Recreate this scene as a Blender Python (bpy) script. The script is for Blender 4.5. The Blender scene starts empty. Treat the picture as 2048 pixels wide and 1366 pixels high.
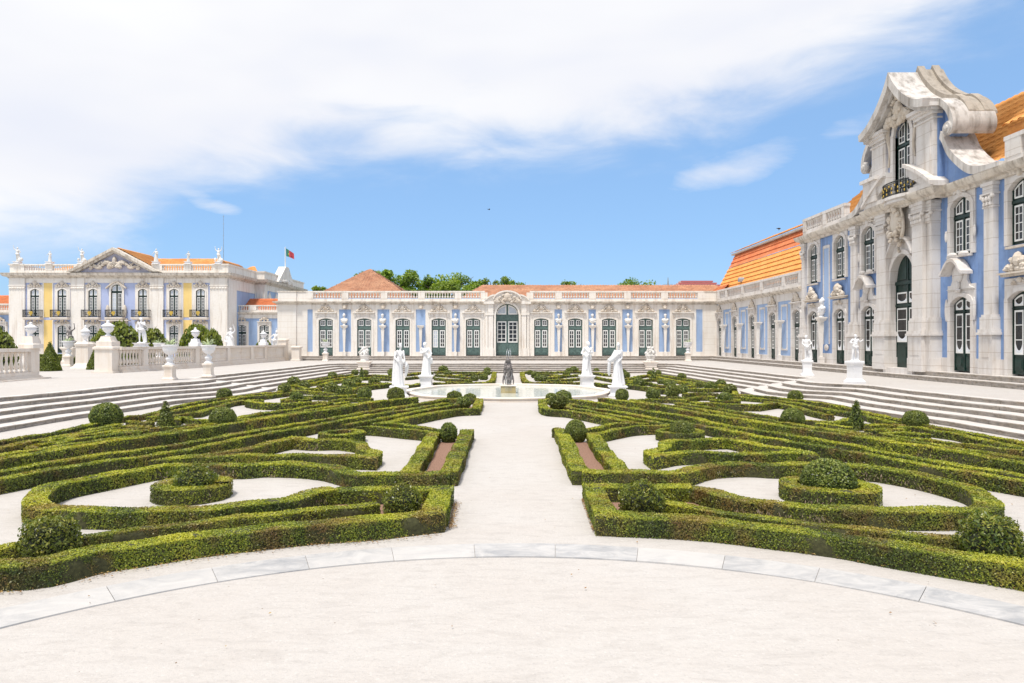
import bpy, math, random
import numpy as np
from mathutils import Vector, Matrix, noise

R = random.Random(7)
NR = np.random.default_rng(11)
SC = bpy.context.scene
COL = SC.collection
PI = math.pi

# ------------------------------------------------------------------ camera
F, CU, CV, H = 1365.0, 1012.0, 683.0, 2.36
cam = bpy.data.objects.new('camera', bpy.data.cameras.new('camera'))
COL.objects.link(cam)
cam.location = (0, 0, H)
cam.rotation_euler = (PI / 2, 0, 0)
cam.data.sensor_width = 36
cam.data.lens = 36 * F / 2048
cam.data.shift_x = (1024 - CU) / 2048
cam.data.clip_end = 3000
SC.camera = cam

# ------------------------------------------------------------------ light
SUN_EL, SUN_AZ = math.radians(68), math.radians(-152)
sun = bpy.data.objects.new('sun', bpy.data.lights.new('sun', 'SUN'))
COL.objects.link(sun)
sun.data.energy = 2.5
sun.data.angle = math.radians(9)
sun.data.color = (1.0, 0.95, 0.87)
to_sun = Vector((math.sin(SUN_AZ) * math.cos(SUN_EL), math.cos(SUN_AZ) * math.cos(SUN_EL), math.sin(SUN_EL)))
sun.rotation_euler = (-to_sun).to_track_quat('-Z', 'Y').to_euler()
sun.location = (0, 0, 60)

SC.view_settings.view_transform = 'Standard'
SC.view_settings.look = 'None'
SC.view_settings.gamma = 1
SC.view_settings.exposure = 0.68


class NT:
    """tiny node helper"""
    def __init__(s, tree):
        s.t = tree
        s.n = tree.nodes
        s.l = tree.links

    def a(s, typ, **kw):
        n = s.n.new(typ)
        for k, v in kw.items():
            if k.startswith('i_'):
                k = k[2:]
                n.inputs[int(k) if k.isdigit() else k.replace('_', ' ')].default_value = v
            else:
                setattr(n, k, v)
        return n

    def k(s, a, b):
        s.l.new(a, b)

    def math(s, op, a, b=None, c=None, clamp=False):
        n = s.n.new('ShaderNodeMath')
        n.operation = op
        n.use_clamp = clamp
        for i, v in enumerate((a, b, c)):
            if v is None:
                continue
            if isinstance(v, (int, float)):
                n.inputs[i].default_value = v
            else:
                s.k(v, n.inputs[i])
        return n.outputs[0]

    def ramp(s, fac, pts, interp='LINEAR'):
        n = s.n.new('ShaderNodeValToRGB')
        cr = n.color_ramp
        cr.interpolation = interp
        while len(cr.elements) < len(pts):
            cr.elements.new(0.5)
        for e, (p, c) in zip(cr.elements, pts):
            e.position = p
            e.color = c if len(c) == 4 else (*c, 1)
        s.k(fac, n.inputs[0])
        return n.outputs[0]

    def mix(s, fac, a, b, mode='MIX'):
        n = s.n.new('ShaderNodeMix')
        n.data_type = 'RGBA'
        n.blend_type = mode
        for i, v in ((0, fac), (6, a), (7, b)):
            if isinstance(v, (int, float)):
                n.inputs[i].default_value = v
            elif isinstance(v, tuple):
                n.inputs[i].default_value = v if len(v) == 4 else (*v, 1)
            else:
                s.k(v, n.inputs[i])
        return n.outputs[2]

    def noise(s, vec, scale, detail=4, rough=0.55, dist=0.0):
        n = s.a('ShaderNodeTexNoise')
        n.inputs['Scale'].default_value = scale
        n.inputs['Detail'].default_value = detail
        n.inputs['Roughness'].default_value = rough
        n.inputs['Distortion'].default_value = dist
        s.k(vec, n.inputs['Vector'])
        return n.outputs['Fac']

    def scale(s, vec, xyz):
        n = s.n.new('ShaderNodeVectorMath')
        n.operation = 'MULTIPLY'
        s.k(vec, n.inputs[0])
        n.inputs[1].default_value = xyz
        return n.outputs[0]


# ------------------------------------------------------------------ sky
W = bpy.data.worlds.new('World')
SC.world = W
W.use_nodes = True
w = NT(W.node_tree)
w.n.clear()
out = w.a('ShaderNodeOutputWorld')
bg = w.a('ShaderNodeBackground')
bg.inputs['Strength'].default_value = 0.1
sky = w.a('ShaderNodeTexSky')
sky.sky_type = 'NISHITA'
sky.sun_disc = False
sky.sun_elevation = SUN_EL
sky.sun_rotation = SUN_AZ
sky.air_density = 1.0
sky.dust_density = 0.6
sky.ozone_density = 1.6
tc = w.a('ShaderNodeTexCoord')
sep = w.a('ShaderNodeSeparateXYZ')
w.k(tc.outputs['Generated'], sep.inputs[0])
az = w.math('ARCTAN2', sep.outputs[0], sep.outputs[1])
hor = w.math('SQRT', w.math('ADD', w.math('MULTIPLY', sep.outputs[0], sep.outputs[0]), w.math('MULTIPLY', sep.outputs[1], sep.outputs[1])))
el = w.math('ARCTAN2', sep.outputs[2], hor)
cmb = w.a('ShaderNodeCombineXYZ')
w.k(w.math('MULTIPLY', az, 2.2), cmb.inputs[0])
w.k(w.math('MULTIPLY', el, 6.5), cmb.inputs[1])
nz = w.noise(cmb.outputs[0], 2.2, 7, 0.56, 0.4)
nz2 = w.noise(cmb.outputs[0], 0.9, 3, 0.5, 0.2)
# lower edge of the cloud bank as an elevation for each compass direction
azn = w.math('MULTIPLY_ADD', az, 0.5, 0.5, clamp=True)
def _e(t, e):
    return (math.atan(t) * 0.5 + 0.5, math.atan(e / math.sqrt(1 + t * t)))
edge = w.ramp(azn, [(p, (e, e, e)) for p, e in (_e(-.80, .125), _e(-.60, .155), _e(-.44, .235), _e(-.24, .275), _e(0.0, .275), _e(.12, .270), _e(.34, .335), _e(.55, .425), _e(.78, .52))])
m1 = w.math('SUBTRACT', el, edge)
m1 = w.math('ADD', m1, w.math('MULTIPLY', w.math('SUBTRACT', nz, 0.5), 0.17))
bank = w.a('ShaderNodeMapRange', interpolation_type='SMOOTHERSTEP')
bank.inputs[1].default_value = -0.05
bank.inputs[2].default_value = 0.085
w.k(m1, bank.inputs[0])
# one long streak and one wisp apart from the bank
def streak(t0, e0, la, le, slope, gain):
    a0, e0 = _e(t0, e0)
    a0 = (a0 - 0.5) * 2
    da = w.math('SUBTRACT', az, a0)
    de = w.math('SUBTRACT', w.math('SUBTRACT', el, e0), w.math('MULTIPLY', da, slope))
    q = w.math('ADD', w.math('POWER', w.math('ABSOLUTE', w.math('DIVIDE', da, la)), 2.0), w.math('POWER', w.math('ABSOLUTE', w.math('DIVIDE', de, le)), 2.0))
    q = w.math('SUBTRACT', 1.0, q)
    q = w.math('ADD', q, w.math('MULTIPLY', w.math('SUBTRACT', nz, 0.50), 6.5))
    return w.math('MULTIPLY', q, gain, clamp=True)
st = w.math('MAXIMUM', streak(.50, .308, .10, .020, .24, .45), streak(.40, .276, .12, .021, .22, .36))
st = w.math('MAXIMUM', st, streak(.80, .365, .10, .02, .25, .5))
st = w.math('MAXIMUM', st, streak(-.44, .205, .05, .014, -.25, .55))
cloud = w.math('MAXIMUM', bank.outputs[0], st)
cloud = w.math('MULTIPLY', cloud, 0.97)
ccol = w.ramp(nz2, [(0.32, (5.4, 5.55, 6.1)), (0.48, (5.95, 5.97, 6.2)), (0.70, (6.5, 6.5, 6.5))])
blue = w.mix(0.58, w.mix(1.0, sky.outputs[0], (0.74, 0.90, 1.08), 'MULTIPLY'), (2.2, 3.75, 6.0))
skyc = w.mix(cloud, blue, ccol)
w.k(skyc, bg.inputs['Color'])
w.k(bg.outputs[0], out.inputs[0])


# ------------------------------------------------------------------ materials
def new_mat(name):
    m = bpy.data.materials.new(name)
    m.use_nodes = True
    t = NT(m.node_tree)
    p = t.n['Principled BSDF']
    g = t.a('ShaderNodeNewGeometry')
    return m, t, p, g


def bump(t, p, h, strength, dist=0.02):
    b = t.a('ShaderNodeBump')
    b.inputs['Strength'].default_value = strength
    b.inputs['Distance'].default_value = dist
    t.k(h, b.inputs['Height'])
    t.k(b.outputs[0], p.inputs['Normal'])


def stone_mat(name, base, tint, dark, amount=0.5, rough=0.75, streak=1.0, bmp=0.25, blocks=None, thr=(0.50, 0.76)):
    m, t, p, g = new_mat(name)
    pos = g.outputs['Position']
    n1 = t.noise(pos, 0.9, 6, 0.6, 0.3)
    n2 = t.noise(pos, 5.0, 5, 0.65)
    st = t.noise(t.scale(pos, (3.2, 3.2, 0.28)), 1.0, 5, 0.62)
    c = t.mix(t.ramp(n1, [(0.35, (0, 0, 0)), (0.7, (1, 1, 1))]), base, tint)
    f = t.math('MULTIPLY', t.ramp(st, [(thr[0], (0, 0, 0)), (thr[1], (1, 1, 1))]), amount * streak)
    c = t.mix(f, c, dark)
    f2 = t.math('MULTIPLY', t.ramp(n2, [(0.52, (0, 0, 0)), (0.80, (1, 1, 1))]), amount * 0.8)
    c = t.mix(f2, c, tuple(0.5 * a + 0.5 * b for a, b in zip(base, dark)))
    h = n2
    if blocks:
        sx = t.a('ShaderNodeSeparateXYZ')
        t.k(pos, sx.inputs[0])
        fr = t.math('FRACT', t.math('MULTIPLY', sx.outputs[2], 1.0 / blocks))
        ln = t.math('LESS_THAN', fr, 0.045)
        c = t.mix(t.math('MULTIPLY', ln, 0.38), c, dark)
    t.k(c, p.inputs['Base Color'])
    p.inputs['Roughness'].default_value = rough
    bump(t, p, h, bmp, 0.02)
    return m


M = {}
M['stone'] = stone_mat('pale limestone', (0.78, 0.73, 0.665), (0.82, 0.78, 0.735), (0.40, 0.28, 0.18), 0.58)
M['stone_block'] = stone_mat('coursed limestone', (0.77, 0.715, 0.65), (0.80, 0.765, 0.72), (0.44, 0.32, 0.21), 0.30, blocks=0.52)
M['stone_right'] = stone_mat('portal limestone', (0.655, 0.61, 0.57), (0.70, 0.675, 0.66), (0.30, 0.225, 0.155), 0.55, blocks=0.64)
M['cornice'] = stone_mat('weathered cornice stone', (0.64, 0.57, 0.485), (0.68, 0.63, 0.565), (0.15, 0.11, 0.075), 0.85, thr=(0.46, 0.74))
M['gable_top'] = stone_mat('lichen stained stone', (0.63, 0.60, 0.575), (0.49, 0.455, 0.42), (0.13, 0.105, 0.08), 0.85, 0.85, 1.0, 0.5, thr=(0.47, 0.74))
M['carving'] = stone_mat('carved limestone', (0.60, 0.52, 0.43), (0.66, 0.60, 0.53), (0.24, 0.17, 0.10), 0.60)
M['marble'] = stone_mat('white marble', (0.80, 0.79, 0.79), (0.76, 0.76, 0.78), (0.45, 0.43, 0.42), 0.22, 0.5)
M['marble_old'] = stone_mat('lichen spotted marble', (0.74, 0.72, 0.69), (0.68, 0.66, 0.63), (0.24, 0.22, 0.19), 0.75, 0.6)
M['terrace_stone'] = stone_mat('balustrade stone', (0.76, 0.70, 0.64), (0.72, 0.64, 0.55), (0.50, 0.33, 0.18), 0.40)
M['yellow'] = stone_mat('yellow stucco', (0.80, 0.57, 0.20), (0.84, 0.63, 0.26), (0.62, 0.42, 0.18), 0.25, 0.85)
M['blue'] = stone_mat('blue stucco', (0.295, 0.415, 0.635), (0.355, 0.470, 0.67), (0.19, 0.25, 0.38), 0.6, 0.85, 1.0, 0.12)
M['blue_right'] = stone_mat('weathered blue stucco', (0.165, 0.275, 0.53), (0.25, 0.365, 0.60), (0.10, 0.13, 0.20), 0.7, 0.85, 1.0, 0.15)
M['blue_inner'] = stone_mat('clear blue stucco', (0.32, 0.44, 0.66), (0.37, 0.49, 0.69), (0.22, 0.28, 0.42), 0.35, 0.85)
M['blue_pale'] = stone_mat('pale blue stucco', (0.40, 0.46, 0.68), (0.44, 0.50, 0.70), (0.22, 0.28, 0.5), 0.25, 0.85)


def plain(name, col, rough=0.5, metal=0.0, var=0.25, sc=6.0, bmp=0.1):
    m, t, p, g = new_mat(name)
    n = t.noise(g.outputs['Position'], sc, 4)
    c = t.mix(t.ramp(n, [(0.3, (0, 0, 0)), (0.7, (1, 1, 1))]), tuple(x * (1 - var) for x in col), tuple(min(1, x * (1 + var)) for x in col))
    t.k(c, p.inputs['Base Color'])
    p.inputs['Roughness'].default_value = rough
    p.inputs['Metallic'].default_value = metal
    if bmp:
        bump(t, p, n, bmp)
    return m


M['green_door'] = plain('grey green paint', (0.092, 0.148, 0.134), 0.45)
M['dark_green'] = plain('dark green paint', (0.008, 0.030, 0.024), 0.4, var=0.4)
M['white_paint'] = plain('white paint', (0.78, 0.78, 0.76), 0.5, var=0.06)
M['curtain'] = plain('white lace curtain', (0.74, 0.76, 0.80), 0.9, var=0.1)
m, t, p, g = new_mat('window glass')
oi = t.a('ShaderNodeObjectInfo')
gn = t.noise(g.outputs['Position'], 1.3, 3)
t.k(t.ramp(t.math('MULTIPLY_ADD', oi.outputs['Random'], 0.55, t.math('MULTIPLY', gn, 0.5)), [(0.2, (0.010, 0.011, 0.013)), (0.62, (0.030, 0.030, 0.032)), (0.95, (0.13, 0.12, 0.11))]), p.inputs['Base Color'])
p.inputs['Roughness'].default_value = 0.05
bump(t, p, gn, 0.06, 0.05)
M['glass'] = m
M['glass_pale'] = plain('glass over blind', (0.50, 0.54, 0.60), 0.12, var=0.1, sc=1.5, bmp=0)
M['iron'] = plain('wrought iron', (0.018, 0.022, 0.022), 0.5, 0.3)
M['gold'] = plain('gilded iron', (0.62, 0.42, 0.08), 0.35, 0.4)
M['bronze'] = plain('weathered bronze', (0.17, 0.15, 0.145), 0.5, 0.15, var=0.6, sc=14)
M['lead'] = plain('lead pole', (0.35, 0.36, 0.38), 0.5)
M['soil'] = plain('brown mulch', (0.27, 0.155, 0.11), 0.95, var=0.5, sc=40, bmp=0.8)
M['bark'] = plain('bark', (0.10, 0.075, 0.05), 0.9, var=0.4, sc=8, bmp=0.6)
M['agave'] = plain('agave leaf', (0.40, 0.47, 0.26), 0.5, var=0.35, sc=9)
M['plinth'] = stone_mat('algae stained plinth', (0.42, 0.33, 0.16), (0.50, 0.42, 0.25), (0.20, 0.15, 0.06), 0.6)
M['flag_green'] = plain('green cloth', (0.06, 0.26, 0.17), 0.8)
M['flag_red'] = plain('red cloth', (0.60, 0.08, 0.10), 0.8)
M['bird'] = plain('dark feathers', (0.03, 0.03, 0.035), 0.7)
M['flats'] = plain('pinkish render', (0.62, 0.44, 0.42), 0.8, var=0.1)
M['flat_band'] = plain('dull red band', (0.42, 0.13, 0.13), 0.8)
M['cable'] = plain('grey steel', (0.30, 0.33, 0.37), 0.5)


def roof_mat(name, a, b, c, amt=0.6):
    m, t, p, g = new_mat(name)
    pos = g.outputs['Position']
    n1 = t.noise(pos, 0.7, 5, 0.6)
    n2 = t.noise(pos, 7.0, 3, 0.6)
    k = t.mix(t.ramp(n1, [(0.35, (0, 0, 0)), (0.68, (1, 1, 1))]), a, b)
    k = t.mix(t.math('MULTIPLY', t.ramp(n2, [(0.50, (0, 0, 0)), (0.75, (1, 1, 1))]), amt), k, c)
    vo = t.a('ShaderNodeTexVoronoi')
    vo.inputs['Scale'].default_value = 3.6
    t.k(pos, vo.inputs['Vector'])
    sv = t.a('ShaderNodeSeparateColor')
    t.k(vo.outputs['Color'], sv.inputs[0])
    k = t.mix(t.math('MULTIPLY', t.math('SUBTRACT', sv.outputs[0], 0.35, clamp=True), 1.25 * amt), k, c)
    t.k(k, p.inputs['Base Color'])
    p.inputs['Roughness'].default_value = 0.85
    bump(t, p, n2, 0.3)
    return m


M['roof'] = roof_mat('terracotta tiles', (0.47, 0.215, 0.125), (0.60, 0.33, 0.20), (0.26, 0.12, 0.075))
M['roof_orange'] = roof_mat('orange tiles', (0.74, 0.315, 0.075), (0.80, 0.39, 0.12), (0.55, 0.20, 0.045), 0.5)
M['roof_palace'] = roof_mat('palace tiles', (0.70, 0.29, 0.085), (0.80, 0.40, 0.14), (0.50, 0.18, 0.05), 0.5)
M['roof_red'] = roof_mat('red tiles', (0.62, 0.17, 0.06), (0.72, 0.25, 0.10), (0.40, 0.12, 0.05))


def ground_mat(name, base, tint, speck):
    m, t, p, g = new_mat(name)
    pos = g.outputs['Position']
    n1 = t.noise(pos, 0.45, 6, 0.62, 0.4)
    n2 = t.noise(pos, 26.0, 3, 0.7)
    n3 = t.noise(pos, 90.0, 2, 0.6)
    c = t.mix(t.ramp(n1, [(0.36, (0, 0, 0)), (0.66, (1, 1, 1))]), base, tint)
    n6 = t.noise(t.scale(pos, (1, 3.0, 1)), 3.0, 6, 0.7, 0.6)
    c = t.mix(t.math('MULTIPLY', t.ramp(n6, [(0.48, (0, 0, 0)), (0.72, (1, 1, 1))]), 0.55), c, tuple(x * 0.74 for x in tint))
    c = t.mix(t.math('MULTIPLY', t.ramp(n2, [(0.40, (0, 0, 0)), (0.66, (1, 1, 1))]), 0.22), c, tuple(x * 0.72 for x in base))
    v = t.a('ShaderNodeTexVoronoi')
    v.inputs['Scale'].default_value = 5.5
    t.k(pos, v.inputs['Vector'])
    sp = t.math('LESS_THAN', v.outputs['Distance'], 0.042)
    pick = t.math('GREATER_THAN', t.noise(pos, 2.0, 2), 0.56)
    c = t.mix(t.math('MULTIPLY', t.math('MULTIPLY', sp, pick), 0.8), c, speck)
    v2 = t.a('ShaderNodeTexVoronoi')
    v2.inputs['Scale'].default_value = 34.0
    t.k(pos, v2.inputs['Vector'])
    s2 = t.a('ShaderNodeSeparateColor')
    t.k(v2.outputs['Color'], s2.inputs[0])
    gr = t.math('MULTIPLY', t.math('GREATER_THAN', s2.outputs[0], 0.80), t.math('LESS_THAN', v2.outputs['Distance'], 0.36))
    c = t.mix(t.math('MULTIPLY', gr, 0.15), c, tuple(x * 0.45 for x in base))
    gr2 = t.math('MULTIPLY', t.math('LESS_THAN', s2.outputs[1], 0.10), t.math('LESS_THAN', v2.outputs['Distance'], 0.40))
    c = t.mix(t.math('MULTIPLY', gr2, 0.16), c, (0.72, 0.70, 0.67))
    t.k(c, p.inputs['Base Color'])
    p.inputs['Roughness'].default_value = 0.95
    bump(t, p, t.math('ADD', t.math('ADD', n2, t.math('MULTIPLY', n3, 0.5)), t.math('MULTIPLY', n6, 1.5)), 0.5, 0.015)
    return m


M['gravel'] = ground_mat('pale sandy gravel', (0.505, 0.480, 0.458), (0.480, 0.445, 0.417), (0.16, 0.10, 0.06))
M['lawn_earth'] = ground_mat('dry distant ground', (0.30, 0.28, 0.18), (0.24, 0.25, 0.13), (0.1, 0.1, 0.05))


def band_mat():
    m, t, p, g = new_mat('grey veined marble')
    pos = g.outputs['Position']
    n1 = t.noise(t.scale(pos, (1, 1.8, 1)), 2.0, 8, 0.68, 1.6)
    n2 = t.noise(pos, 9.0, 4, 0.6)
    n3 = t.math('ADD', t.math('MULTIPLY', t.noise(pos, 0.55, 2, 0.5), 0.55), t.math('MULTIPLY_ADD', g.outputs['Random Per Island'], 0.22, 0.12))
    c = t.mix(t.ramp(n1, [(0.36, (0, 0, 0)), (0.62, (1, 1, 1))]), (0.29, 0.295, 0.31), (0.475, 0.465, 0.46))
    c = t.mix(t.math('MULTIPLY', t.ramp(n3, [(0.40, (0, 0, 0)), (0.66, (1, 1, 1))]), 0.85), c, (0.53, 0.51, 0.49))
    c = t.mix(t.math('MULTIPLY', t.ramp(n2, [(0.55, (0, 0, 0)), (0.75, (1, 1, 1))]), 0.3), c, (0.56, 0.52, 0.48))
    t.k(c, p.inputs['Base Color'])
    p.inputs['Roughness'].default_value = 0.7
    bump(t, p, n2, 0.2, 0.01)
    return m


M['band'] = band_mat()


def step_mat():
    m, t, p, g = new_mat('worn stone steps')
    pos = g.outputs['Position']
    n1 = t.noise(pos, 1.2, 6, 0.62)
    n2 = t.noise(pos, 7.0, 6, 0.68)
    n4 = t.noise(t.scale(pos, (1.6, 1.6, 9.0)), 1.5, 6, 0.7)
    c = t.mix(n1, (0.60, 0.57, 0.545), (0.52, 0.485, 0.46))
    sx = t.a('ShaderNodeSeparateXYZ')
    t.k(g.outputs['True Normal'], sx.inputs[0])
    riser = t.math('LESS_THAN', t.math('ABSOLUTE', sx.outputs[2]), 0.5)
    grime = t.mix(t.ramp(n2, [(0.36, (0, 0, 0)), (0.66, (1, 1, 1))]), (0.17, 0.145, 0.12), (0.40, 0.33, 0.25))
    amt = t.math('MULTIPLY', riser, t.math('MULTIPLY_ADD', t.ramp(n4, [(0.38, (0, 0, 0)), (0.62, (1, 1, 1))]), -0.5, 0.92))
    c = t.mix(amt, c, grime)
    f3 = t.math('MULTIPLY', t.ramp(n2, [(0.55, (0, 0, 0)), (0.78, (1, 1, 1))]), 0.35)
    c = t.mix(f3, c, (0.36, 0.31, 0.26))
    sp_ = t.a('ShaderNodeSeparateXYZ')
    t.k(pos, sp_.inputs[0])
    row = t.math('FLOOR', t.math('MULTIPLY', sp_.outputs[2], 7.65))
    jf = t.math('FRACT', t.math('ADD', t.math('MULTIPLY', t.math('ADD', sp_.outputs[1], t.math('MULTIPLY', sp_.outputs[0], 0.9)), 0.62), t.math('MULTIPLY', row, 0.37)))
    c = t.mix(t.math('MULTIPLY', t.math('LESS_THAN', jf, 0.016), 0.7), c, (0.16, 0.135, 0.11))
    t.k(c, p.inputs['Base Color'])
    p.inputs['Roughness'].default_value = 0.85
    bump(t, p, n2, 0.35)
    return m


M['steps'] = step_mat()


def leaf_mat(name, cols, patch, trans=0.25, rough=0.45, psc=1.6):
    """cols: dark..light leaf colours picked by the per-leaf value; patch: (colour, amount) of browned clumps"""
    m, t, p, g = new_mat(name)
    at = t.a('ShaderNodeAttribute', attribute_name='leaf')
    c = t.ramp(at.outputs['Fac'], cols)
    oi = t.a('ShaderNodeObjectInfo')
    c = t.mix(t.math('MULTIPLY', oi.outputs['Random'], 0.30), c, (0.20, 0.20, 0.03))
    n = t.noise(g.outputs['Position'], psc, 5, 0.7)
    c = t.mix(t.math('MULTIPLY', t.ramp(n, [(0.49, (0, 0, 0)), (0.64, (1, 1, 1))]), patch[1]), c, patch[0])
    t.k(c, p.inputs['Base Color'])
    p.inputs['Roughness'].default_value = rough
    tr = t.a('ShaderNodeBsdfTranslucent')
    t.k(t.mix(1.0, c, (1.5, 1.6, 0.6), 'MULTIPLY'), tr.inputs['Color'])
    mx = t.a('ShaderNodeMixShader')
    mx.inputs[0].default_value = trans
    t.k(p.outputs[0], mx.inputs[1])
    t.k(tr.outputs[0], mx.inputs[2])
    t.k(mx.outputs[0], t.n['Material Output'].inputs['Surface'])
    return m


HEDGE_COLS = [(0.0, (0.022, 0.040, 0.008)), (0.22, (0.075, 0.110, 0.018)), (0.45, (0.18, 0.225, 0.024)), (0.72, (0.37, 0.40, 0.036)), (1.0, (0.52, 0.49, 0.05))]
M['hedge_leaf'] = leaf_mat('box hedge leaves', HEDGE_COLS, ((0.26, 0.135, 0.055), 0.62))
M['twig'] = plain('bare twigs', (0.30, 0.23, 0.16), 0.9, var=0.35, sc=30, bmp=0)
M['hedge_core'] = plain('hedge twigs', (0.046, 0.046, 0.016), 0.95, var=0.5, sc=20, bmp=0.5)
M['ball_leaf'] = leaf_mat('topiary leaves', [(0.0, (0.018, 0.038, 0.009)), (0.35, (0.065, 0.105, 0.020)), (0.65, (0.19, 0.24, 0.045)), (1.0, (0.38, 0.40, 0.09))], ((0.09, 0.075, 0.02), 0.3), 0.2, 0.4)
M['laurel_leaf'] = leaf_mat('laurel leaves', [(0.0, (0.016, 0.038, 0.010)), (0.45, (0.065, 0.11, 0.018)), (0.8, (0.19, 0.23, 0.035)), (1.0, (0.36, 0.34, 0.06))], ((0.14, 0.11, 0.02), 0.3), 0.25, 0.35)
M['dome_leaf'] = leaf_mat('clipped dome leaves', [(0.0, (0.045, 0.075, 0.010)), (0.5, (0.13, 0.18, 0.018)), (1.0, (0.28, 0.31, 0.035))], ((0.10, 0.10, 0.02), 0.3), 0.25)
M['tree_leaf'] = leaf_mat('tree leaves', [(0.0, (0.040, 0.095, 0.012)), (0.5, (0.15, 0.26, 0.022)), (1.0, (0.36, 0.46, 0.05))], ((0.10, 0.15, 0.02), 0.5), 0.3, psc=0.25)
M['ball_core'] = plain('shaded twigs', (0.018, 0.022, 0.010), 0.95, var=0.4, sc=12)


def water_mat():
    m, t, p, g = new_mat('pool water')
    n = t.noise(g.outputs['Position'], 3.0, 4, 0.6)
    t.k(t.mix(n, (0.52, 0.57, 0.54), (0.62, 0.65, 0.62)), p.inputs['Base Color'])
    p.inputs['Roughness'].default_value = 0.05
    p.inputs['IOR'].default_value = 1.33
    bump(t, p, n, 0.25, 0.03)
    return m


M['ridge'] = stone_mat('lichen ridge stone', (0.34, 0.30, 0.255), (0.44, 0.385, 0.32), (0.13, 0.105, 0.08), 0.9, 0.9, 1.0, 0.6)
M['water'] = water_mat()
m, t, p, g = new_mat('spray')
p.inputs['Base Color'].default_value = (0.9, 0.92, 0.95, 1)
p.inputs['Roughness'].default_value = 0.15
p.inputs['Transmission Weight'].default_value = 0.45
p.inputs['IOR'].default_value = 1.2
M['spray'] = m

# ------------------------------------------------------------------ geometry helpers
class Frame:
    """local x along a wall (to the right when facing it), local y into the wall, z up"""
    def __init__(s, x=0.0, y=0.0, rot=0.0):
        s.x, s.y, s.rot = x, y, rot
        s.c, s.s = math.cos(rot), math.sin(rot)

    def w(s, p):
        return (s.x + p[0] * s.c - p[1] * s.s, s.y + p[0] * s.s + p[1] * s.c, p[2])


ID = Frame()
SPLIT = {'attic_pilaster', 'stone_quoin', 'stone_dressing', 'carved_bracket', 'coping', 'attic_wing', 'broken_pediment', 'yellow_panel', 'niche', 'parapet', 'cornice', 'inner_wall', 'pane', 'panel_moulding', 'portal', 'carved_crest', 'block'}


def link(name, mesh, m, parent=None, smooth=False):
    o = bpy.data.objects.new(name, mesh)
    COL.objects.link(o)
    if m is not None and not mesh.materials:
        mesh.materials.append(m)
    if parent is not None:
        o.parent = parent
    if smooth and len(mesh.polygons):
        mesh.polygons.foreach_set('use_smooth', [True] * len(mesh.polygons))
    return o


def tag(o, label=None, cat=None, group=None, kind=None):
    if label:
        o['label'] = label
    if cat:
        o['category'] = cat
    if group:
        o['group'] = group
    if kind:
        o['kind'] = kind
    return o


def thing(name, label, cat, loc=(0, 0, 0), rotz=0.0, group=None):
    o = bpy.data.objects.new(name, None)
    COL.objects.link(o)
    o.empty_display_size = 0.3
    o.location = loc
    o.rotation_euler = (0, 0, rotz)
    return tag(o, label, cat, group)


def dup(o, parent=None):
    c = o.copy()
    COL.objects.link(c)
    c.parent = parent
    for ch in list(o.children):
        dup(ch, c)
    return c


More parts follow.
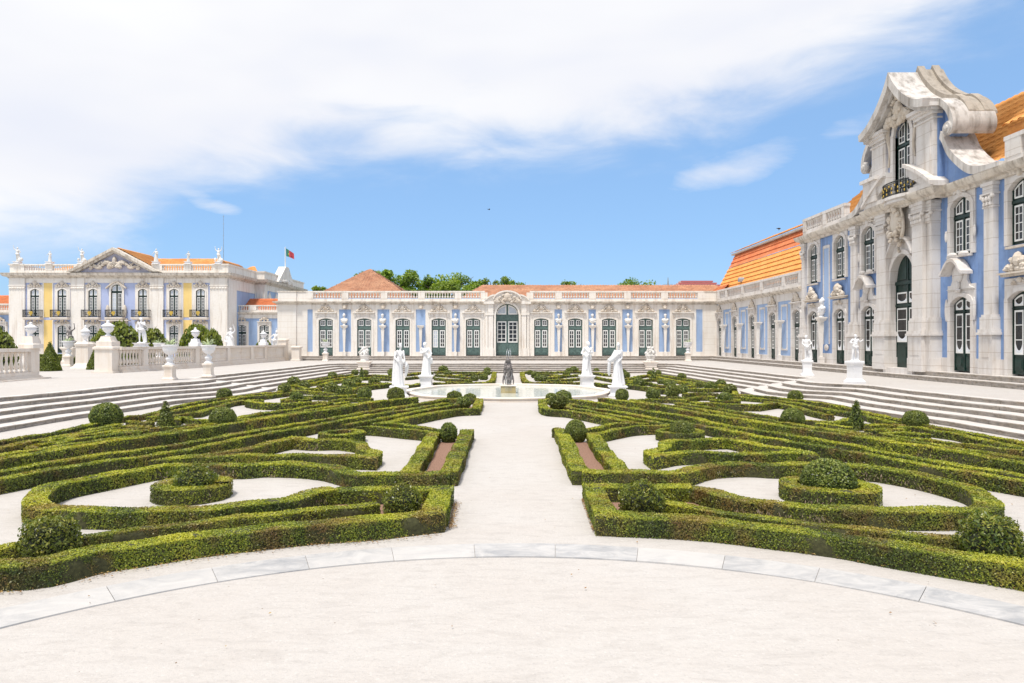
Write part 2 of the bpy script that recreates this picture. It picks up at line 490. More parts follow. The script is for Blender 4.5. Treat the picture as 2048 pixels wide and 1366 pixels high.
class MB:
    def __init__(s):
        s.v, s.f = [], []

    def add(s, vs, fs):
        n = len(s.v)
        s.v.extend(vs)
        s.f.extend([tuple(i + n for i in f) for f in fs])
        return s

    def box(s, x0, x1, y0, y1, z0, z1):
        if x1 < x0: x0, x1 = x1, x0
        if y1 < y0: y0, y1 = y1, y0
        if z1 < z0: z0, z1 = z1, z0
        return s.add([(x0, y0, z0), (x1, y0, z0), (x1, y1, z0), (x0, y1, z0), (x0, y0, z1), (x1, y0, z1), (x1, y1, z1), (x0, y1, z1)],
                     [(0, 3, 2, 1), (4, 5, 6, 7), (0, 1, 5, 4), (1, 2, 6, 5), (2, 3, 7, 6), (3, 0, 4, 7)])

    def prism(s, pts, a, b, plane='xz'):
        def P(p, d):
            return (p[0], d, p[1]) if plane == 'xz' else ((p[0], p[1], d) if plane == 'xy' else (d, p[0], p[1]))
        n = len(pts)
        vs = [P(p, a) for p in pts] + [P(p, b) for p in pts]
        fs = [tuple(range(n)), tuple(range(2 * n - 1, n - 1, -1))]
        fs += [(i, (i + 1) % n, n + (i + 1) % n, n + i) for i in range(n)]
        return s.add(vs, fs)

    def ribbon(s, up, lo, a, b, plane='xz'):
        """a curved bar between two polylines, extruded from a to b"""
        for i in range(len(up) - 1):
            s.prism([lo[i], lo[i + 1], up[i + 1], up[i]], a, b, plane)
        return s

    def lathe(s, prof, cx=0, cy=0, z0=0, seg=14, sx=1.0, sy=1.0, square=False):
        n = len(prof)
        vs = []
        for r, z in prof:
            for k in range(seg):
                t = 2 * PI * (k + 0.5) / seg
                q = 1.0 / max(abs(math.cos(t)), abs(math.sin(t))) if square else 1.0
                vs.append((cx + r * q * sx * math.cos(t), cy + r * q * sy * math.sin(t), z0 + z))
        fs = [(i * seg + k, i * seg + (k + 1) % seg, (i + 1) * seg + (k + 1) % seg, (i + 1) * seg + k) for i in range(n - 1) for k in range(seg)]
        fs += [tuple(range(seg - 1, -1, -1)), tuple((n - 1) * seg + k for k in range(seg))]
        return s.add(vs, fs)

    def tube(s, pts, rad, seg=7):
        pts = [Vector(p) for p in pts]
        if isinstance(rad, (int, float)):
            rad = [rad] * len(pts)
        vs = []
        for i, p in enumerate(pts):
            d = (pts[min(i + 1, len(pts) - 1)] - pts[max(i - 1, 0)]).normalized()
            a = d.orthogonal().normalized() if abs(d.z) < 0.95 else Vector((1, 0, 0))
            a = (a - d * a.dot(d)).normalized()
            b = d.cross(a)
            for k in range(seg):
                t = 2 * PI * k / seg
                vs.append(tuple(p + (a * math.cos(t) + b * math.sin(t)) * rad[i]))
        n = len(pts)
        fs = [(i * seg + k, i * seg + (k + 1) % seg, (i + 1) * seg + (k + 1) % seg, (i + 1) * seg + k) for i in range(n - 1) for k in range(seg)]
        fs += [tuple(range(seg - 1, -1, -1)), tuple((n - 1) * seg + k for k in range(seg))]
        return s.add(vs, fs)

    def ell(s, c, r, seg=8, rings=5, rot=0.0):
        prof = []
        vs = [(0, 0, -1)]
        for i in range(1, rings):
            a = -PI / 2 + PI * i / rings
            vs += [(math.cos(a) * math.cos(2 * PI * k / seg), math.cos(a) * math.sin(2 * PI * k / seg), math.sin(a)) for k in range(seg)]
        vs.append((0, 0, 1))
        fs = [(0, 1 + (k + 1) % seg, 1 + k) for k in range(seg)]
        for i in range(rings - 2):
            fs += [(1 + i * seg + k, 1 + i * seg + (k + 1) % seg, 1 + (i + 1) * seg + (k + 1) % seg, 1 + (i + 1) * seg + k) for k in range(seg)]
        e = 1 + (rings - 2) * seg
        fs += [(e + k, e + (k + 1) % seg, len(vs) - 1) for k in range(seg)]
        if isinstance(r, (int, float)):
            r = (r, r, r)
        cr, sr = math.cos(rot), math.sin(rot)
        vs = [(c[0] + x * r[0] * cr - z * r[2] * sr, c[1] + y * r[1], c[2] + x * r[0] * sr + z * r[2] * cr) for x, y, z in vs]
        return s.add(vs, fs)

    def cap(s, p0, r0, p1, r1, seg=9):
        """tapered limb with rounded ends"""
        p0, p1 = Vector(p0), Vector(p1)
        d = (p1 - p0).normalized()
        pts = [p0 - d * r0 * 0.95, p0 - d * r0 * 0.6, p0, p1, p1 + d * r1 * 0.6, p1 + d * r1 * 0.95]
        return s.tube(pts, [r0 * 0.25, r0 * 0.8, r0, r1, r1 * 0.8, r1 * 0.25], seg)

    def sweep(s, prof, path, closed=False):
        """prof: (offset to the right of travel, z)"""
        n = len(path)
        P = [Vector((p[0], p[1])) for p in path]
        rows = []
        for i in range(n):
            if closed:
                a, b = P[(i - 1) % n], P[(i + 1) % n]
            else:
                a, b = P[max(i - 1, 0)], P[min(i + 1, n - 1)]
            d0 = (P[i] - a).normalized() if (P[i] - a).length > 1e-9 else (b - P[i]).normalized()
            d1 = (b - P[i]).normalized() if (b - P[i]).length > 1e-9 else d0
            n0, n1 = Vector((d0.y, -d0.x)), Vector((d1.y, -d1.x))
            m = (n0 + n1)
            m = m.normalized() if m.length > 1e-6 else n0
            k = 1.0 / max(0.45, m.dot(n0))
            rows.append([(P[i].x + m.x * k * o, P[i].y + m.y * k * o, z) for o, z in prof])
        q = len(prof)
        vs = [v for r_ in rows for v in r_]
        m = n if closed else n - 1
        fs = [(i * q + j, ((i + 1) % n) * q + j, ((i + 1) % n) * q + j + 1, i * q + j + 1) for i in range(m) for j in range(q - 1)]
        if not closed:
            fs += [tuple(range(q)), tuple((n - 1) * q + j for j in range(q - 1, -1, -1))]
        return s.add(vs, fs)

    def mesh(s, name, frame=None, off=(0, 0, 0)):
        vs = s.v if frame is None else [frame.w(p) for p in s.v]
        if off != (0, 0, 0):
            vs = [(x - off[0], y - off[1], z - off[2]) for x, y, z in vs]
        me = bpy.data.meshes.new(name)
        me.from_pydata(vs, [], s.f)
        me.update()
        return me

    def pieces(s):
        """split into clusters of shapes that touch one another"""
        par = list(range(len(s.v)))
        def find(a):
            while par[a] != a:
                par[a] = par[par[a]]
                a = par[a]
            return a
        for f in s.f:
            for q in f[1:]:
                par[find(q)] = find(f[0])
        isl = {}
        for i, v in enumerate(s.v):
            isl.setdefault(find(i), []).append(i)
        keys = list(isl)
        bb = [([min(s.v[i][c] for i in isl[k]) - 0.004 for c in range(3)], [max(s.v[i][c] for i in isl[k]) + 0.004 for c in range(3)]) for k in keys]
        p2 = list(range(len(keys)))
        def f2(a):
            while p2[a] != a:
                a = p2[a]
            return a
        for i in range(len(keys)):
            for j in range(i):
                if all(bb[i][0][c] <= bb[j][1][c] and bb[j][0][c] <= bb[i][1][c] for c in range(3)):
                    p2[f2(i)] = f2(j)
        cl = {i: f2(i) for i in range(len(keys))}
        root_of = {k: cl[i] for i, k in enumerate(keys)}
        outs = {}
        idx = {}
        for i, v in enumerate(s.v):
            g_ = root_of[find(i)]
            m_ = outs.setdefault(g_, MB())
            idx[i] = len(m_.v)
            m_.v.append(v)
        for f in s.f:
            outs[root_of[find(f[0])]].f.append(tuple(idx[q] for q in f))
        return list(outs.values())

    def build(s, name, m, parent=None, frame=None, smooth=False, root=None):
        if name in SPLIT:
            for q in s.pieces():
                o = q._build(name, m, parent, frame, smooth, root)
            return o
        return s._build(name, m, parent, frame, smooth, root)

    def _build(s, name, m, parent=None, frame=None, smooth=False, root=None):
        """verts in the frame's coordinates; parent chain ends at root, an unrotated Empty"""
        r = root
        if r is None and parent is not None:
            r = parent
            while r.parent is not None:
                r = r.parent
        off = tuple(r.location) if r is not None else (0, 0, 0)
        return link(name, s.mesh(name, frame, off), m, parent, smooth)


def place(name, mesh, m, root, frame, x, y, z, parent=None, smooth=False):
    """a shared mesh put on a wall: located relative to its unrotated root"""
    o = link(name, mesh, m, parent or root, smooth)
    wpt = frame.w((x, y, z))
    o.location = tuple(a - b for a, b in zip(wpt, root.location))
    o.rotation_euler = (0, 0, frame.rot)
    return o


def wall_grid(mb, x0, x1, z0, z1, holes, y=0.0, reveal=0.35):
    xs = sorted({x0, x1, *[h[0] for h in holes], *[h[1] for h in holes]})
    zs = sorted({z0, z1, *[h[2] for h in holes], *[h[3] for h in holes]})
    for i in range(len(xs) - 1):
        for j in range(len(zs) - 1):
            cx, cz = (xs[i] + xs[i + 1]) / 2, (zs[j] + zs[j + 1]) / 2
            if any(h[0] < cx < h[1] and h[2] < cz < h[3] for h in holes):
                continue
            mb.add([(xs[i], y, zs[j]), (xs[i + 1], y, zs[j]), (xs[i + 1], y, zs[j + 1]), (xs[i], y, zs[j + 1])], [(0, 1, 2, 3)])
    for a, b, c, d in (holes if reveal < 0 else ()):
        mb.add([(a, y, c), (b, y, c), (b, y, d), (a, y, d), (a, y + reveal, c), (b, y + reveal, c), (b, y + reveal, d), (a, y + reveal, d)],
               [(0, 1, 5, 4), (1, 2, 6, 5), (2, 3, 7, 6), (3, 0, 4, 7)])
    return mb


def arch_pts(w_, zs, rise, n=12, full=False):
    out_ = []
    for i in range(n + 1):
        x = -w_ / 2 + w_ * i / n
        q = 1 - (2 * x / w_) ** 2
        out_.append((x, zs + rise * (math.sqrt(max(0, q)) if full else q)))
    return out_


def carve(mb, cx, y, cz, w_, h_, seed, n=16, depth=0.12):
    """a symmetric clump of carved scrollwork with a shell in the middle"""
    r = random.Random(seed)
    mb.ell((cx, y - depth * 0.4, cz + h_ * 0.15), (w_ * 0.14, depth, h_ * 0.34))
    for i in range(n):
        t = r.random()
        px = w_ * 0.5 * (t ** 0.8)
        pz = cz + h_ * (0.45 * (1 - t) * r.uniform(-0.9, 1.0) - 0.28 * t)
        s_ = h_ * r.uniform(0.06, 0.15)
        for sg in (-1, 1):
            mb.ell((cx + sg * px, y - depth * r.uniform(0.2, 0.7), pz), (s_ * r.uniform(0.8, 1.9), depth * 0.6, s_), 7, 4, sg * r.uniform(-0.9, 0.9))
    for sg in (-1, 1):
        pts = []
        for k in range(9):
            a = k * 0.62
            q = w_ * 0.16 * (1 - k / 11)
            pts.append((cx + sg * (w_ * 0.33 + q * math.cos(a)), y - depth * 0.5, cz - h_ * 0.2 + q * math.sin(a) * 0.8))
        mb.tube(pts, [h_ * 0.055] * 9, 5)
    return mb


BALUSTER = [(0.105, 0), (0.105, 0.07), (0.06, 0.10), (0.055, 0.13), (0.095, 0.24), (0.10, 0.30), (0.07, 0.42), (0.045, 0.58), (0.06, 0.70), (0.055, 0.76), (0.085, 0.80), (0.085, 0.88), (0.10, 0.90), (0.10, 1.0)]
_bal = {}


def baluster_mesh(h_, k=1.0, seg=8):
    key = (round(h_, 3), round(k, 2), seg)
    if key not in _bal:
        _bal[key] = MB().lathe([(r_ * k, z * h_) for r_, z in BALUSTER], 0, 0, 0, seg).mesh('baluster')
    return _bal[key]


# ------------------------------------------------------------------ french doors and windows
def door_meshes(w_, h_, rise, lights, full=False, panel=True, n=12, pale=(), curtain=False, fw=0.055, bw=0.017):
    """lights: (z0, z1, cols, rows) for each of the two leaves; front face at y = 0"""
    leaf, bars, pane, pale_p, cur = MB(), MB(), MB(), MB(), MB()
    zs = h_ - rise
    ap = arch_pts(w_, zs, rise, n, full)
    leaf.prism([(-w_ / 2, 0)] + ap + [(w_ / 2, 0)], 0.02, 0.09)
    leaf.box(-0.035, 0.035, -0.03, 0.018, 0.005, h_ - 0.01)
    for sg in (-1, 1):
        leaf.box(sg * (w_ / 2 - 0.06), sg * (w_ / 2 - 0.005), -0.02, 0.018, 0.006, zs * 0.995)
    zl = [l_ for l_ in lights]
    for a, b in zip(zl[:-1], zl[1:]):
        leaf.box(-w_ / 2 + 0.004, w_ / 2 - 0.004, -0.045, 0.016, a[1] + 0.07, b[0] - 0.07)
    z_b = lights[0][0]
    if panel and z_b > 0.3:
        for sg in (-1, 1):
            leaf.box(sg * 0.10, sg * (w_ / 2 - 0.11), -0.012, 0.015, 0.14, z_b - 0.14)
            leaf.box(sg * 0.16, sg * (w_ / 2 - 0.17), -0.03, -0.0125, 0.22, z_b - 0.22)
    def top(x):
        q = 1 - (2 * x / w_) ** 2
        return zs + rise * (math.sqrt(max(0, q)) if full else q)
    for li, (z0, z1, nc, nr) in enumerate(lights):
        for sg in (-1, 1):
            xa, xb = 0.085, w_ / 2 - 0.105
            za = lambda x: min(z1, top(x) - 0.09)
            f_ = fw
            P = lambda x, z: (sg * x, z)
            N = 6
            xs = [xa + (xb - xa) * i / N for i in range(N + 1)]
            poly = [P(xa, z0), P(xb, z0)] + [P(x, za(x)) for x in reversed(xs)]
            (pale_p if (li, sg) in pale or li in pale else pane).prism(poly, -0.008, 0.012)
            bars.box(sg * (xa - 0.0), sg * (xa + f_), -0.016, 0.0, z0, za(xa))
            bars.box(sg * (xb - f_), sg * xb, -0.016, 0.0, z0, za(xb))
            bars.box(sg * (xa + f_), sg * (xb - f_), -0.0155, 0.0, z0, z0 + f_ * 1.3)
            bars.ribbon([P(x, za(x)) for x in xs], [P(x, za(x) - f_ * 1.3) for x in xs], -0.0165, 0.0)
            for c in range(1, nc):
                x = xa + (xb - xa) * c / nc
                bars.box(sg * (x - bw), sg * (x + bw), -0.014, 0.0, z0 + f_, za(x) - f_)
            for r_ in range(1, nr):
                z = z0 + (z1 - z0) * r_ / nr
                if z < za(xb) - 0.05:
                    bars.box(sg * (xa + f_), sg * (xb - f_), -0.0135, 0.0, z - bw, z + bw)
            if curtain:
                hh = min(0.42, (z1 - z0) * 0.45)
                pts = [P(xa + f_, z0 + f_)] + [P(xb - f_, z0 + f_)] + [P(xb - f_ - (xb - xa - 2 * f_) * q, z0 + hh * (1 - 0.62 * math.sin(PI * q) ** 0.7)) for q in [i / 8 for i in range(9)]]
                cur.prism(pts, -0.0125, -0.0085)
    d = dict(leaf=leaf.mesh('door_leaf'), bars=bars.mesh('glazing_bars'), pane=pane.mesh('pane') if pane.v else None, pale=pale_p.mesh('pane') if pale_p.v else None, cur=[c_.mesh('curtain') for c_ in cur.pieces()] if curtain else None)
    return d


def place_door(name, d, root, frame, x, y, z, leaf_mat_):
    o = place(name, d['leaf'], leaf_mat_, root, frame, x, y, z)
    link('glazing_bars', d['bars'], M['white_paint'], o)
    if d['pane']:
        link('pane', d['pane'], M['glass'], o)
    if d['pale']:
        link('pane', d['pale'], M['glass_pale'], o)
    for c_ in d['cur'] or ():
        link('curtain', c_, M['curtain'], o)
    return o


def surround_mesh(w_, z0, z1, rise, half, ztop, full=False, lintel=None, crest=0, band=0.17, proud=0.05, seed=1, sill=True, keystone=False):
    """stone round one opening whose middle is x = 0; returns (stone mesh, carving mesh or None)"""
    mb = MB()
    zs = z1 - rise
    ap = arch_pts(w_, zs, rise, 12, full)
    mb.box(-half, -w_ / 2, -proud, 0.30, z0, ztop)
    mb.box(w_ / 2, half, -proud, 0.30, z0, ztop)
    mb.ribbon([(x, ztop) for x, _ in ap], ap, -proud, 0.30)
    # raised architrave
    y1 = -proud - 0.05
    mb.box(-w_ / 2 - band, -w_ / 2 + 0.003, y1, -proud + 0.01, z0 + 0.003, zs)
    mb.box(w_ / 2 - 0.003, w_ / 2 + band, y1, -proud + 0.01, z0 + 0.003, zs)
    k = (w_ + 2 * band) / w_
    up = [(x * k, z + band * (1.0 if full else 0.9)) for x, z in ap]
    up[0] = (-w_ / 2 - band, zs)
    up[-1] = (w_ / 2 + band, zs)
    mb.ribbon(up, [(x, z - 0.002) for x, z in ap], y1 - 0.002, -proud + 0.01)
    if lintel:
        zl, lw = lintel
        mb.box(-lw / 2, lw / 2, -proud - 0.14, -proud + 0.012, zl, zl + 0.05)
        mb.box(-lw / 2 - 0.05, lw / 2 + 0.05, -proud - 0.21, -proud + 0.011, zl + 0.0505, zl + 0.11)
        for sg in (-1, 1):
            mb.box(sg * (lw / 2 - 0.16), sg * (lw / 2 - 0.03), -proud - 0.10, -proud + 0.013, zl - 0.28, zl - 0.001)
    cm = None
    if crest:
        c = MB()
        zb = (lintel[0] + 0.11) if lintel else z1 + band
        carve(c, 0, -proud, zb + crest * 0.42, (lintel[1] * 0.72 if lintel else half * 1.75), crest, seed, 16, 0.12)
        cm = c.mesh('carved_crest')
    return mb.mesh('surround'), cm


def place_surround(d, root, frame, x, mat_=None, cmat=None):
    o = place('surround', d[0], mat_ or M['stone'], root, frame, x, 0, 0)
    if d[1]:
        link('carved_crest', d[1], cmat or M['carving'], o, True)
    return o


def balustrade(root, frame, x0, x1, y, z0, z1, piers, pitch=0.26, mat_=None, k=1.0, depth=0.30, cnt=None, bal=True, fr=(0.24, 0.15)):
    """rail, plinth and piers as one part; every baluster a sub-part. piers: (centre, width)"""
    mat_ = mat_ or M['stone']
    h_ = z1 - z0
    pl, ra = h_ * fr[0], h_ * fr[1]
    mb = MB()
    mb.box(x0, x1, y - depth / 2, y + depth / 2, z0, z0 + pl)
    mb.box(x0, x1, y - depth / 2 - 0.03, y + depth / 2 + 0.03, z1 - ra, z1)
    edges = []
    for c, wd in piers:
        mb.box(c - wd / 2, c + wd / 2, y - depth / 2 - 0.02, y + depth / 2 + 0.02, z0 + pl + 0.001, z1 - ra - 0.001)
        edges.append((c - wd / 2, c + wd / 2))
    o = mb.build('balustrade', mat_, root, frame)
    if bal:
        bm = baluster_mesh(h_ - pl - ra, k)
        edges.sort()
        cur = x0
        for a, b in edges + [(x1, x1)]:
            if a - cur > pitch * 1.3:
                n = max(1, int(round((a - cur) / pitch)) - 0)
                st_ = (a - cur) / n
                for i in range(n):
                    place('baluster', bm, mat_, root, frame, cur + st_ * (i + 0.5), y, z0 + pl, parent=o, smooth=True)
            cur = b
    return o


def roof_mesh(mb, e0, e1, t1, t0, pitch=0.24, course=0.42, amp=0.07, step=0.06):
    """tile rows running from eave e0-e1 up to top t0-t1"""
    e0, e1, t0, t1 = map(Vector, (e0, e1, t0, t1))
    nu = max(2, int((e1 - e0).length / pitch)) * 4
    nv = max(1, int(((t0 + t1) / 2 - (e0 + e1) / 2).length / course))
    nrm = (e1 - e0).cross(((t0 + t1) / 2 - (e0 + e1) / 2)).normalized()
    if nrm.z < 0:
        nrm = -nrm
    L0 = (e1 - e0).normalized()
    vs = []
    rows = []
    for j in range(nv):
        rows += [(j / nv, step), ((j + 0.985) / nv, 0.0)]
    wl = (e1 - e0).length
    for q, lift in rows:
        a, b = e0.lerp(t0, q), e1.lerp(t1, q)
        for i in range(nu + 1):
            p = a.lerp(b, i / nu)
            s_ = (p - e0).dot(L0) / pitch
            hgt = abs(math.sin(PI * s_)) * amp
            jig = noise.noise(Vector((p.x * 1.7, p.y * 1.7, p.z * 3))) * 0.018
            vs.append(tuple(p + nrm * (hgt + lift + jig)))
    m = nu + 1
    fs = [(r_ * m + i, r_ * m + i + 1, (r_ + 1) * m + i + 1, (r_ + 1) * m + i) for r_ in range(len(rows) - 1) for i in range(nu)]
    return mb.add(vs, fs)


# ------------------------------------------------------------------ leaves and hedges (numpy)
def fast_mesh(name, verts, faces4, faces3, mats, mat_idx, leafval):
    """verts (n,3), faces4 (m,4) int, leafval per vertex"""
    me = bpy.data.meshes.new(name)
    nv, n4 = len(verts), len(faces4)
    me.vertices.add(nv)
    me.vertices.foreach_set('co', np.asarray(verts, np.float32).ravel())
    me.loops.add(n4 * 4)
    me.loops.foreach_set('vertex_index', np.asarray(faces4, np.int32).ravel())
    me.polygons.add(n4)
    me.polygons.foreach_set('loop_start', np.arange(0, n4 * 4, 4, dtype=np.int32))
    me.polygons.foreach_set('loop_total', np.full(n4, 4, np.int32))
    me.polygons.foreach_set('material_index', np.asarray(mat_idx, np.int32))
    for m_ in mats:
        me.materials.append(m_)
    a = me.attributes.new('leaf', 'FLOAT', 'POINT')
    a.data.foreach_set('value', np.asarray(leafval, np.float32))
    me.update(calc_edges=True)
    return me


def unit(a):
    return a / np.maximum(np.linalg.norm(a, axis=1, keepdims=True), 1e-9)


def leaf_quads(pos, nrm, size, spread=0.9, lift=0.5, aspect=0.62):
    """diamond leaves near a surface; returns verts (4n,3)"""
    n = len(pos)
    nn = unit(nrm + NR.normal(0, spread, (n, 3)))
    t = unit(np.cross(nn, NR.normal(0, 1, (n, 3))))
    b = np.cross(nn, t)
    s = (size * NR.uniform(0.7, 1.3, n))[:, None]
    c = pos + nrm * s * NR.uniform(-0.4, lift, (n, 1))
    fold = nn * s * 0.12
    q = np.stack([c + t * s * 0.68, c + b * s * 0.68 * aspect + fold, c - t * s * 0.68, c - b * s * 0.68 * aspect + fold], 1)
    return q.reshape(-1, 3)


def catmull(pts, step):
    """smooth through gentle bends, keep sharp corners"""
    P = [np.array(p, float) for p in pts]
    n = len(P)
    sharp = [True] * n
    for i in range(1, n - 1):
        a, b = P[i] - P[i - 1], P[i + 1] - P[i]
        cs = a.dot(b) / (np.linalg.norm(a) * np.linalg.norm(b) + 1e-9)
        sharp[i] = cs < 0.62
    out_ = []
    for i in range(n - 1):
        p1, p2 = P[i], P[i + 1]
        p0 = P[i - 1] if i > 0 and not sharp[i] else p1 * 2 - p2
        p3 = P[i + 2] if i + 2 < n and not sharp[i + 1] else p2 * 2 - p1
        k = max(1, int(np.linalg.norm(p2 - p1) / step))
        for j in range(k):
            t = j / k
            out_.append(0.5 * ((2 * p1) + (-p0 + p2) * t + (2 * p0 - 5 * p1 + 4 * p2 - p3) * t * t + (-p0 + 3 * p1 - 3 * p2 + p3) * t ** 3))
    out_.append(P[-1])
    return np.array(out_)


LEAFN = [0]


def fine(pl, step=0.07):
    return [tuple(p) for p in catmull(pl, step)]


def hedge(label, pts, w_=0.28, h_=0.23, closed=False, z0=0.0, group='clipped box hedges of the parterre', cover=1.25, bright=0.0, name='box_hedge', leafk=0.00195, smin=0.0145, mat_='hedge_leaf'):
    if closed:
        pts = list(pts) + [pts[0]]
    dist = np.mean([math.hypot(*p) for p in pts])
    C = catmull(pts, 0.10 if dist < 16 else 0.22)
    n = len(C)
    d = np.diff(C, axis=0)
    d = d / np.maximum(np.linalg.norm(d, axis=1, keepdims=True), 1e-9)
    d0 = np.vstack([d[-1] if closed else d[0], d])
    d1 = np.vstack([d, d[0] if closed else d[-1]])
    n0 = np.stack([d0[:, 1], -d0[:, 0]], 1)
    n1 = np.stack([d1[:, 1], -d1[:, 0]], 1)
    mm = n0 + n1
    mm = mm / np.maximum(np.linalg.norm(mm, axis=1, keepdims=True), 1e-6)
    k = 1 / np.maximum(0.5, (mm * n0).sum(1))
    mm = mm * k[:, None]
    # wobble of the clipped faces
    s_ = np.concatenate([[0], np.cumsum(np.linalg.norm(np.diff(C, axis=0), axis=1))])
    ph = NR.uniform(0, 6, 6)
    wob = 0.012 * np.sin(s_ * 2.1 + ph[0]) + 0.010 * np.sin(s_ * 5.3 + ph[1])
    wob2 = 0.012 * np.sin(s_ * 1.7 + ph[2]) + 0.010 * np.sin(s_ * 4.7 + ph[3])
    hz = h_ + 0.010 * np.sin(s_ * 1.3 + ph[4]) + 0.008 * np.sin(s_ * 6.1 + ph[5])
    Rr = C + mm * (w_ / 2 + wob)[:, None]
    Ll = C - mm * (w_ / 2 + wob2)[:, None]
    # core
    ins = 0.016
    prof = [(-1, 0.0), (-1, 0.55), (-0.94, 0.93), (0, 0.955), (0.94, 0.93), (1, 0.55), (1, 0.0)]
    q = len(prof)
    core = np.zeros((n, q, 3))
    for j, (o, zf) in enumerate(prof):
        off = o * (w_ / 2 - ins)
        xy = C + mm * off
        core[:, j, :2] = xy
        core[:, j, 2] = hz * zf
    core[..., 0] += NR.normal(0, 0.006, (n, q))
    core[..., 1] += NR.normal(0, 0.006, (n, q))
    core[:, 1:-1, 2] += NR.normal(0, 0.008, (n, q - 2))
    core = core.reshape(-1, 3)
    ii, jj = np.meshgrid(np.arange(n - 1), np.arange(q - 1), indexing='ij')
    fc = np.stack([ii * q + jj, (ii + 1) * q + jj, (ii + 1) * q + jj + 1, ii * q + jj + 1], -1).reshape(-1, 4)
    if not closed:
        e = (n - 1) * q
        fc = np.vstack([fc, [[0, 1, 5, 6], [1, 2, 4, 5], [2, 3, 3, 4]][:2], [[e, e + 1, e + 5, e + 6], [e + 1, e + 2, e + 4, e + 5]]])
    # leaves
    seg = np.linalg.norm(np.diff(C, axis=0), axis=1)
    ym = np.maximum(0.5 * (np.hypot(C[:-1, 0], C[:-1, 1]) + np.hypot(C[1:, 0], C[1:, 1])), 5.0)
    ls = np.clip(leafk * ym, smin, 0.085)
    per = 2 * h_ + w_
    cnt = seg * per * cover / (0.57 * ls ** 2)
    cnt = np.floor(cnt + NR.random(len(cnt))).astype(int)
    idx = np.repeat(np.arange(n - 1), cnt)
    m_ = len(idx)
    u = NR.random(m_)[:, None]
    qv = NR.random(m_) * per
    Lp = Ll[idx] * (1 - u) + Ll[idx + 1] * u
    Rp = Rr[idx] * (1 - u) + Rr[idx + 1] * u
    hh = (hz[idx] * (1 - u[:, 0]) + hz[idx + 1] * u[:, 0])
    pos = np.zeros((m_, 3))
    nrm = np.zeros((m_, 3))
    side = unit(np.hstack([Rp - Lp, np.zeros((m_, 1))]))
    A = qv < h_
    B = (qv >= h_) & (qv < h_ + w_)
    D = ~(A | B)
    pos[A, :2] = Lp[A]
    pos[A, 2] = qv[A] / h_ * hh[A]
    nrm[A] = -side[A]
    tq = ((qv - h_) / w_)[:, None]
    pos[B, :2] = (Lp * (1 - tq) + Rp * tq)[B]
    pos[B, 2] = hh[B]
    nrm[B, 2] = 1
    pos[D, :2] = Rp[D]
    pos[D, 2] = (qv[D] - h_ - w_) / h_ * hh[D]
    nrm[D] = side[D]
    # thin bare patches low on the sides
    patch = np.sin(pos[:, 0] * 2.3 + ph[0]) + np.sin(pos[:, 1] * 2.9 + ph[1]) + np.sin((pos[:, 0] + pos[:, 1]) * 6.1 + ph[2])
    dense = 'front border' in label
    thin = (~B) & (patch > (1.7 if dense else 1.15)) & (NR.random(m_) < 0.50) & (pos[:, 2] < 0.8 * hh)
    low = (~B) & (pos[:, 2] < 0.2 * hh) & (NR.random(m_) < 0.3)
    tw = np.where(thin & (NR.random(m_) < (0.0 if dense else 0.16)) & (pos[:, 2] < 0.6 * hh))[0]
    tq_, tn_ = pos[tw], nrm[tw]
    lsz_tw = ls[idx][tw]
    keep = ~(thin | low)
    pos, nrm, lsz, top_ = pos[keep], nrm[keep], ls[idx][keep], B[keep]
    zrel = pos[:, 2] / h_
    if not closed:
        pe, ne, le = [], [], []
        for e, sg in ((0, -1), (n - 1, 1)):
            l_ = ls[0] if e == 0 else ls[-1]
            c_ = int(h_ * w_ * cover / (0.57 * l_ ** 2))
            uu = NR.random((c_, 1))
            xy = Ll[e] * (1 - uu) + Rr[e] * uu
            pe.append(np.hstack([xy, NR.random((c_, 1)) * hz[e]]))
            dd = d[0] if e == 0 else d[-1]
            ne.append(np.tile([sg * dd[0], sg * dd[1], 0], (c_, 1)))
            le.append(np.full(c_, l_))
        pos = np.vstack([pos] + pe)
        nrm = np.vstack([nrm] + ne)
        lsz = np.concatenate([lsz] + le)
        top_ = np.concatenate([top_, np.zeros(len(pos) - len(top_), bool)])
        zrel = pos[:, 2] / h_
    lv = leaf_quads(pos, nrm, lsz, 0.45, 0.12)
    m_ = len(pos)
    clump = 0.12 * np.sin(pos[:, 0] * 3.1 + ph[3]) + 0.10 * np.sin(pos[:, 1] * 2.3 + pos[:, 0] * 1.1 + ph[4]) + 0.08 * np.sin(pos[:, 0] * 9 + pos[:, 1] * 7)
    # trimmed top paler: yellow young shoots, and overhead light painted into the leaf colour
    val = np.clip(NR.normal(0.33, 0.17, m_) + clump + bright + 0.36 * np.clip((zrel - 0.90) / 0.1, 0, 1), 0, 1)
    if len(tw):
        tg = np.stack([-tn_[:, 1], tn_[:, 0], np.zeros(len(tw))], 1) * NR.uniform(0.0012, 0.0030, (len(tw), 1)) * (lsz_tw / 0.0165)[:, None]
        up_ = np.stack([NR.normal(0, 0.008, len(tw)), NR.normal(0, 0.008, len(tw)), NR.uniform(0.010, 0.030, len(tw))], 1)
        tc2 = tq_ + tn_ * 0.004
        tv = np.stack([tc2 - up_ - tg, tc2 - up_ + tg, tc2 + up_ + tg, tc2 + up_ - tg], 1).reshape(-1, 3)
    else:
        tv = np.zeros((0, 3))
    nt_ = len(tv) // 4
    lv = np.vstack([lv, tv])
    val = np.concatenate([val, np.zeros(nt_)])
    lf = np.arange(4 * (m_ + nt_)).reshape(-1, 4)
    V = np.vstack([core, lv])
    V[:, 2] += z0
    ctr = np.array([C[:, 0].mean(), C[:, 1].mean(), z0])
    V -= ctr
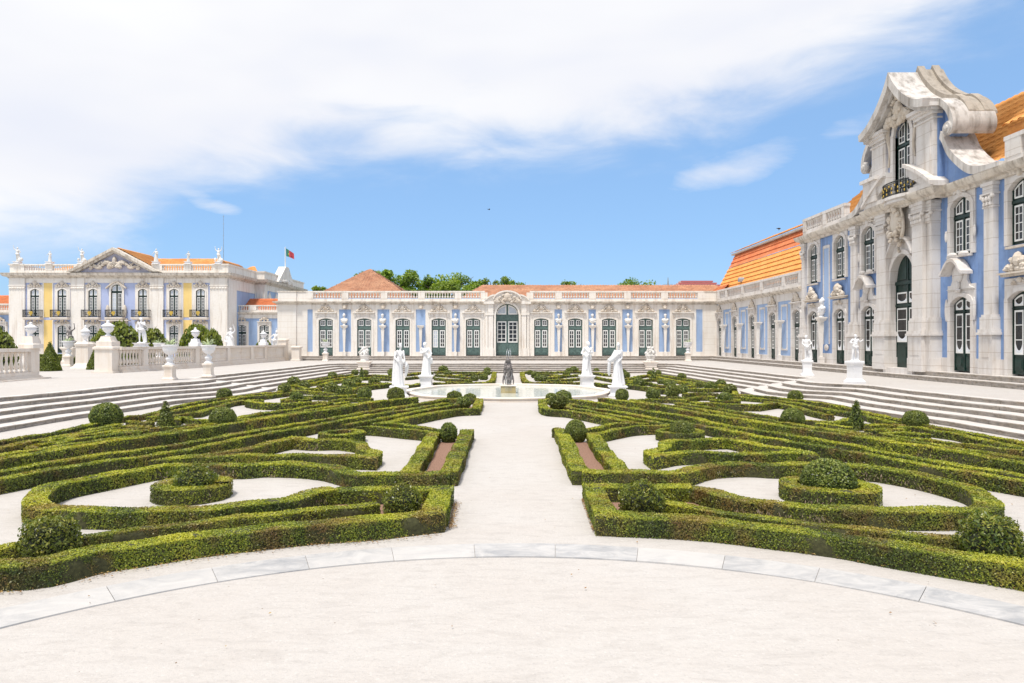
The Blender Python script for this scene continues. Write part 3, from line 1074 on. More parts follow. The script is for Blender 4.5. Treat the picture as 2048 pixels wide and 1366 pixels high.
    me = fast_mesh(name, V, np.vstack([fc, lf + len(core)]), None, [M['hedge_core'], M[mat_], M['twig']],
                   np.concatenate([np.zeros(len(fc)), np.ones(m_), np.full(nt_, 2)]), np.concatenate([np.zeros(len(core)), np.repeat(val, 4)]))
    LEAFN[0] += m_
    o = bpy.data.objects.new(name, me)
    COL.objects.link(o)
    o.location = ctr
    tag(o, label, 'hedge', group)
    return o


def blob_mesh(name, rad, leaf, cover, core_m, leaf_m, squash=0.94, bottom=-0.72, lump=0.05, spread=0.75, seed=0, shape=None, lift=0.6, aspect=0.62, mean=0.50):
    """a clipped plant of unit-ish size: dark core and leaves all over it; shape(dir)->radius factor"""
    r_ = np.random.default_rng(seed)
    nu, nv = 22, 14
    th = np.linspace(0, 2 * PI, nu, endpoint=False)
    ph = np.linspace(math.asin(bottom), PI / 2, nv)
    T, P_ = np.meshgrid(th, ph)
    dirs = np.stack([np.cos(P_) * np.cos(T), np.cos(P_) * np.sin(T), np.sin(P_)], -1).reshape(-1, 3)
    def bumpy(dv):
        return 1 + lump * (np.sin(dv[:, 0] * 5 + seed) * np.sin(dv[:, 1] * 6 + 2 * seed) + 0.6 * np.sin(dv[:, 2] * 9 + seed))
    def rad_of(dv):
        f = bumpy(dv)
        if shape is not None:
            f = f * shape(dv)
        return f
    sc = np.array([rad, rad, rad * squash])
    core = dirs * rad_of(dirs)[:, None] * sc * 0.93
    f = []
    for j in range(nv - 1):
        for i in range(nu):
            f.append((j * nu + i, j * nu + (i + 1) % nu, (j + 1) * nu + (i + 1) % nu, (j + 1) * nu + i))
    n = int(4 * PI * rad * rad * 0.85 * cover / (0.57 * leaf ** 2))
    dv = unit(r_.normal(0, 1, (n, 3)))
    dv = dv[dv[:, 2] > bottom]
    pos = dv * rad_of(dv)[:, None] * sc
    lv = leaf_quads(pos, unit(dv / sc), np.full(len(dv), leaf), spread, lift, aspect)
    val = np.clip(r_.normal(mean, 0.2, len(dv)) + 0.14 * dv[:, 2] + 0.12 * np.sin(dv[:, 0] * 7 + seed) * np.sin(dv[:, 1] * 6), 0, 1)  # leaves paler upwards: lit tops put into the leaf colour
    lf = np.arange(4 * len(dv)).reshape(-1, 4)
    V = np.vstack([core, lv])
    V[:, 2] -= bottom * rad * squash
    LEAFN[0] += len(dv)
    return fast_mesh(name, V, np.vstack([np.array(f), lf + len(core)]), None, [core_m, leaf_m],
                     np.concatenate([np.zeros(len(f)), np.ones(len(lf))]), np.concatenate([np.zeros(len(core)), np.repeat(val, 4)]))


# picture coordinates of the survey photographs: (origin, scale) of each detail sheet
REG = dict(A=(0, 720, 5.12), B=(300, 720, 5.12), C=(600, 700, 5.12), D=(0, 900, 4.096), E=(480, 820, 4.096), F=(1040, 700, 5.12), G=(1340, 720, 5.12),
           H=(1648, 740, 5.12), I=(1080, 820, 4.096), J=(1548, 900, 4.096), K=(640, 780, 6.0235), M=(480, 720, 6.4), N=(0, 780, 6.4), O=(300, 780, 6.4),
           Q=(1060, 780, 6.0235), R=(1220, 720, 6.4), S=(1728, 800, 6.4), U=(780, 720, 4.2667))


def ground_pt(u, v, z=0.0):
    y = (H - z) * F / (v - CV)
    return ((u - CU) * y / F, y)


def at(u, v, y):
    return ((u - CU) * y / F, y, H - (v - CV) * y / F)


def plan(txt, z):
    """plan points of a hedge line measured at height z"""
    out_, reg = [], None
    tok = txt.split()
    i = 0
    while i < len(tok):
        if tok[i] in REG:
            reg = REG[tok[i]]
            i += 1
            continue
        x, y = float(tok[i]), float(tok[i + 1])
        out_.append(ground_pt(reg[0] + x / reg[2], reg[1] + y / reg[2], z))
        i += 2
    return out_

# ------------------------------------------------------------------ ground, terrace, steps, marble band
ZT, ZB = 0.65, 1.05


def structure(name, mb, m, smooth=False):
    return tag(mb.build(name, m, None, None, smooth), kind='structure')


gm = MB()
NX, NY = 60, 60
gx = [-40 + 80 * i / NX for i in range(NX + 1)]
gy = [-40 + 96 * i / NY for i in range(NY + 1)]
gm.add([(x, y, 0.012 * noise.noise(Vector((x * 0.5, y * 0.5, 3)))) for y in gy for x in gx],
       [(j * (NX + 1) + i, j * (NX + 1) + i + 1, (j + 1) * (NX + 1) + i + 1, (j + 1) * (NX + 1) + i) for j in range(NY) for i in range(NX)])
structure('gravel_ground', gm, M['gravel'], True)
gm = MB()
gm.add([(-1600, -1600, -1.2), (1600, -1600, -1.2), (1600, 1600, -1.2), (-1600, 1600, -1.2)], [(0, 1, 2, 3)])
structure('distant_ground', gm, M['lawn_earth'])

EDGE = [(-15.9, -2), (-15.4, 20.8), (-14.95, 23.5), (-14.75, 26.0), (-14.5, 27.0), (-14.0, 27.9), (-13.45, 29.0), (-13.25, 30.2), (-13.3, 31.3), (-14.5, 31.75),
        (-14.62, 34.0), (-13.8, 50.9), (-13.55, 52.3), (-12.9, 53.1), (12.5, 53.1), (13.2, 52.2), (13.35, 50.2), (14.25, 32.7),
        (14.2, 31.75), (13.4, 31.2), (12.85, 30.2), (12.75, 28.9), (13.0, 27.9), (13.6, 27.3), (14.15, 26.6), (14.1, 23.5), (14.35, 21), (14.66, 19.3), (15.6, -2)]
tm = MB()
outer = [(70, -2), (70, 150), (-120, 150), (-120, -2)]
n0 = len(EDGE)
tm.add([(x, y, ZT) for x, y in EDGE + outer], [])
# fan the terrace sheet into three convex-ish pieces
tm.f.append(tuple(list(range(0, 14)) + [n0 + 2, n0 + 3]))
tm.f.append(tuple([13, 14, n0 + 1, n0 + 2]))
tm.f.append(tuple(list(range(14, n0)) + [n0, n0 + 1]))
structure('terrace', tm, M['gravel'])
prof = []
rz, tr = ZT / 5, 0.57
for i in range(5):
    z1, d0 = ZT - rz * i + 0.004, tr * i
    prof += [(d0 - 0.35 if i == 0 else d0 - tr + 0.002, z1), (d0 + 0.045, z1), (d0 + 0.05, z1 - 0.015), (d0 + 0.045, z1 - 0.035), (d0, z1 - 0.042), (d0, z1 - rz - (0.1 if i == 4 else 0))]
def resample(path, step):
    out_ = []
    for a, b in zip(path[:-1], path[1:]):
        k_ = max(1, int(math.hypot(b[0] - a[0], b[1] - a[1]) / step))
        out_ += [(a[0] + (b[0] - a[0]) * i / k_, a[1] + (b[1] - a[1]) * i / k_) for i in range(k_)]
    return out_ + [path[-1]]


def wear(mb, amt):
    mb.v = [(x + amt * noise.noise(Vector((x * 1.1, y * 1.1, z * 9))), y + amt * noise.noise(Vector((y * 1.1 + 9, x, z * 9))), z + 0.5 * amt * noise.noise(Vector((x * 1.7, y * 1.7, z * 9 + 4)))) for x, y, z in mb.v]
    return mb


sm = wear(MB().sweep(prof, resample(EDGE, 0.45)), 0.022)
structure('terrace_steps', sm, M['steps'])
# two shallow steps along the foot of the buildings
prof2 = [(0.7, ZT - 0.1), (0.7, ZT + 0.16), (0.745, ZT + 0.165), (0.74, ZT + 0.2), (0.30, ZT + 0.202), (0.30, ZB - 0.04), (0.345, ZB - 0.035), (0.34, ZB), (-0.8, ZB + 0.002)]
sm = MB().sweep([(o, z) for o, z in prof2], [(-19.0, 61.9), (18.75, 61.9), (19.0, 61.6), (19.0, 12)])
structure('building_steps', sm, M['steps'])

# marble ring set in the gravel
bm_ = MB()
cx, cy, r0, r1 = 0.1, 1.66, 5.80, 6.28
a0, a1, k = math.radians(8), math.radians(172), 19
for i in range(k):
    s0 = a0 + (a1 - a0) * i / k + 0.0005
    s1 = a0 + (a1 - a0) * (i + 1) / k - 0.0005
    pts = [(cx + r0 * math.cos(s0 + (s1 - s0) * q / 5), cy + r0 * math.sin(s0 + (s1 - s0) * q / 5)) for q in range(6)]
    pts += [(cx + r1 * math.cos(s1 - (s1 - s0) * q / 5), cy + r1 * math.sin(s1 - (s1 - s0) * q / 5)) for q in range(6)]
    bm_.prism(pts, -0.05, 0.013 + 0.001 * (i % 2), 'xy')
structure('marble_paving_band', bm_, M['band'])


# ------------------------------------------------------------------ hedges
HT, HL = 0.23, 0.17
soil = MB()


def bed(txt, z=0.0):
    p = plan(txt, HT)
    soil.add([(x, y, 0.022) for x, y in p], [tuple(range(len(p)))])


bed('E 1470 520 1640 190 1800 165 1770 510')
bed('I 400 495 250 170 420 200 620 490')
bed('K 700 372 1600 170 1880 118 1860 205 1300 275 900 355')
bed('Q 460 165 160 118 190 205 700 275 1300 380 1560 385')
bed('E 780 655 1540 655 1540 800 600 900 300 920 300 830')
bed('I 540 640 1240 640 1700 780 1900 900 1500 885 640 840')
structure('planting_bed', soil, M['soil'])

HG = [
    # side, label, width, height, points (far ends run on beyond the picture)
    ('front border box hedge along the gravel left of the central path, returning round a corner', .30, HT, 0, 'D -900 1075 -450 985 0 927 400 900 800 808 1250 742 1600 692 2040 640 E 560 922 1130 884 1590 836 1655 635 1400 636 1000 636 780 640'),
    ('large oval loop of box hedge round the left ring planter nearest the viewer', .30, HT, 0, 'E 770 640 640 664 420 728 200 752 0 772 D 1700 468 1300 478 900 483 600 475 380 462 290 430 310 370 400 305 550 262 700 233 1050 168 1350 117 1700 112 2000 118 E 200 434 500 440 700 460 850 494 1000 520 1400 512 1720 510'),
    ('low inner box hedge with bare stems between left front border and oval loop', .20, HL, 0, 'D -500 880 -300 850 0 792 650 700 1000 660 1400 610 1800 568 E 0 872 300 848 600 818 900 792 1130 765'),
    ('straight olive box hedge edging the path left, beside brown mulch strip', .30, HT, 0, 'E 1712 508 1862 160'),
    ('brown topped curving hedge behind the small ball at the left mulch strip', .17, HT, 0, 'K 1650 470 1440 472 1200 440 1000 415 850 395 640 405'),
    ('straight dark sided hedge on the inner side of the left mulch strip', .28, HT, 0, 'E 1388 504 1592 182'),
    ('short brown faced hedge between left mulch strip and ring with the agave', .17, HT, 0, 'K 1370 508 1300 497 1000 470 800 452 600 437 430 436'),
    ('leaf shaped closed box hedge left, with a pinched waist behind the oval', .26, HT, 1, 'E -640 400 B 500 985 700 975 1000 962 E 300 368 600 368 900 378 1070 384 1105 345 1020 312 985 262 900 247 800 238 600 242 430 227 300 255 150 290 0 325 B 850 930 600 955'),
    ('lowest of the long diagonal hedges left, brown topped, next to the oval', .22, HT, 0, 'A -700 1330 -300 1268 0 1213 500 1125 1000 1045 1500 975 2000 890 O 1300 590 2000 465 K 300 348 700 285 1000 242 1300 187 1500 157'),
    ('thin tan hedge joining the lowest left diagonal near the three balls', .20, HT, 0, 'K 1480 158 1640 160 1640 172 1300 232 1000 287 700 342 400 397 300 412'),
    ('olive edge hedge with a rounded corner by the path, below the three left balls', .26, HT, 0, 'K 1925 105 1882 217 1600 232 1200 303 900 365 740 396 640 404'),
    ('middle long diagonal hedge left, ending at the three balls by the pool', .22, HT, 0, 'A -700 1250 -300 1190 N 0 1030 600 935 1000 870 1500 800 2040 725 O 400 678 800 610 1200 540 1600 478 2040 400 K 300 305 600 253 1000 192 1300 140 1500 107 1900 98'),
    ('tall long diagonal hedge left, ending in a square tip by the white statue', .26, .27, 0, 'A -700 1125 -300 1065 N 0 872 500 795 1000 716 1500 642 2000 576 O 500 505 1000 430 1500 358 2000 280 K 200 215 600 148 900 109 1160 87'),
    ('bright low hedge running just behind the tall left diagonal', .20, HL, 0, 'N -300 880 0 828 400 775 850 700 1300 632 2000 548 O 400 490 760 440 1150 380 M 300 725 600 680 1000 622 1400 565 1700 525 1850 510'),
    ('low hedge left between pear loop and the bright hedge, passing the large ball', .18, HL, 0, 'O 1050 372 1200 340 1500 288 1800 246 M 0 725 300 665 600 640 900 590 1150 556 1400 530'),
    ('border hedge along the foot of the left steps', .20, HL, 0, 'N -300 710 0 648 300 592 700 537 1000 468 1190 432 1540 348 1800 318 2000 280 O 290 222 600 152 870 108 1060 85 1400 47 1640 22 M 490 406 640 335 800 285 1000 240 1130 220 1250 200 1440 182'),
    ('second hedge in from the left steps, running behind the cone', .20, HL, 0, 'O 0 340 290 268 700 182 1000 122 1250 82 1450 72 1640 47 1800 27 M 640 412'),
    ('straight hedge with a cut end left, below the ball by the steps', .22, HL, 0, 'N -300 800 0 742 300 670 600 612 900 560 1200 492 1530 434'),
    ('scroll hedge curling before the left border, beside the cut end', .18, HL, 0, 'N 420 735 380 718 500 692 800 650 1000 592 1300 547 1600 500 1900 472'),
    ('tiny scroll hedge inside the left corner curl', .16, HL, 0, 'N 700 690 850 655 1050 615 1400 560 1800 520'),
    ('leaf hedge with a blunt end left of the pear loop', .22, HL, 0, 'O 300 322 520 290 620 285 850 212 1050 152 1240 130'),
    ('small curl of hedge at the foot of the left cone', .18, HL, 0, 'O 350 385 370 350 470 345 540 372 700 378 780 384'),
    ('pear shaped bright loop hedge round the left small ring', .22, HT, 0, 'M 300 510 130 512 112 528 300 552 600 553 900 532 1050 527 1170 547'),
    ('hedge with brown flank behind the pear loop on the left', .18, HL, 0, 'M 830 455 1150 467 1300 455 1500 440'),
    ('low curled hedge below the two neighbouring balls left', .18, HL, 0, 'M 1150 512 1300 497 1500 487 1700 490'),
    ('thin border hedge running to the left corner of the back steps', .20, HL, 0, 'M 830 310 900 300 1130 252 1400 215 1560 192 1700 188 1950 205'),
    ('bright fanned hedge in front of the left far cone', .18, HL, 0, 'M 1000 312 1300 258 1500 233 1700 225 1960 240'),
    ('brown faced border hedge left of the white statue by the cross path', .24, HT, 0, 'M 1400 390 1440 370 1560 337 1940 297'),
    ('low hedge behind the ball at the left edge of the inner path', .18, HL, 0, 'M 640 320 760 340 850 362 1090 352'),
    ('orange topped low hedge left, between two ball pairs', .18, HL, 0, 'M 680 352 670 385 830 395 1000 402 1150 420 1240 438'),
    ('narrow bright hedge left under the far balls', .16, HL, 0, 'M 1150 330 1300 330 1500 300 1700 300 1900 285'),
    ('bright low hedge in front of the left cone base', .18, HL, 0, 'O 20 492 150 472 350 457 550 440 760 447'),
    ('low bright hedge patch between left cone and the large diagonal ball', .18, HL, 0, 'O 540 478 650 460 760 462'),
    ('short bright hedge left of the left cone, upper one', .18, HL, 0, 'N 1640 398 1760 406 1960 408'),
    ('short bright hedge left of the left cone, lower one', .18, HL, 0, 'N 1550 458 1750 470 1940 464'),
    ('low hedge line left under the two short bright hedges', .18, HL, 0, 'N 1250 540 1600 522 1900 506'),
    ('low wavy hedge left joining curl and cut end', .18, HL, 0, 'N 560 660 850 600 1150 535 1500 478'),
    # right
    ('bright low hedge in front of the right cone base', .18, HL, 0, 'G 1400 692 1700 702 1850 724 2048 748'),
    ('short mottled hedge right of the right cone, upper one', .18, HL, 0, 'S 40 330 250 312 470 322'),
    ('short mottled hedge right of the right cone, lower one', .18, HL, 0, 'S 40 388 250 376 470 372'),
    ('low hedge line right behind the large diagonal ball', .18, HL, 0, 'G 1500 650 1650 662 1840 690'),
    ('front border box hedge along the gravel right of the central path, returning round a corner', .30, HT, 0, 'J 2900 1075 2500 1000 2048 925 1500 845 1000 768 500 690 0 628 I 1500 908 1000 872 545 857 430 614 800 618 1100 620 1240 624'),
    ('large oval loop of box hedge round the right ring planter with the big ball', .30, HT, 0, 'I 1230 623 1380 645 1500 690 1700 727 2000 762 J 0 432 300 462 600 480 1000 490 1400 487 1660 480 1760 445 1730 385 1640 318 1400 245 1150 193 900 150 650 128 250 108 0 115 I 1700 432 1420 440 1300 462 1130 502 700 506 345 504'),
    ('low inner box hedge with white flecks between right front border and oval loop', .20, HL, 0, 'I 1010 752 1300 802 1600 845 1900 885 J 0 560 400 602 800 648 1200 690 1500 722 1900 790 2300 860'),
    ('straight olive box hedge edging the path right, beside brown mulch strip', .30, HT, 0, 'I 330 500 168 152'),
    ('bright curving hedge behind the small ball at the right mulch strip', .17, HT, 0, 'F 345 800 Q 430 472 680 468 900 422 1050 397 1160 397 1300 392'),
    ('straight dark sided hedge on the inner side of the right mulch strip', .28, HT, 0, 'I 662 492 425 190'),
    ('bright topped hedge between right mulch strip and small ring', .17, HT, 0, 'Q 720 528 850 512 1050 470 1250 440 1450 428 1680 424'),
    ('leaf shaped closed box hedge right, with a pinched waist behind the oval', .26, HT, 1, 'I 945 380 1100 352 1400 342 1700 356 1900 345 G 800 958 1100 942 1300 945 1450 965 1400 940 1200 915 1000 885 800 840 600 797 I 1550 228 1300 236 1100 245 1030 262 1020 310 905 335'),
    ('lowest of the long diagonal hedges right, brown topped, next to the oval', .22, HT, 0, 'Q 490 165 900 235 1200 285 1650 360 2004 412 G 270 655 600 720 1000 795 1400 855 1900 935 H 700 905 1100 985 1500 1045 2048 1135 2500 1210'),
    ('thin tan hedge joining the lowest right diagonal near the three balls', .20, HT, 0, 'Q 480 165 465 190 480 207 800 267 1200 328 1500 378 1660 412'),
    ('olive edge hedge with a corner by the path, below the three right balls', .26, HT, 0, 'Q 148 110 190 216 500 248 900 320 1150 375 1400 404'),
    ('middle long diagonal hedge right, ending at the three balls by the pool', .22, HT, 0, 'Q 200 100 560 118 1000 180 1500 258 2000 338 G 400 630 800 698 1200 762 1600 828 2048 900 H 500 815 1000 900 1500 990 2048 1085 2500 1165'),
    ('tall long diagonal hedge right, ending in a square tip by the white statue', .26, .27, 0, 'Q 850 95 1200 135 1600 190 2000 262 G 400 555 800 616 1200 676 1600 735 2000 790 S 500 555 1000 620 1500 705 2048 795 2500 870'),
    ('low hedge running just behind the tall right diagonal', .20, HL, 0, 'R 270 507 600 556 900 592 1300 650 1700 714 2048 766 G 1140 632 1500 690 S 0 443 400 490 800 540 1100 600 1350 640 1700 690 2048 742 2400 800'),
    ('low hedge right between pear loop and large ball', .18, HL, 0, 'G 60 438 425 485 800 540 1140 598'),
    ('border hedge along the foot of the right steps', .20, HL, 0, 'R 590 183 760 205 870 228 1000 247 1240 288 1480 335 1610 415 G 640 350 1000 370 1220 400 1400 420 1700 460 1850 490 S 0 150 300 215 510 262 820 315 1200 390 1600 465 2048 545 2400 610'),
    ('second hedge in from the right steps, passing behind the cone', .20, HL, 0, 'G 640 372 1000 397 1300 440 1500 480 1830 535 H 380 450 600 510 760 545'),
    ('leaf hedge with a blunt end right of the pear loop', .22, HL, 0, 'G 1085 440 1300 480 1500 535 1650 565'),
    ('small curl of hedge at the foot of the right cone', .18, HL, 0, 'G 1380 622 1560 625 1700 640 1800 600'),
    ('mottled hedge with bare stems between right cone and the steps', .20, HL, 0, 'H 430 562 620 552 790 560 790 600 600 610 450 612'),
    ('straight hedge with a cut end right, below the ball by the steps', .22, HL, 0, 'S 480 330 700 345 900 390 1200 430 1450 490 1800 560 2048 612 2400 680'),
    ('scroll hedge curling before the right border, beside the cut end', .18, HL, 0, 'S 850 440 620 428 500 410 300 420 230 432 600 475 1000 520 1400 565 1700 602 2048 645'),
    ('pear shaped loop hedge round the right small ring', .22, HT, 0, 'G 980 425 1062 432 900 456 600 452 420 440 250 430 R 1130 555'),
    ('hedge behind the pear loop on the right with a bright top', .18, HL, 0, 'R 940 430 1100 415 1380 428'),
    ('low curled hedge below the two neighbouring balls right', .18, HL, 0, 'R 270 510 500 497 800 500 1000 515'),
    ('thin border hedge running to the right corner of the back steps', .20, HL, 0, 'R 200 240 330 212 480 190 600 212 700 235 1000 280 1200 303'),
    ('bright fanned hedge in front of the right far cone', .18, HL, 0, 'R 200 268 500 242 640 245 840 262 1090 312'),
    ('brown faced border hedge right of the white statue by the cross path', .24, HT, 0, 'R 215 312 500 345 690 378'),
    ('low hedge behind the ball at the right edge of the inner path', .18, HL, 0, 'R 1000 362 1250 372 1450 365'),
    ('yellowish low hedge right, between two ball pairs', .18, HL, 0, 'R 640 462 900 472 980 490 1150 468 1350 472'),
    ('narrow bright hedge right under the far balls', .16, HL, 0, 'R 230 290 500 290 680 330 840 330 1100 330'),
    # blocks beyond the pool
    ('short brown hedge beyond the pool between the two left statues', .24, HT, 0, 'U 140 215 200 212 265 198'),
    ('low front hedge left beyond the pool, starting at the small statue', .26, HT, 0, 'U 372 195 480 197'),
    ('corner hedge left beyond the pool, turning along the far path', .24, HT, 0, 'U 480 185 690 190 858 178 893 103'),
    ('back hedge left along the foot of the far steps', .22, HL, 0, 'U 380 99 600 100 890 100'),
    ('slanting hedge left in the far block, dipping towards the path', .20, HL, 0, 'U 385 150 500 162 690 172'),
    ('thin middle hedge left in the far block', .18, HL, 0, 'U 390 122 600 137 700 150'),
    ('thin hedge left between the far balls', .18, HL, 0, 'U 520 132 640 120 780 112'),
    ('long thin hedge left behind the small statue pedestal', .18, HL, 0, 'U 140 150 260 138 380 140'),
    ('back hedge left beyond the big statue', .18, HL, 0, 'U 140 120 260 108 370 105'),
    ('front hedge right beyond the pool between the two right statues', .24, HT, 0, 'U 1742 195 1800 200 1900 212'),
    ('low square hedge right beyond the pool before the small statue', .26, HT, 0, 'U 1555 192 1630 190'),
    ('corner hedge right beyond the pool, turning along the far path', .24, HT, 0, 'U 1125 103 1165 180 1330 190 1560 187'),
    ('back hedge right along the foot of the far steps', .22, HL, 0, 'U 1130 100 1400 98 1630 97'),
    ('slanting hedge right in the far block, dipping towards the path', .20, HL, 0, 'U 1340 172 1500 162 1625 152'),
    ('thin middle hedge right in the far block', .18, HL, 0, 'U 1330 150 1450 135 1620 122'),
    ('thin hedge right between the far balls', .18, HL, 0, 'U 1250 112 1400 122 1500 132'),
    ('long thin hedge right behind the small statue pedestal', .18, HL, 0, 'U 1740 140 1800 152 1900 168'),
    ('back hedge right beyond the big statue', .18, HL, 0, 'U 1740 108 1880 122'),
]
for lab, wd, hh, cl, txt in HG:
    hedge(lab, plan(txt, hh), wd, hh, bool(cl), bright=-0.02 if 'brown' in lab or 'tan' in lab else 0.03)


def ring(label, c, r_, wd=0.24, h_=HT):
    pts = [(c[0] + r_ * math.cos(2 * PI * i / 14), c[1] + r_ * math.sin(2 * PI * i / 14)) for i in range(14)]
    hedge(label, pts, wd, h_, True)


def ring_at(label, u, vf, vb, uw, wd=0.24):
    """front and back middle of the ring's top in the picture, outer width"""
    yf, yb = ground_pt(u, vf, HT)[1], ground_pt(u, vb, HT)[1]
    yc = (yf + yb) / 2
    ring(label, ((u - CU) * yc / F, yc), uw * yc / F / 2 - wd / 2, wd)
    return ((u - CU) * yc / F, yc)


RC1 = ring_at('round green box ring round a loose ball inside the left oval', 386, 976, 955, 147, .26)
RC2 = ring_at('reddish round box ring round the big ball inside the right oval', 1657, 980, 956, 187, .26)
RC3 = ring_at('bright round box ring round the grey agave left', 684, 870.5, 857, 94, .18)
RC4 = ring_at('octagonal box ring with a leafy ball right of the path', 1359, 868, 854.5, 95, .18)
RC5 = ring_at('small flat box ring round a dark ball inside the left pear loop', 593, 801, 793.5, 62, .16)
RC6 = ring_at('small flat box ring round a dark ball inside the right pear loop', 1451, 803, 795.5, 60, .16)

# ------------------------------------------------------------------ topiary balls and cones
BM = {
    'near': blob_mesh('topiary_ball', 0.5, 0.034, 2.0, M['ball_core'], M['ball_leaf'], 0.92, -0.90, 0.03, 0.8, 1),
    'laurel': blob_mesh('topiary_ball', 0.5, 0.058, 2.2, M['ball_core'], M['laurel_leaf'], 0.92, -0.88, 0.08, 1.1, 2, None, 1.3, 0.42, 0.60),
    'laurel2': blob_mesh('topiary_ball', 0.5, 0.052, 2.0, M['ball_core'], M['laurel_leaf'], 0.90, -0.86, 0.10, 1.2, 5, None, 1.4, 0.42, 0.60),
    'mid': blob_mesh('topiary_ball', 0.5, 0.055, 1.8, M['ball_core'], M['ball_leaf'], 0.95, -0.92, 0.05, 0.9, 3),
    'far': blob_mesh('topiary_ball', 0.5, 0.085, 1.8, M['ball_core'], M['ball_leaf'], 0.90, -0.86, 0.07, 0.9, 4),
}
_used = set()


def ball(label, u, v, d, kind='far', y=None, k=1.0, zs=1.0):
    if y is None:
        y = H * F / (v - CV + 0.44 * d)
    x = (u - CU) * y / F
    s = d * y / F * k
    o = bpy.data.objects.new('topiary_ball', BM[kind])
    COL.objects.link(o)
    o.location = (x, y, -0.02)
    o.rotation_euler = (0, 0, R.uniform(0, 6.28))
    o.rotation_euler = (R.uniform(-.05, .05), R.uniform(-.05, .05), R.uniform(0, 6.28))
    o.scale = (s * R.uniform(0.96, 1.05), s * R.uniform(0.95, 1.05), s * zs * R.uniform(0.94, 1.06))
    return tag(o, label, 'topiary', 'clipped round topiary of the parterre')


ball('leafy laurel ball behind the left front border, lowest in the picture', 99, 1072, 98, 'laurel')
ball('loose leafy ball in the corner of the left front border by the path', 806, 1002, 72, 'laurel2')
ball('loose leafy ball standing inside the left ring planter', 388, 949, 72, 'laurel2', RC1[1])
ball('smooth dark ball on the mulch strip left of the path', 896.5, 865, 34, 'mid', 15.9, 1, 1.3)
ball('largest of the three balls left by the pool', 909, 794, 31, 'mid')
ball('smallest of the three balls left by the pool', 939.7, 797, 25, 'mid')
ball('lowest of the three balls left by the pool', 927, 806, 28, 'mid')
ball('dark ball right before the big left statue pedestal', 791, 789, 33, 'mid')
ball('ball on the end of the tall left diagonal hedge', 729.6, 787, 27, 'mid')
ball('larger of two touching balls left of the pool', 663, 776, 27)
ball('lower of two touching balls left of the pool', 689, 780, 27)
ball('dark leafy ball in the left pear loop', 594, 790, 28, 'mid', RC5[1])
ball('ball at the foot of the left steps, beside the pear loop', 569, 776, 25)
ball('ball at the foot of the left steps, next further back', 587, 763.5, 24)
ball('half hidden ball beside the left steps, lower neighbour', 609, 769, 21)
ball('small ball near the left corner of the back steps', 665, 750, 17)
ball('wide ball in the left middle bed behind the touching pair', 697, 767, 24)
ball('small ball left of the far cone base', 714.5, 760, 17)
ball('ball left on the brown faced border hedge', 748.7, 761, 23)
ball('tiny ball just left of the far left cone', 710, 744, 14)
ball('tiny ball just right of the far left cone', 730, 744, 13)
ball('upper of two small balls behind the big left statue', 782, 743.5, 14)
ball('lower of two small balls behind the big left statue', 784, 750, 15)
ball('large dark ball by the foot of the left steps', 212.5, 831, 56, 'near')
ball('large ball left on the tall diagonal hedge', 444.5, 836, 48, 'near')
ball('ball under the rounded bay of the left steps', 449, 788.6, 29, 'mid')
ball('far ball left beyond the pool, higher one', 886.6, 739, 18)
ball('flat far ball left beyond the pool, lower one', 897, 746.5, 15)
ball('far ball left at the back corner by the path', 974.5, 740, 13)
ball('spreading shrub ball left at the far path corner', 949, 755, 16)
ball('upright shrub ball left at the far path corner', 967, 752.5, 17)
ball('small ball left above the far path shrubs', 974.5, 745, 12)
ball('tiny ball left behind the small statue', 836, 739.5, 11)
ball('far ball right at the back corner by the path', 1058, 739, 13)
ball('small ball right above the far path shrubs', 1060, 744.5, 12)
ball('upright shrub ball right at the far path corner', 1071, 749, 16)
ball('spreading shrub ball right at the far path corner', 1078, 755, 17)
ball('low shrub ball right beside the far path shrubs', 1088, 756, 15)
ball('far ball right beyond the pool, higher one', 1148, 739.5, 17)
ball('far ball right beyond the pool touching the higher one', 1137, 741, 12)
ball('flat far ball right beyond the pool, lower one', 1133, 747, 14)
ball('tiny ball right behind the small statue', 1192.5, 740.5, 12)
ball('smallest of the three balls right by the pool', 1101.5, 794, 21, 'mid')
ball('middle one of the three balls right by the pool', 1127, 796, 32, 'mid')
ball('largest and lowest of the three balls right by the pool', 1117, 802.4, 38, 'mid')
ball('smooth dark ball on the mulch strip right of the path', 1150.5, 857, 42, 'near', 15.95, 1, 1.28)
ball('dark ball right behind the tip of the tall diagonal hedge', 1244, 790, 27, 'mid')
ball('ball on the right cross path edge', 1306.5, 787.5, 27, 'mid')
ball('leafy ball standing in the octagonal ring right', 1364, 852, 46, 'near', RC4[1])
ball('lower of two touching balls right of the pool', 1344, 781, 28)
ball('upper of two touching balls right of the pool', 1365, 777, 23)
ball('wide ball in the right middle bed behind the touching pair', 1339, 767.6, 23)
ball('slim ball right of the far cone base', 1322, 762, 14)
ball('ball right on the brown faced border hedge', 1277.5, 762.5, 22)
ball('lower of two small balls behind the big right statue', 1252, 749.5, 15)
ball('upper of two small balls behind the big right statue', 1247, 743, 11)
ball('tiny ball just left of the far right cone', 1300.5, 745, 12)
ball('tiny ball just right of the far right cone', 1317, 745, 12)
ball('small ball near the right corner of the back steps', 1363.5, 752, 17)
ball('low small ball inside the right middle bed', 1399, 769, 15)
ball('wide low ball by the right steps', 1421, 771, 23)
ball('ball at the foot of the right steps, behind the wide low one', 1442, 766, 21)
ball('ball at the foot of the right steps, beside the pear loop', 1460, 778, 25)
ball('dark leafy ball in the right pear loop', 1450.5, 792.6, 30, 'mid', RC6[1])
ball('ball under the rounded bay of the right steps', 1591, 792, 28, 'mid')
ball('large ball right on the tall diagonal hedge', 1585, 836, 43, 'near')
ball('wide ball by the foot of the right steps', 1830.6, 838, 46, 'near')
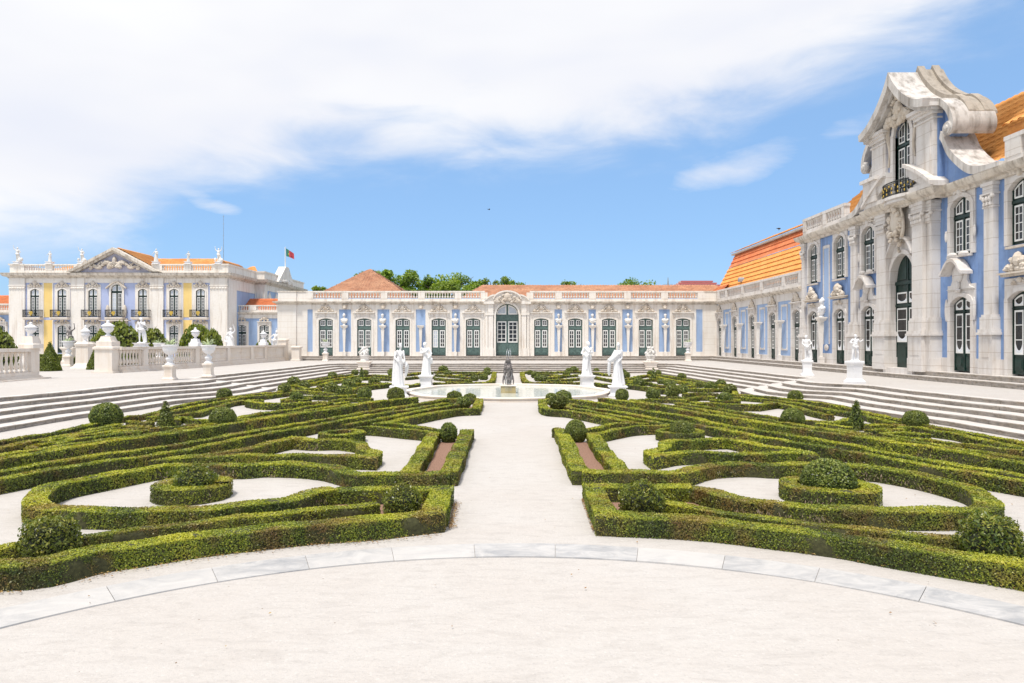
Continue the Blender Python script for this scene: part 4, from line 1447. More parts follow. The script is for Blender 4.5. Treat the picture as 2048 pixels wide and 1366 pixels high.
ball('biggest smooth ball, standing in the reddish right ring', 1657, 940, 99, 'near', RC2[1])
ball('loose leafy ball in the corner of the right front border by the path', 1284, 1000, 80, 'laurel2')
ball('yellowish laurel ball behind the right front border', 1980, 1078, 102, 'laurel')


def cone_shape(slope):
    def f(dv):
        z = dv[:, 2]
        return np.clip(1.0 - 0.62 * np.clip((z + 0.5) / 1.5, 0, 1) ** 1.0, 0.2, 1.0)
    return f


def cone_mesh(name, h_, r_, leaf, cover, leaf_m, seed=0, mean=0.4):
    g_ = np.random.default_rng(seed)
    n = int(PI * r_ * math.hypot(h_, r_) * cover / (0.57 * leaf ** 2))
    t = 1 - np.sqrt(g_.random(n))
    a = g_.random(n) * 2 * PI
    rad = r_ * (1 - t) * (1 - 0.10 * (1 - t) ** 6) + 0.012
    rad *= 1 + 0.05 * np.sin(a * 5 + t * 11)
    pos = np.stack([rad * np.cos(a), rad * np.sin(a), t * h_ * 0.985 + 0.01], 1)
    nr_ = unit(np.stack([np.cos(a) * h_, np.sin(a) * h_, np.full(n, r_)], 1))
    lv = leaf_quads(pos, nr_, np.full(n, leaf), 0.8, 0.6)
    c = MB().lathe([(r_ * 0.90, 0), (r_ * 0.55, h_ * 0.38), (r_ * 0.2, h_ * 0.75), (0.01, h_ * 0.95)], 0, 0, 0, 16)
    core = np.array(c.v)
    f = np.array([q for q in c.f if len(q) == 4])
    lf = np.arange(4 * n).reshape(-1, 4)
    LEAFN[0] += n
    val = np.clip(g_.normal(mean, 0.2, n) + 0.1 * np.sin(a * 3 + t * 9), 0, 1)
    return fast_mesh(name, np.vstack([core, lv]), np.vstack([f, lf + len(core)]), None, [M['ball_core'], leaf_m],
                     np.concatenate([np.zeros(len(f)), np.ones(n)]), np.concatenate([np.zeros(len(core)), np.repeat(val, 4)]))


def cone(label, u, vt, vb, z0, wpx, leaf, leaf_m='ball_leaf', grp='pointed topiary cones', mean=0.42):
    y = (H - z0) * F / (vb - CV)
    hh = (vb - vt) * y / F
    o = bpy.data.objects.new('topiary_cone', cone_mesh('topiary_cone', hh, wpx * y / F / 2, leaf, 2.2, M[leaf_m], int(u), mean))
    COL.objects.link(o)
    o.location = ((u - CU) * y / F, y, z0)
    return tag(o, label, 'topiary', grp)


cone('tall slim box cone left of the large diagonal hedge ball', 331, 799, 853, 0, 31, 0.045)
cone('slim box cone in the right bed before the steps', 1712, 798, 860, 0, 31, 0.045)
cone('small dark cone far left in front of the flower group', 723, 734, 760, 0, 10, 0.06)
cone('small dark cone far right in front of the flower group', 1307, 734, 760, 0, 10, 0.06)


# ------------------------------------------------------------------ fallen leaves along the hedge feet
def litter(lines, n, seed):
    g_ = np.random.default_rng(seed)
    P = []
    for txt, off, wd in lines:
        C = catmull(plan(txt, HT), 0.1)
        i = g_.integers(0, len(C) - 1, n)
        u = g_.random((n, 1))
        d = unit(C[i + 1] - C[i])
        nn = np.stack([d[:, 1], -d[:, 0]], 1)
        P.append(C[i] * (1 - u) + C[i + 1] * u + nn * (off + np.abs(g_.normal(0, wd, (n, 1)))))
    P = np.vstack(P)
    return P


lines = [('J 2500 1000 2048 925 1500 845 1000 768 500 690 0 628 I 1500 908 1000 872 545 857', -0.16, -0.07), ('D -450 985 0 927 400 900 800 808 1250 742 1600 692 2040 640 E 560 922 1130 884 1590 836', 0.16, 0.07),
         ('E 1590 836 1655 635', 0.17, 0.05), ('I 545 857 430 614', -0.17, 0.05)]
pos = litter([(a, b, abs(c) if b > 0 else abs(c)) for a, b, c in lines], 420, 4)
sgn = np.repeat([1, 1, 1, 1], 420)
rnd = np.random.default_rng(9)
far = np.stack([rnd.uniform(-7, 8, 260), rnd.uniform(4.5, 24, 260)], 1)
pos = np.vstack([pos, far])
p3_ = np.hstack([pos, np.full((len(pos), 1), 0.026)])
lv = leaf_quads(p3_, np.tile([0.0, 0.0, 1.0], (len(p3_), 1)), np.full(len(p3_), 0.018), 0.25, 0.1)
M['dead_leaf'] = leaf_mat('fallen leaves', [(0.0, (0.12, 0.05, 0.02)), (0.5, (0.30, 0.15, 0.06)), (1.0, (0.42, 0.30, 0.12))], ((0.3, 0.15, 0.05), 0.2), 0.1, 0.8)
me = fast_mesh('fallen_leaves', lv, np.arange(len(lv)).reshape(-1, 4), None, [M['dead_leaf']], np.zeros(len(p3_)), np.repeat(rnd.random(len(p3_)), 4))
fo = bpy.data.objects.new('fallen_leaves', me)
COL.objects.link(fo)
tag(fo, 'scattered brown leaf litter on the gravel along the hedge feet', 'leaf litter', kind='stuff')

# ------------------------------------------------------------------ garden range at the back (single storey)
BX = Frame(0, 62, 0)
br = thing('garden_range', 'long low blue and white palace range with green french doors closing the garden', 'palace wing', (0, 62, ZB))
DW, DH0, DH1 = 1.30, 1.16, 4.46


def ux(u, y=62.0):
    return (u - CU) * y / F


doors = [652, 728.6, 805.5, 877.5, 946.2, 1082.5, 1150.4, 1218, 1291.4, 1365.7]
xc = ux(1014.6)
XL, XR = ux(613), ux(1407)
wm = MB()
holes = [(ux(u) - DW / 2, ux(u) + DW / 2, ZB, DH1) for u in doors] + [(xc - 1.04, xc + 1.04, ZB, 5.78)]
wall_grid(wm, XL, XR, ZB - 0.1, 6.3, holes)
wm.build('wall', M['blue'], br, BX)
st = MB()
# plinth and frieze between the openings, proud of the stucco
cuts = sorted([(ux(u) - 1.10, ux(u) + 1.10) for u in doors] + [(xc - 2.0, xc + 2.0)])
x = XL
for a, b in cuts + [(XR, XR)]:
    if a - x > 0.05:
        st.box(x, a, -0.055, 0.1, ZB - 0.05, 1.43)
        st.box(x, a, -0.052, 0.1, 5.27, 5.72)
        st.box(x, x + 0.10, -0.049, 0.1, 1.431, 5.269)
        st.box(a - 0.10, a, -0.0491, 0.1, 1.431, 5.269)
    x = b
st.build('stone_dressing', M['stone'], br, BX)
cp = [(0.0, 5.70), (0.10, 5.72), (0.12, 5.80), (0.26, 5.84), (0.34, 5.90), (0.36, 5.98), (0.0, 6.02)]
MB().sweep([(o, z) for o, z in cp], [(XL - 2.4, -0.0), (xc - 2.0, 0.0)]).sweep(cp, [(xc + 2.0, 0.0), (XR + 1.3, 0.0)]).build('cornice', M['cornice'], br, BX)
dm = door_meshes(DW, DH1 - DH0, 0.16, [(0.66, 2.24, 2, 4), (2.62, 3.16, 2, 2)], fw=0.075, bw=0.022)
dmp = door_meshes(DW, DH1 - DH0, 0.16, [(0.66, 2.24, 2, 4), (2.62, 3.16, 2, 2)], pale=((0, -1),), fw=0.075, bw=0.022)
sr = surround_mesh(DW, ZB - 0.05, DH1, 0.16, 1.10, 5.72, lintel=(4.90, 1.86), crest=0.80, seed=4)
for i, u in enumerate(doors):
    place_surround(sr, br, BX, ux(u))
    place_door('door', dmp if i == 3 else dm, br, BX, ux(u), 0.14, DH0, M['green_door'])
# carved brackets over the herms
for u in (690, 766.5, 842, 911, 1117, 1184.5, 1255, 1329):
    bk = MB()
    bk.ell((ux(u), -0.12, 5.52), (0.22, 0.14, 0.20))
    bk.ell((ux(u), -0.20, 5.40), (0.14, 0.12, 0.12))
    bk.box(ux(u) - 0.28, ux(u) + 0.28, -0.22, -0.05, 5.64, 5.71)
    bk.build('carved_bracket', M['carving'], br, BX)
# central portal
pt = MB()
ap = arch_pts(2.08, 4.74, 1.04, 18, True)
apx = [(xc + x_, z) for x_, z in ap]
pt.box(xc - 2.0, xc - 1.04, -0.10, 0.45, ZB - 0.05, 6.02)
pt.box(xc + 1.04, xc + 2.0, -0.10, 0.45, ZB - 0.05, 6.02)
pt.ribbon([(x_, 6.02) for x_, _ in apx], apx, -0.10, 0.45)
k = 1.22 / 1.04
pt.ribbon([(xc + (x_ - xc) * k, 4.74 + (z - 4.74) * k) for x_, z in apx], apx, -0.22, -0.09)
for sg in (-1, 1):
    pt.box(xc + sg * 1.04, xc + sg * 1.22, -0.215, -0.09, ZB - 0.04, 4.74)
    for c_, w_ in ((1.50, 0.42), (1.86, 0.18)):
        pt.box(xc + sg * (c_ - w_ / 2), xc + sg * (c_ + w_ / 2), -0.30 if c_ < 1.7 else -0.2, -0.09, 1.75, 4.75)
        pt.box(xc + sg * (c_ - w_ / 2 - 0.05), xc + sg * (c_ + w_ / 2 + 0.05), -0.36 if c_ < 1.7 else -0.25, -0.09, ZB - 0.05, 1.75)
        pt.box(xc + sg * (c_ - w_ / 2 - 0.05), xc + sg * (c_ + w_ / 2 + 0.05), -0.35 if c_ < 1.7 else -0.24, -0.09, 4.751, 4.95)
        pt.box(xc + sg * (c_ - w_ / 2 - 0.03), xc + sg * (c_ + w_ / 2 + 0.03), -0.33 if c_ < 1.7 else -0.22, -0.09, 4.96, 5.74)
    pt.box(xc + sg * 1.18, xc + sg * 2.14, -0.48, -0.09, 5.75, 5.98)
    # quarter curved shoulders of the gable
    cu = [(xc + sg * (1.15 + 0.95 * t), 6.0 + 0.62 * math.cos(t * PI / 2) ** 0.8) for t in [i / 8 for i in range(9)]]
    pt.ribbon(cu, [(x_, max(5.985, z - 0.13)) for x_, z in cu], -0.46, 0.2)
    pt.prism([(xc + sg * 1.02, 5.981), (xc + sg * 2.05, 5.981)] + [(x_, z - 0.12) for x_, z in reversed(cu[:-1])], -0.30, 0.15)
cu = [(xc + 1.30 * math.sin(a), 6.18 + 0.80 * math.cos(a)) for a in [(-90 + 15 * i) * PI / 180 for i in range(13)]]
pt.ribbon(cu, [(xc + (x_ - xc) * 0.90, 6.18 + (z - 6.18) * 0.84) for x_, z in cu], -0.50, 0.25)
pt.prism([(xc - 1.17, 5.982)] + [(xc + (x_ - xc) * 0.90, 6.18 + (z - 6.18) * 0.84) for x_, z in cu] + [(xc + 1.17, 5.982)], -0.33, 0.2)
pt.build('portal', M['stone'], br, BX)
cv = MB()
carve(cv, xc, -0.36, 6.28, 2.3, 1.0, 9, 22, 0.16)
cv.build('carved_crest', M['carving'], br, BX)
cd = door_meshes(2.08, 4.62, 1.04, [(1.10, 3.05, 2, 5), (3.66, 4.62, 1, 1)], True, pale=(1,), fw=0.09, bw=0.024)
place_door('door', cd, br, BX, xc, 0.34, 1.16, M['green_door'])
# parapet
def pier_list(us, w_=0.62, y=62.0):
    return [(ux(u, y), w_) for u in us]
balustrade(br, BX, XL + 0.0, xc - 2.05, 0.12, 6.02, 6.95, pier_list([620, 690, 768, 843, 916, 968], 0.62), 0.255)
balustrade(br, BX, xc + 2.05, XR, 0.12, 6.02, 6.95, pier_list([1060, 1117, 1185, 1255, 1329, 1402], 0.62), 0.255)
# end blocks of coursed stone
eb = MB()
x0, x1 = ux(556), XL
eb.box(x0, x1 - 0.9, -0.16, 9, ZB - 0.4, 5.70)
eb.box(x1 - 0.9, x1, -0.04, 3, ZB - 0.4, 5.70)
eb.box(x0 + 0.02, x1 - 0.92, -0.10, 9, 6.03, 6.85)
eb.box(x1 - 0.92, x1 + 0.0, 0.0, 3, 6.03, 6.85)
eb.box(XR, XR + 1.45, -0.05, 3, ZB - 0.4, 5.70)
eb.box(XR, XR + 1.45, -0.02, 3, 6.03, 6.85)
eb.build('stone_quoin', M['stone_block'], br, BX)
ec = MB()
ec.sweep(cp, [(x0, 9), (x0, -0.16), (x1 - 0.9, -0.16), (x1 - 0.9, 0)])
ec.box(x0 - 0.03, x1 - 0.88, -0.14, 9.1, 6.851, 6.95)
ec.box(x1 - 0.879, x1 + 0.01, -0.05, 3.1, 6.852, 6.951)
ec.box(XR - 0.01, XR + 1.5, -0.06, 3.1, 6.851, 6.95)
ec.build('coping', M['cornice'], br, BX)
# roofs behind the parapet
rm = MB()
e = 0.9
roof_mesh(rm, (ux(935) - 1.0, e, 6.12), (XR + 3.0, e, 6.12), (XR + 3.0, 6.0, 7.95), (ux(935) + 1.2, 6.0, 7.95), 0.27, 0.45)
roof_mesh(rm, (ux(935) - 1.0, 11, 6.12), (ux(935) - 1.0, e, 6.12), (ux(935) + 1.2, 6.0, 7.95), (ux(935) + 1.2, 6.2, 7.95), 0.27, 0.45)
rm.build('tiled_roof', M['roof'], br, BX, True)
rm = MB()
ax, ay, az_ = ux(741, 70), 8.0, 9.75
q0, q1 = ux(613, 63) - 0.2, ux(832, 63.2)
roof_mesh(rm, (q0, e, 6.10), (q1, e, 6.10), (ax, ay, az_), (ax - 0.05, ay, az_), 0.27, 0.45)
roof_mesh(rm, (q1, e, 6.10), (q1, 15, 6.10), (ax, ay + .1, az_), (ax, ay, az_), 0.27, 0.45)
roof_mesh(rm, (q0, 15, 6.10), (q0, e, 6.10), (ax - 0.05, ay, az_), (ax - 0.05, ay + .1, az_), 0.27, 0.45)
rm.build('tiled_roof', M['roof'], br, BX, True)
bw = MB()
bw.box(x0 + 0.1, x0 + 0.4, 0.2, 9, ZB - 0.4, 6.1)
bw.box(XL + 0.02, XR - 0.02, 9.0, 9.3, ZB - 0.4, 6.1)
bw.box(XL + 0.02, XR - 0.02, 0.37, 9.0, 6.0, 6.08)
bw.box(XL + 0.02, XR - 0.02, 1.6, 1.7, ZB - 0.4, 6.0)
bw.build('inner_wall', M['stone'], br, BX)

# herm pillars with busts in front of the blue panels
herm_m = MB().lathe([(0.085, 0.0), (0.085, 0.05), (0.07, 0.06), (0.115, 1.4), (0.14, 2.0), (0.12, 2.04), (0.12, 2.10), (0.16, 2.16), (0.24, 2.20), (0.27, 2.30), (0.30, 2.32), (0.30, 2.40)], 0, 0, 0, 4, 1, 0.8, True).mesh('herm_pillar')


def remesh(o, vox=0.03, smooth=2):
    md = o.modifiers.new('solid', 'REMESH')
    md.mode = 'VOXEL'
    md.voxel_size = vox
    md.use_smooth_shade = True
    if smooth:
        s_ = o.modifiers.new('soft', 'SMOOTH')
        s_.iterations = smooth
        s_.factor = 0.4
    return o


def bust_mesh(seed):
    r_ = random.Random(seed)
    b = MB()
    b.lathe([(0.16, 0), (0.16, 0.04), (0.09, 0.08), (0.07, 0.15), (0.10, 0.2)], 0, 0, 0, 12)
    b.ell((0, 0, 0.40), (0.30, 0.17, 0.24), 14, 9)
    b.ell((-0.20, 0, 0.50), (0.14, 0.13, 0.13), 10, 7)
    b.ell((0.20, 0, 0.50), (0.14, 0.13, 0.13), 10, 7)
    t = r_.uniform(-0.04, 0.04)
    b.cap((0, 0, 0.55), 0.085, (t, -0.02, 0.74), 0.075, 10)
    b.ell((t, -0.02, 0.88), (0.115, 0.135, 0.15), 12, 9)
    b.ell((t, 0.03, 0.93), (0.135, 0.14, 0.13), 12, 9)
    b.cap((t, -0.15, 0.86), 0.02, (t, -0.16, 0.90), 0.015, 6)
    for k_ in range(5):
        b.ell((r_.uniform(-.22, .22), -0.13, r_.uniform(0.28, 0.5)), (0.09, 0.05, 0.04), 8, 5, r_.uniform(-.8, .8))
    if seed % 3 == 0:
        b.ell((t, 0.02, 1.06), (0.07, 0.07, 0.06), 8, 6)
    if seed % 3 == 1:
        b.ell((t, -0.1, 0.74), (0.08, 0.06, 0.09), 8, 6)
    return b.mesh('marble_bust')


HU = [690, 766.5, 842, 911, 1117, 1184.5, 1255, 1329]
HL_ = ['first door and second door from the left', 'second and third door from the left', 'third and fourth door from the left', 'fourth and fifth door from the left',
       'first and second door right of the arched door', 'second and third door right of the arched door', 'third and fourth door right of the arched door', 'fourth and fifth door right of the arched door']
for i, u in enumerate(HU):
    o = link('herm_pillar', herm_m, M['stone'], None)
    o.location = (ux(u), 62 - 0.30, 1.42)
    tag(o, ('empty topped tapering stone herm pillar between ' if i == 2 else 'tapering stone herm pillar under a bust between ') + HL_[i], 'pillar', 'herm pillars along the low range')
    fb = link('foot_block', MB().box(-0.15, 0.15, -0.13, 0.13, ZB - 1.42 + 0.002, -0.001).mesh('foot_block'), M['stone'], o)
    if i == 2:
        continue
    b = link('marble_bust', bust_mesh(i + 3), M['marble_old'], None)
    b.location = (ux(u), 62 - 0.30, 3.82)
    remesh(b, 0.03, 1)
    tag(b, 'white marble bust on the herm between ' + HL_[i], 'bust', 'marble busts along the low range')

# ------------------------------------------------------------------ right side: low wing and tall pavilion, both facing -X
RX = Frame(19.2, 0, -PI / 2)     # local x = -Y, local -y = towards the garden


def rb(mb, ya, yb, d0, d1, z0, z1):
    return mb.box(-yb, -ya, -d1, -d0, z0, z1)


rw = thing('low_side_wing', 'low blue side wing with steep orange roof running from portal pavilion to the back range', 'palace wing', (19.2, 53, ZB))
wy = [45.0, 49.05, 53.1, 57.15, 61.2]
SW = 1.2
wm = MB()
wall_grid(wm, -62.0, -44.0, ZB - 0.1, 6.2, [(-y - SW / 2, -y + SW / 2, ZB, 4.46) for y in wy])
wm.build('wall', M['blue'], rw, RX)
st = MB()
prev = 62.0
for y in sorted(wy, reverse=True) + [None]:
    a = prev
    b = (y + 0.95) if y else 44.0
    if a - b > 0.05:
        rb(st, b, a, -0.1, 0.055, ZB - 0.05, 1.40)
        rb(st, b, a, -0.1, 0.052, 5.15, 5.66)
    prev = (y - 0.95) if y else None
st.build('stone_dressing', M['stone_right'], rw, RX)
cpr = [(0.0, 5.62), (0.10, 5.64), (0.12, 5.72), (0.28, 5.76), (0.36, 5.82), (0.38, 5.90), (0.0, 5.94)]
MB().sweep(cpr, [(-61.4, 0), (-44.0, 0)]).build('cornice', M['cornice'], rw, RX)
rdm = door_meshes(SW, 3.31, 0.22, [(0.70, 2.15, 2, 5), (2.42, 3.2, 2, 2)])
rsr = surround_mesh(SW, ZB - 0.05, 4.46, 0.22, 0.95, 5.65, lintel=(4.86, 1.5), crest=0.72, seed=6)
for y in wy:
    place_surround(rsr, rw, RX, -y, M['stone_right'])
    place_door('door', rdm, rw, RX, -y, 0.13, 1.15, M['dark_green'])
for y0, y1 in zip(wy[:-1], wy[1:]):
    c_ = (y0 + y1) / 2
    fr = MB()
    W2, zt = 0.52, 4.92
    out_p = [(-c_ - W2, 1.75), (-c_ + W2, 1.75), (-c_ + W2, zt)] + [(-c_ + W2 * math.cos(a), zt + 0.0) for a in (0.0,)] + [(-c_ - W2, zt)]
    for a0_, a1_, b0_, b1_ in ((-c_ - W2, -c_ - W2 + 0.10, 1.75, zt), (-c_ + W2 - 0.10, -c_ + W2, 1.75, zt)):
        fr.box(a0_, a1_, -0.045, 0.01, b0_, b1_)
    fr.box(-c_ - W2 + 0.10, -c_ + W2 - 0.10, -0.0451, 0.01, zt - 0.16, zt - 0.0)
    fr.box(-c_ - W2 + 0.10, -c_ + W2 - 0.10, -0.0451, 0.01, 1.75, 1.86)
    fr.ell((-c_ - W2 + 0.14, -0.03, 1.84), (0.12, 0.03, 0.12), 8, 5)
    fr.ell((-c_ + W2 - 0.14, -0.03, 1.84), (0.12, 0.03, 0.12), 8, 5)
    fr.build('panel_moulding', M['stone_right'], rw, RX)
    MB().box(-c_ - W2 + 0.102, -c_ + W2 - 0.102, -0.012, 0.0, 1.862, zt - 0.162).build('panel', M['blue_inner'], rw, RX)
    o = link('herm_pillar', herm_m, M['stone_right'], None)
    o.location = (19.2 - 0.36, c_, 1.42)
    o.rotation_euler = (0, 0, -PI / 2)
    link('foot_block', MB().box(-0.15, 0.15, -0.13, 0.13, ZB - 1.42 + 0.002, -0.001).mesh('foot_block'), M['stone_right'], o)
    k_ = wy.index(y0)
    tag(o, ['bustless herm pillar on the side wing nearest the tall pavilion', 'bustless herm pillar on the side wing, second from the tall pavilion', 'bustless herm pillar on the side wing, third from the tall pavilion', 'bustless herm pillar on the side wing beside the garden corner'][k_], 'pillar', 'herm pillars along the side wing')
balustrade(rw, RX, -61.9, -44.2, 0.05, 5.94, 6.98, [(-(y0 + y1) / 2, 0.5) for y0, y1 in zip(wy[:-1], wy[1:])] + [(-61.5, 0.8), (-44.4, 0.4)], 0.29, M['stone_right'], 0.95)
rm = MB()
xa, xb, xd = 1.15, 3.3, 6.2
xm_ = xa + (xb - xa) * 0.68
roof_mesh(rm, (-66.4, xa, 6.7), (-44.0, xa, 6.7), (-44.0, xm_, 9.49), (-66.67, xm_, 9.49), 0.34, 0.40, 0.05, 0.075)
rm.build('tiled_roof', M['roof_orange'], rw, RX)
rm = MB()
roof_mesh(rm, (-66.67, xm_, 9.47), (-44.0, xm_, 9.47), (-44.0, xb, 10.80), (-66.8, xb, 10.80), 0.34, 0.40, 0.05, 0.075)
rm.build('upper_tiles', M['roof_red'], rw, RX)
rm = MB()
roof_mesh(rm, (-67.3, xb - 0.35, 10.98), (-44.0, xb - 0.35, 10.98), (-44.0, xd, 12.35), (-64.5, xd, 12.35), 0.30, 0.5, 0.05)
rm.build('upper_roof', M['roof_orange'], rw, RX, True)
gm = MB()
gm.box(-67.2, -44.0, xb - 0.32, xb + 0.2, 10.80, 10.95)
gm.build('eaves_gutter', M['cornice'], rw, RX)
gm = MB()
gm.prism([(xa + 0.02, 6.1), (10, 6.1), (10, 10.7), (xb, 10.7), (xb, 10.75)], -66.35, -66.2, 'yz')
gm.box(-66.2, -44, 0.36, 0.5, ZB, 6.0)
gm.box(-66.2, -44, 0.5, 10, 6.0, 6.1)
gm.box(-66.2, -44, 1.7, 1.8, ZB, 6.0)
gm.build('inner_wall', M['stone_right'], rw, RX)
dmr = MB()
dmr.prism([(-60.2, 7.6), (-59.8, 7.6), (-59.8, 7.85), (-60.0, 8.0), (-60.2, 7.85)], 1.25, 1.75)
dmr.build('roof_vent', M['cable'], rw, RX)
# coping where the low roofs meet in the corner
cm_ = MB()
roof_mesh(cm_, (-66.3, 0.5, 6.98), (-62.0, 0.5, 6.98), (-63.5, 1.6, 7.7), (-66.3, 1.6, 7.7), 0.27, 0.4)
cm_.build('valley_tiles', M['roof_red'], rw, RX, True)

# ---- tall pavilion
YC = 32.4
pv = thing('portal_pavilion', 'two storey blue and stone pavilion with scrolled gable over an arched dark green portal', 'palace wing', (19.2, YC, ZB))
SR = M['stone_right']
Y0, Y1 = 17.0, 44.0
wins = [25.35, 28.72, 36.05, 39.15, 42.5, 22.0]
WW = 1.28
wm = MB()
holes = []
for y in wins:
    holes += [(-y - WW / 2, -y + WW / 2, ZB, 4.25), (-y - WW / 2, -y + WW / 2, 6.0, 8.46)]
holes.append((-YC - 1.05, -YC + 1.05, ZB, 6.6))
wall_grid(wm, -Y1, -Y0, ZB - 0.1, 9.1, holes, 0.0, 0.4)
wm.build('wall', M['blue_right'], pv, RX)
d_lo = door_meshes(WW, 3.12, 0.28, [(0.74, 2.42, 1, 3), (2.58, 3.0, 1, 1)], curtain=True)
d_up = door_meshes(WW, 2.44, 0.36, [(0.12, 1.48, 2, 4), (1.74, 2.36, 2, 2)], panel=False)
s_lo = surround_mesh(WW, ZB - 0.05, 4.25, 0.28, 0.86, 4.75, lintel=None, crest=0, seed=8, band=0.18, proud=0.06)
s_up = surround_mesh(WW, 6.0, 8.46, 0.36, 0.86, 8.85, lintel=None, crest=0, seed=9, band=0.18, proud=0.06)
for i, y in enumerate(wins):
    place_surround(s_lo, pv, RX, -y, SR)
    place_surround(s_up, pv, RX, -y, SR)
    place_door('door', d_lo, pv, RX, -y, 0.10, 1.12, M['dark_green'])
    place_door('window', d_up, pv, RX, -y, 0.10, 6.02, M['dark_green'])
    if y in (28.72, 36.05):
        # curved hood with a shaped apron, between the storeys
        hd = MB()
        hood = [(-0.72, 5.28), (-0.58, 5.36), (-0.42, 5.60), (-0.2, 5.80), (0.0, 5.86), (0.2, 5.80), (0.42, 5.60), (0.58, 5.36), (0.72, 5.28)]
        hd.ribbon([(x_, z) for x_, z in hood], [(x_, z - 0.13) for x_, z in hood], -0.55, -0.05)
        hd.prism([(-0.5, 5.30), (-0.2, 5.66), (0.0, 5.73), (0.2, 5.66), (0.5, 5.30), (0.46, 4.95), (0.62, 4.66), (0.86, 4.56), (-0.86, 4.56), (-0.62, 4.66), (-0.46, 4.95)], -0.12, -0.02)
        hd.ell((0, -0.16, 5.25), (0.26, 0.12, 0.42), 12, 8)
        hd.ell((0, -0.2, 4.72), (0.1, 0.1, 0.2), 8, 6)
        hd.ell((0, -0.2, 4.5), (0.16, 0.1, 0.09), 8, 6)
        hd.box(-0.72, 0.72, -0.20, -0.04, 5.90, 5.99)
        hd.ell((0.36, -0.2, 6.02), (0.3, 0.12, 0.12), 10, 6)
        hd.ell((-0.36, -0.2, 6.02), (0.3, 0.12, 0.12), 10, 6)
        hd.ell((0, -0.12, 8.66), (0.14, 0.10, 0.16), 8, 6)
        for sg in (-1, 1):
            hd.ell((sg * 0.26, -0.12, 8.68), (0.16, 0.07, 0.06), 8, 5, sg * -0.5)
            hd.ell((sg * 0.88, -0.10, 3.7), (0.09, 0.06, 0.5), 8, 6)
            hd.ell((sg * 0.90, -0.10, 6.9), (0.07, 0.06, 0.25), 8, 6)
        for q in hd.pieces():
            place('window_hood' if len(q.v) > 90 else 'carved_boss', q.mesh('window_hood'), SR, pv, RX, -y, 0, 0)
    else:
        hd = MB()
        hd.box(-0.86, 0.86, -0.22, -0.04, 4.82, 4.90)
        hd.box(-0.92, 0.92, -0.32, -0.041, 4.901, 4.97)
        carve(hd, 0, -0.10, 5.30, 1.25, 0.85, int(y), 18, 0.20)
        carve(hd, 0, -0.10, 4.62, 0.8, 0.3, int(y) + 1, 6, 0.08)
        hd.box(-0.66, 0.66, -0.20, -0.042, 5.86, 5.95)
        hd.ell((0, -0.12, 8.66), (0.16, 0.10, 0.14), 8, 6)
        for q in hd.pieces():
            place('window_hood' if len(q.v) > 90 else 'carved_boss', q.mesh('window_hood'), M['carving'], pv, RX, -y, 0, 0)
# entablature and its cornice
st = MB()
rb(st, Y0, Y1, -0.05, 0.055, 8.66, 9.06)
for y in (26.85, 37.35):
    pass
prev = Y1
for y in sorted(wins + [YC], reverse=True) + [None]:
    hw = 0.86 if y != YC else 1.8
    b = (y + hw) if y else Y0
    if prev - b > 0.03:
        rb(st, b, prev, -0.1, 0.065, ZB - 0.05, 1.66)
    prev = (y - hw) if y else None
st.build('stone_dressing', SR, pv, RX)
cpt = [(0.05, 8.62), (0.16, 8.64), (0.18, 8.74), (0.34, 8.80), (0.42, 8.90), (0.46, 8.98), (0.47, 9.06), (0.0, 9.12)]
XPATH = [(-Y1 - 0.02, 1.0), (-Y1 - 0.02, 0), (-YC - 2.62, 0), (-YC - 2.62, -0.42), (-YC - 1.0, -0.55), (-YC + 1.0, -0.55), (-YC + 2.62, -0.42), (-YC + 2.62, 0), (-Y0, 0)]
MB().sweep(cpt, XPATH).build('cornice', M['cornice'], pv, RX)


def pilaster(mb, ya, yb, d, z0=ZB - 0.05, ped=2.62, zc=8.62, d0=0.0, capital=True, base=1.62):
    """giant pilaster on a panelled pedestal; ya < yb"""
    rb(mb, ya - 0.14, yb + 0.14, d0, d + 0.14, z0, base - 0.02)
    rb(mb, ya - 0.12, yb + 0.12, d0, d + 0.12, base - 0.019, ped)
    rb(mb, ya - 0.19, yb + 0.19, d0, d + 0.20, ped + 0.001, ped + 0.10)
    rb(mb, ya - 0.15, yb + 0.15, d0, d + 0.15, ped + 0.101, ped + 0.22)
    rb(mb, ya - 0.10, yb + 0.10, d0, d + 0.10, ped + 0.221, ped + 0.70)
    rb(mb, ya - 0.06, yb + 0.06, d0, d + 0.06, ped + 0.701, ped + 0.80)
    rb(mb, ya, yb, d0, d, ped + 0.801, zc - 0.98)
    rb(mb, ya - 0.04, yb + 0.04, d0, d + 0.04, zc - 0.979, zc - 0.92)
    if yb - ya > 0.4:
        rb(mb, ya + 0.06, yb - 0.06, d + 0.12, d + 0.135, base + 0.12, ped - 0.14)
    if capital:
        rb(mb, ya - 0.02, yb + 0.02, d0, d + 0.02, zc - 0.919, zc - 0.47)
        rb(mb, ya - 0.10, yb + 0.10, d0, d + 0.10, zc - 0.469, zc - 0.40)
        rb(mb, ya - 0.03, yb + 0.03, d0, d + 0.03, zc - 0.399, zc - 0.12)
        rb(mb, ya - 0.08, yb + 0.08, d0, d + 0.08, zc - 0.119, zc + 0.02)
        n = max(3, int((yb - ya) / 0.13))
        for r_ in range(2):
            for i in range(n):
                y = ya + (yb - ya) * (i + 0.5) / n
                mb.ell((-y, -d - 0.04 - 0.03 * r_, zc - 0.84 + 0.2 * r_), (0.075, 0.07, 0.12), 7, 5)
        for y in (ya - 0.03, yb + 0.03):
            mb.ell((-y, -d - 0.04, zc - 0.54), (0.11, 0.10, 0.09), 8, 5)


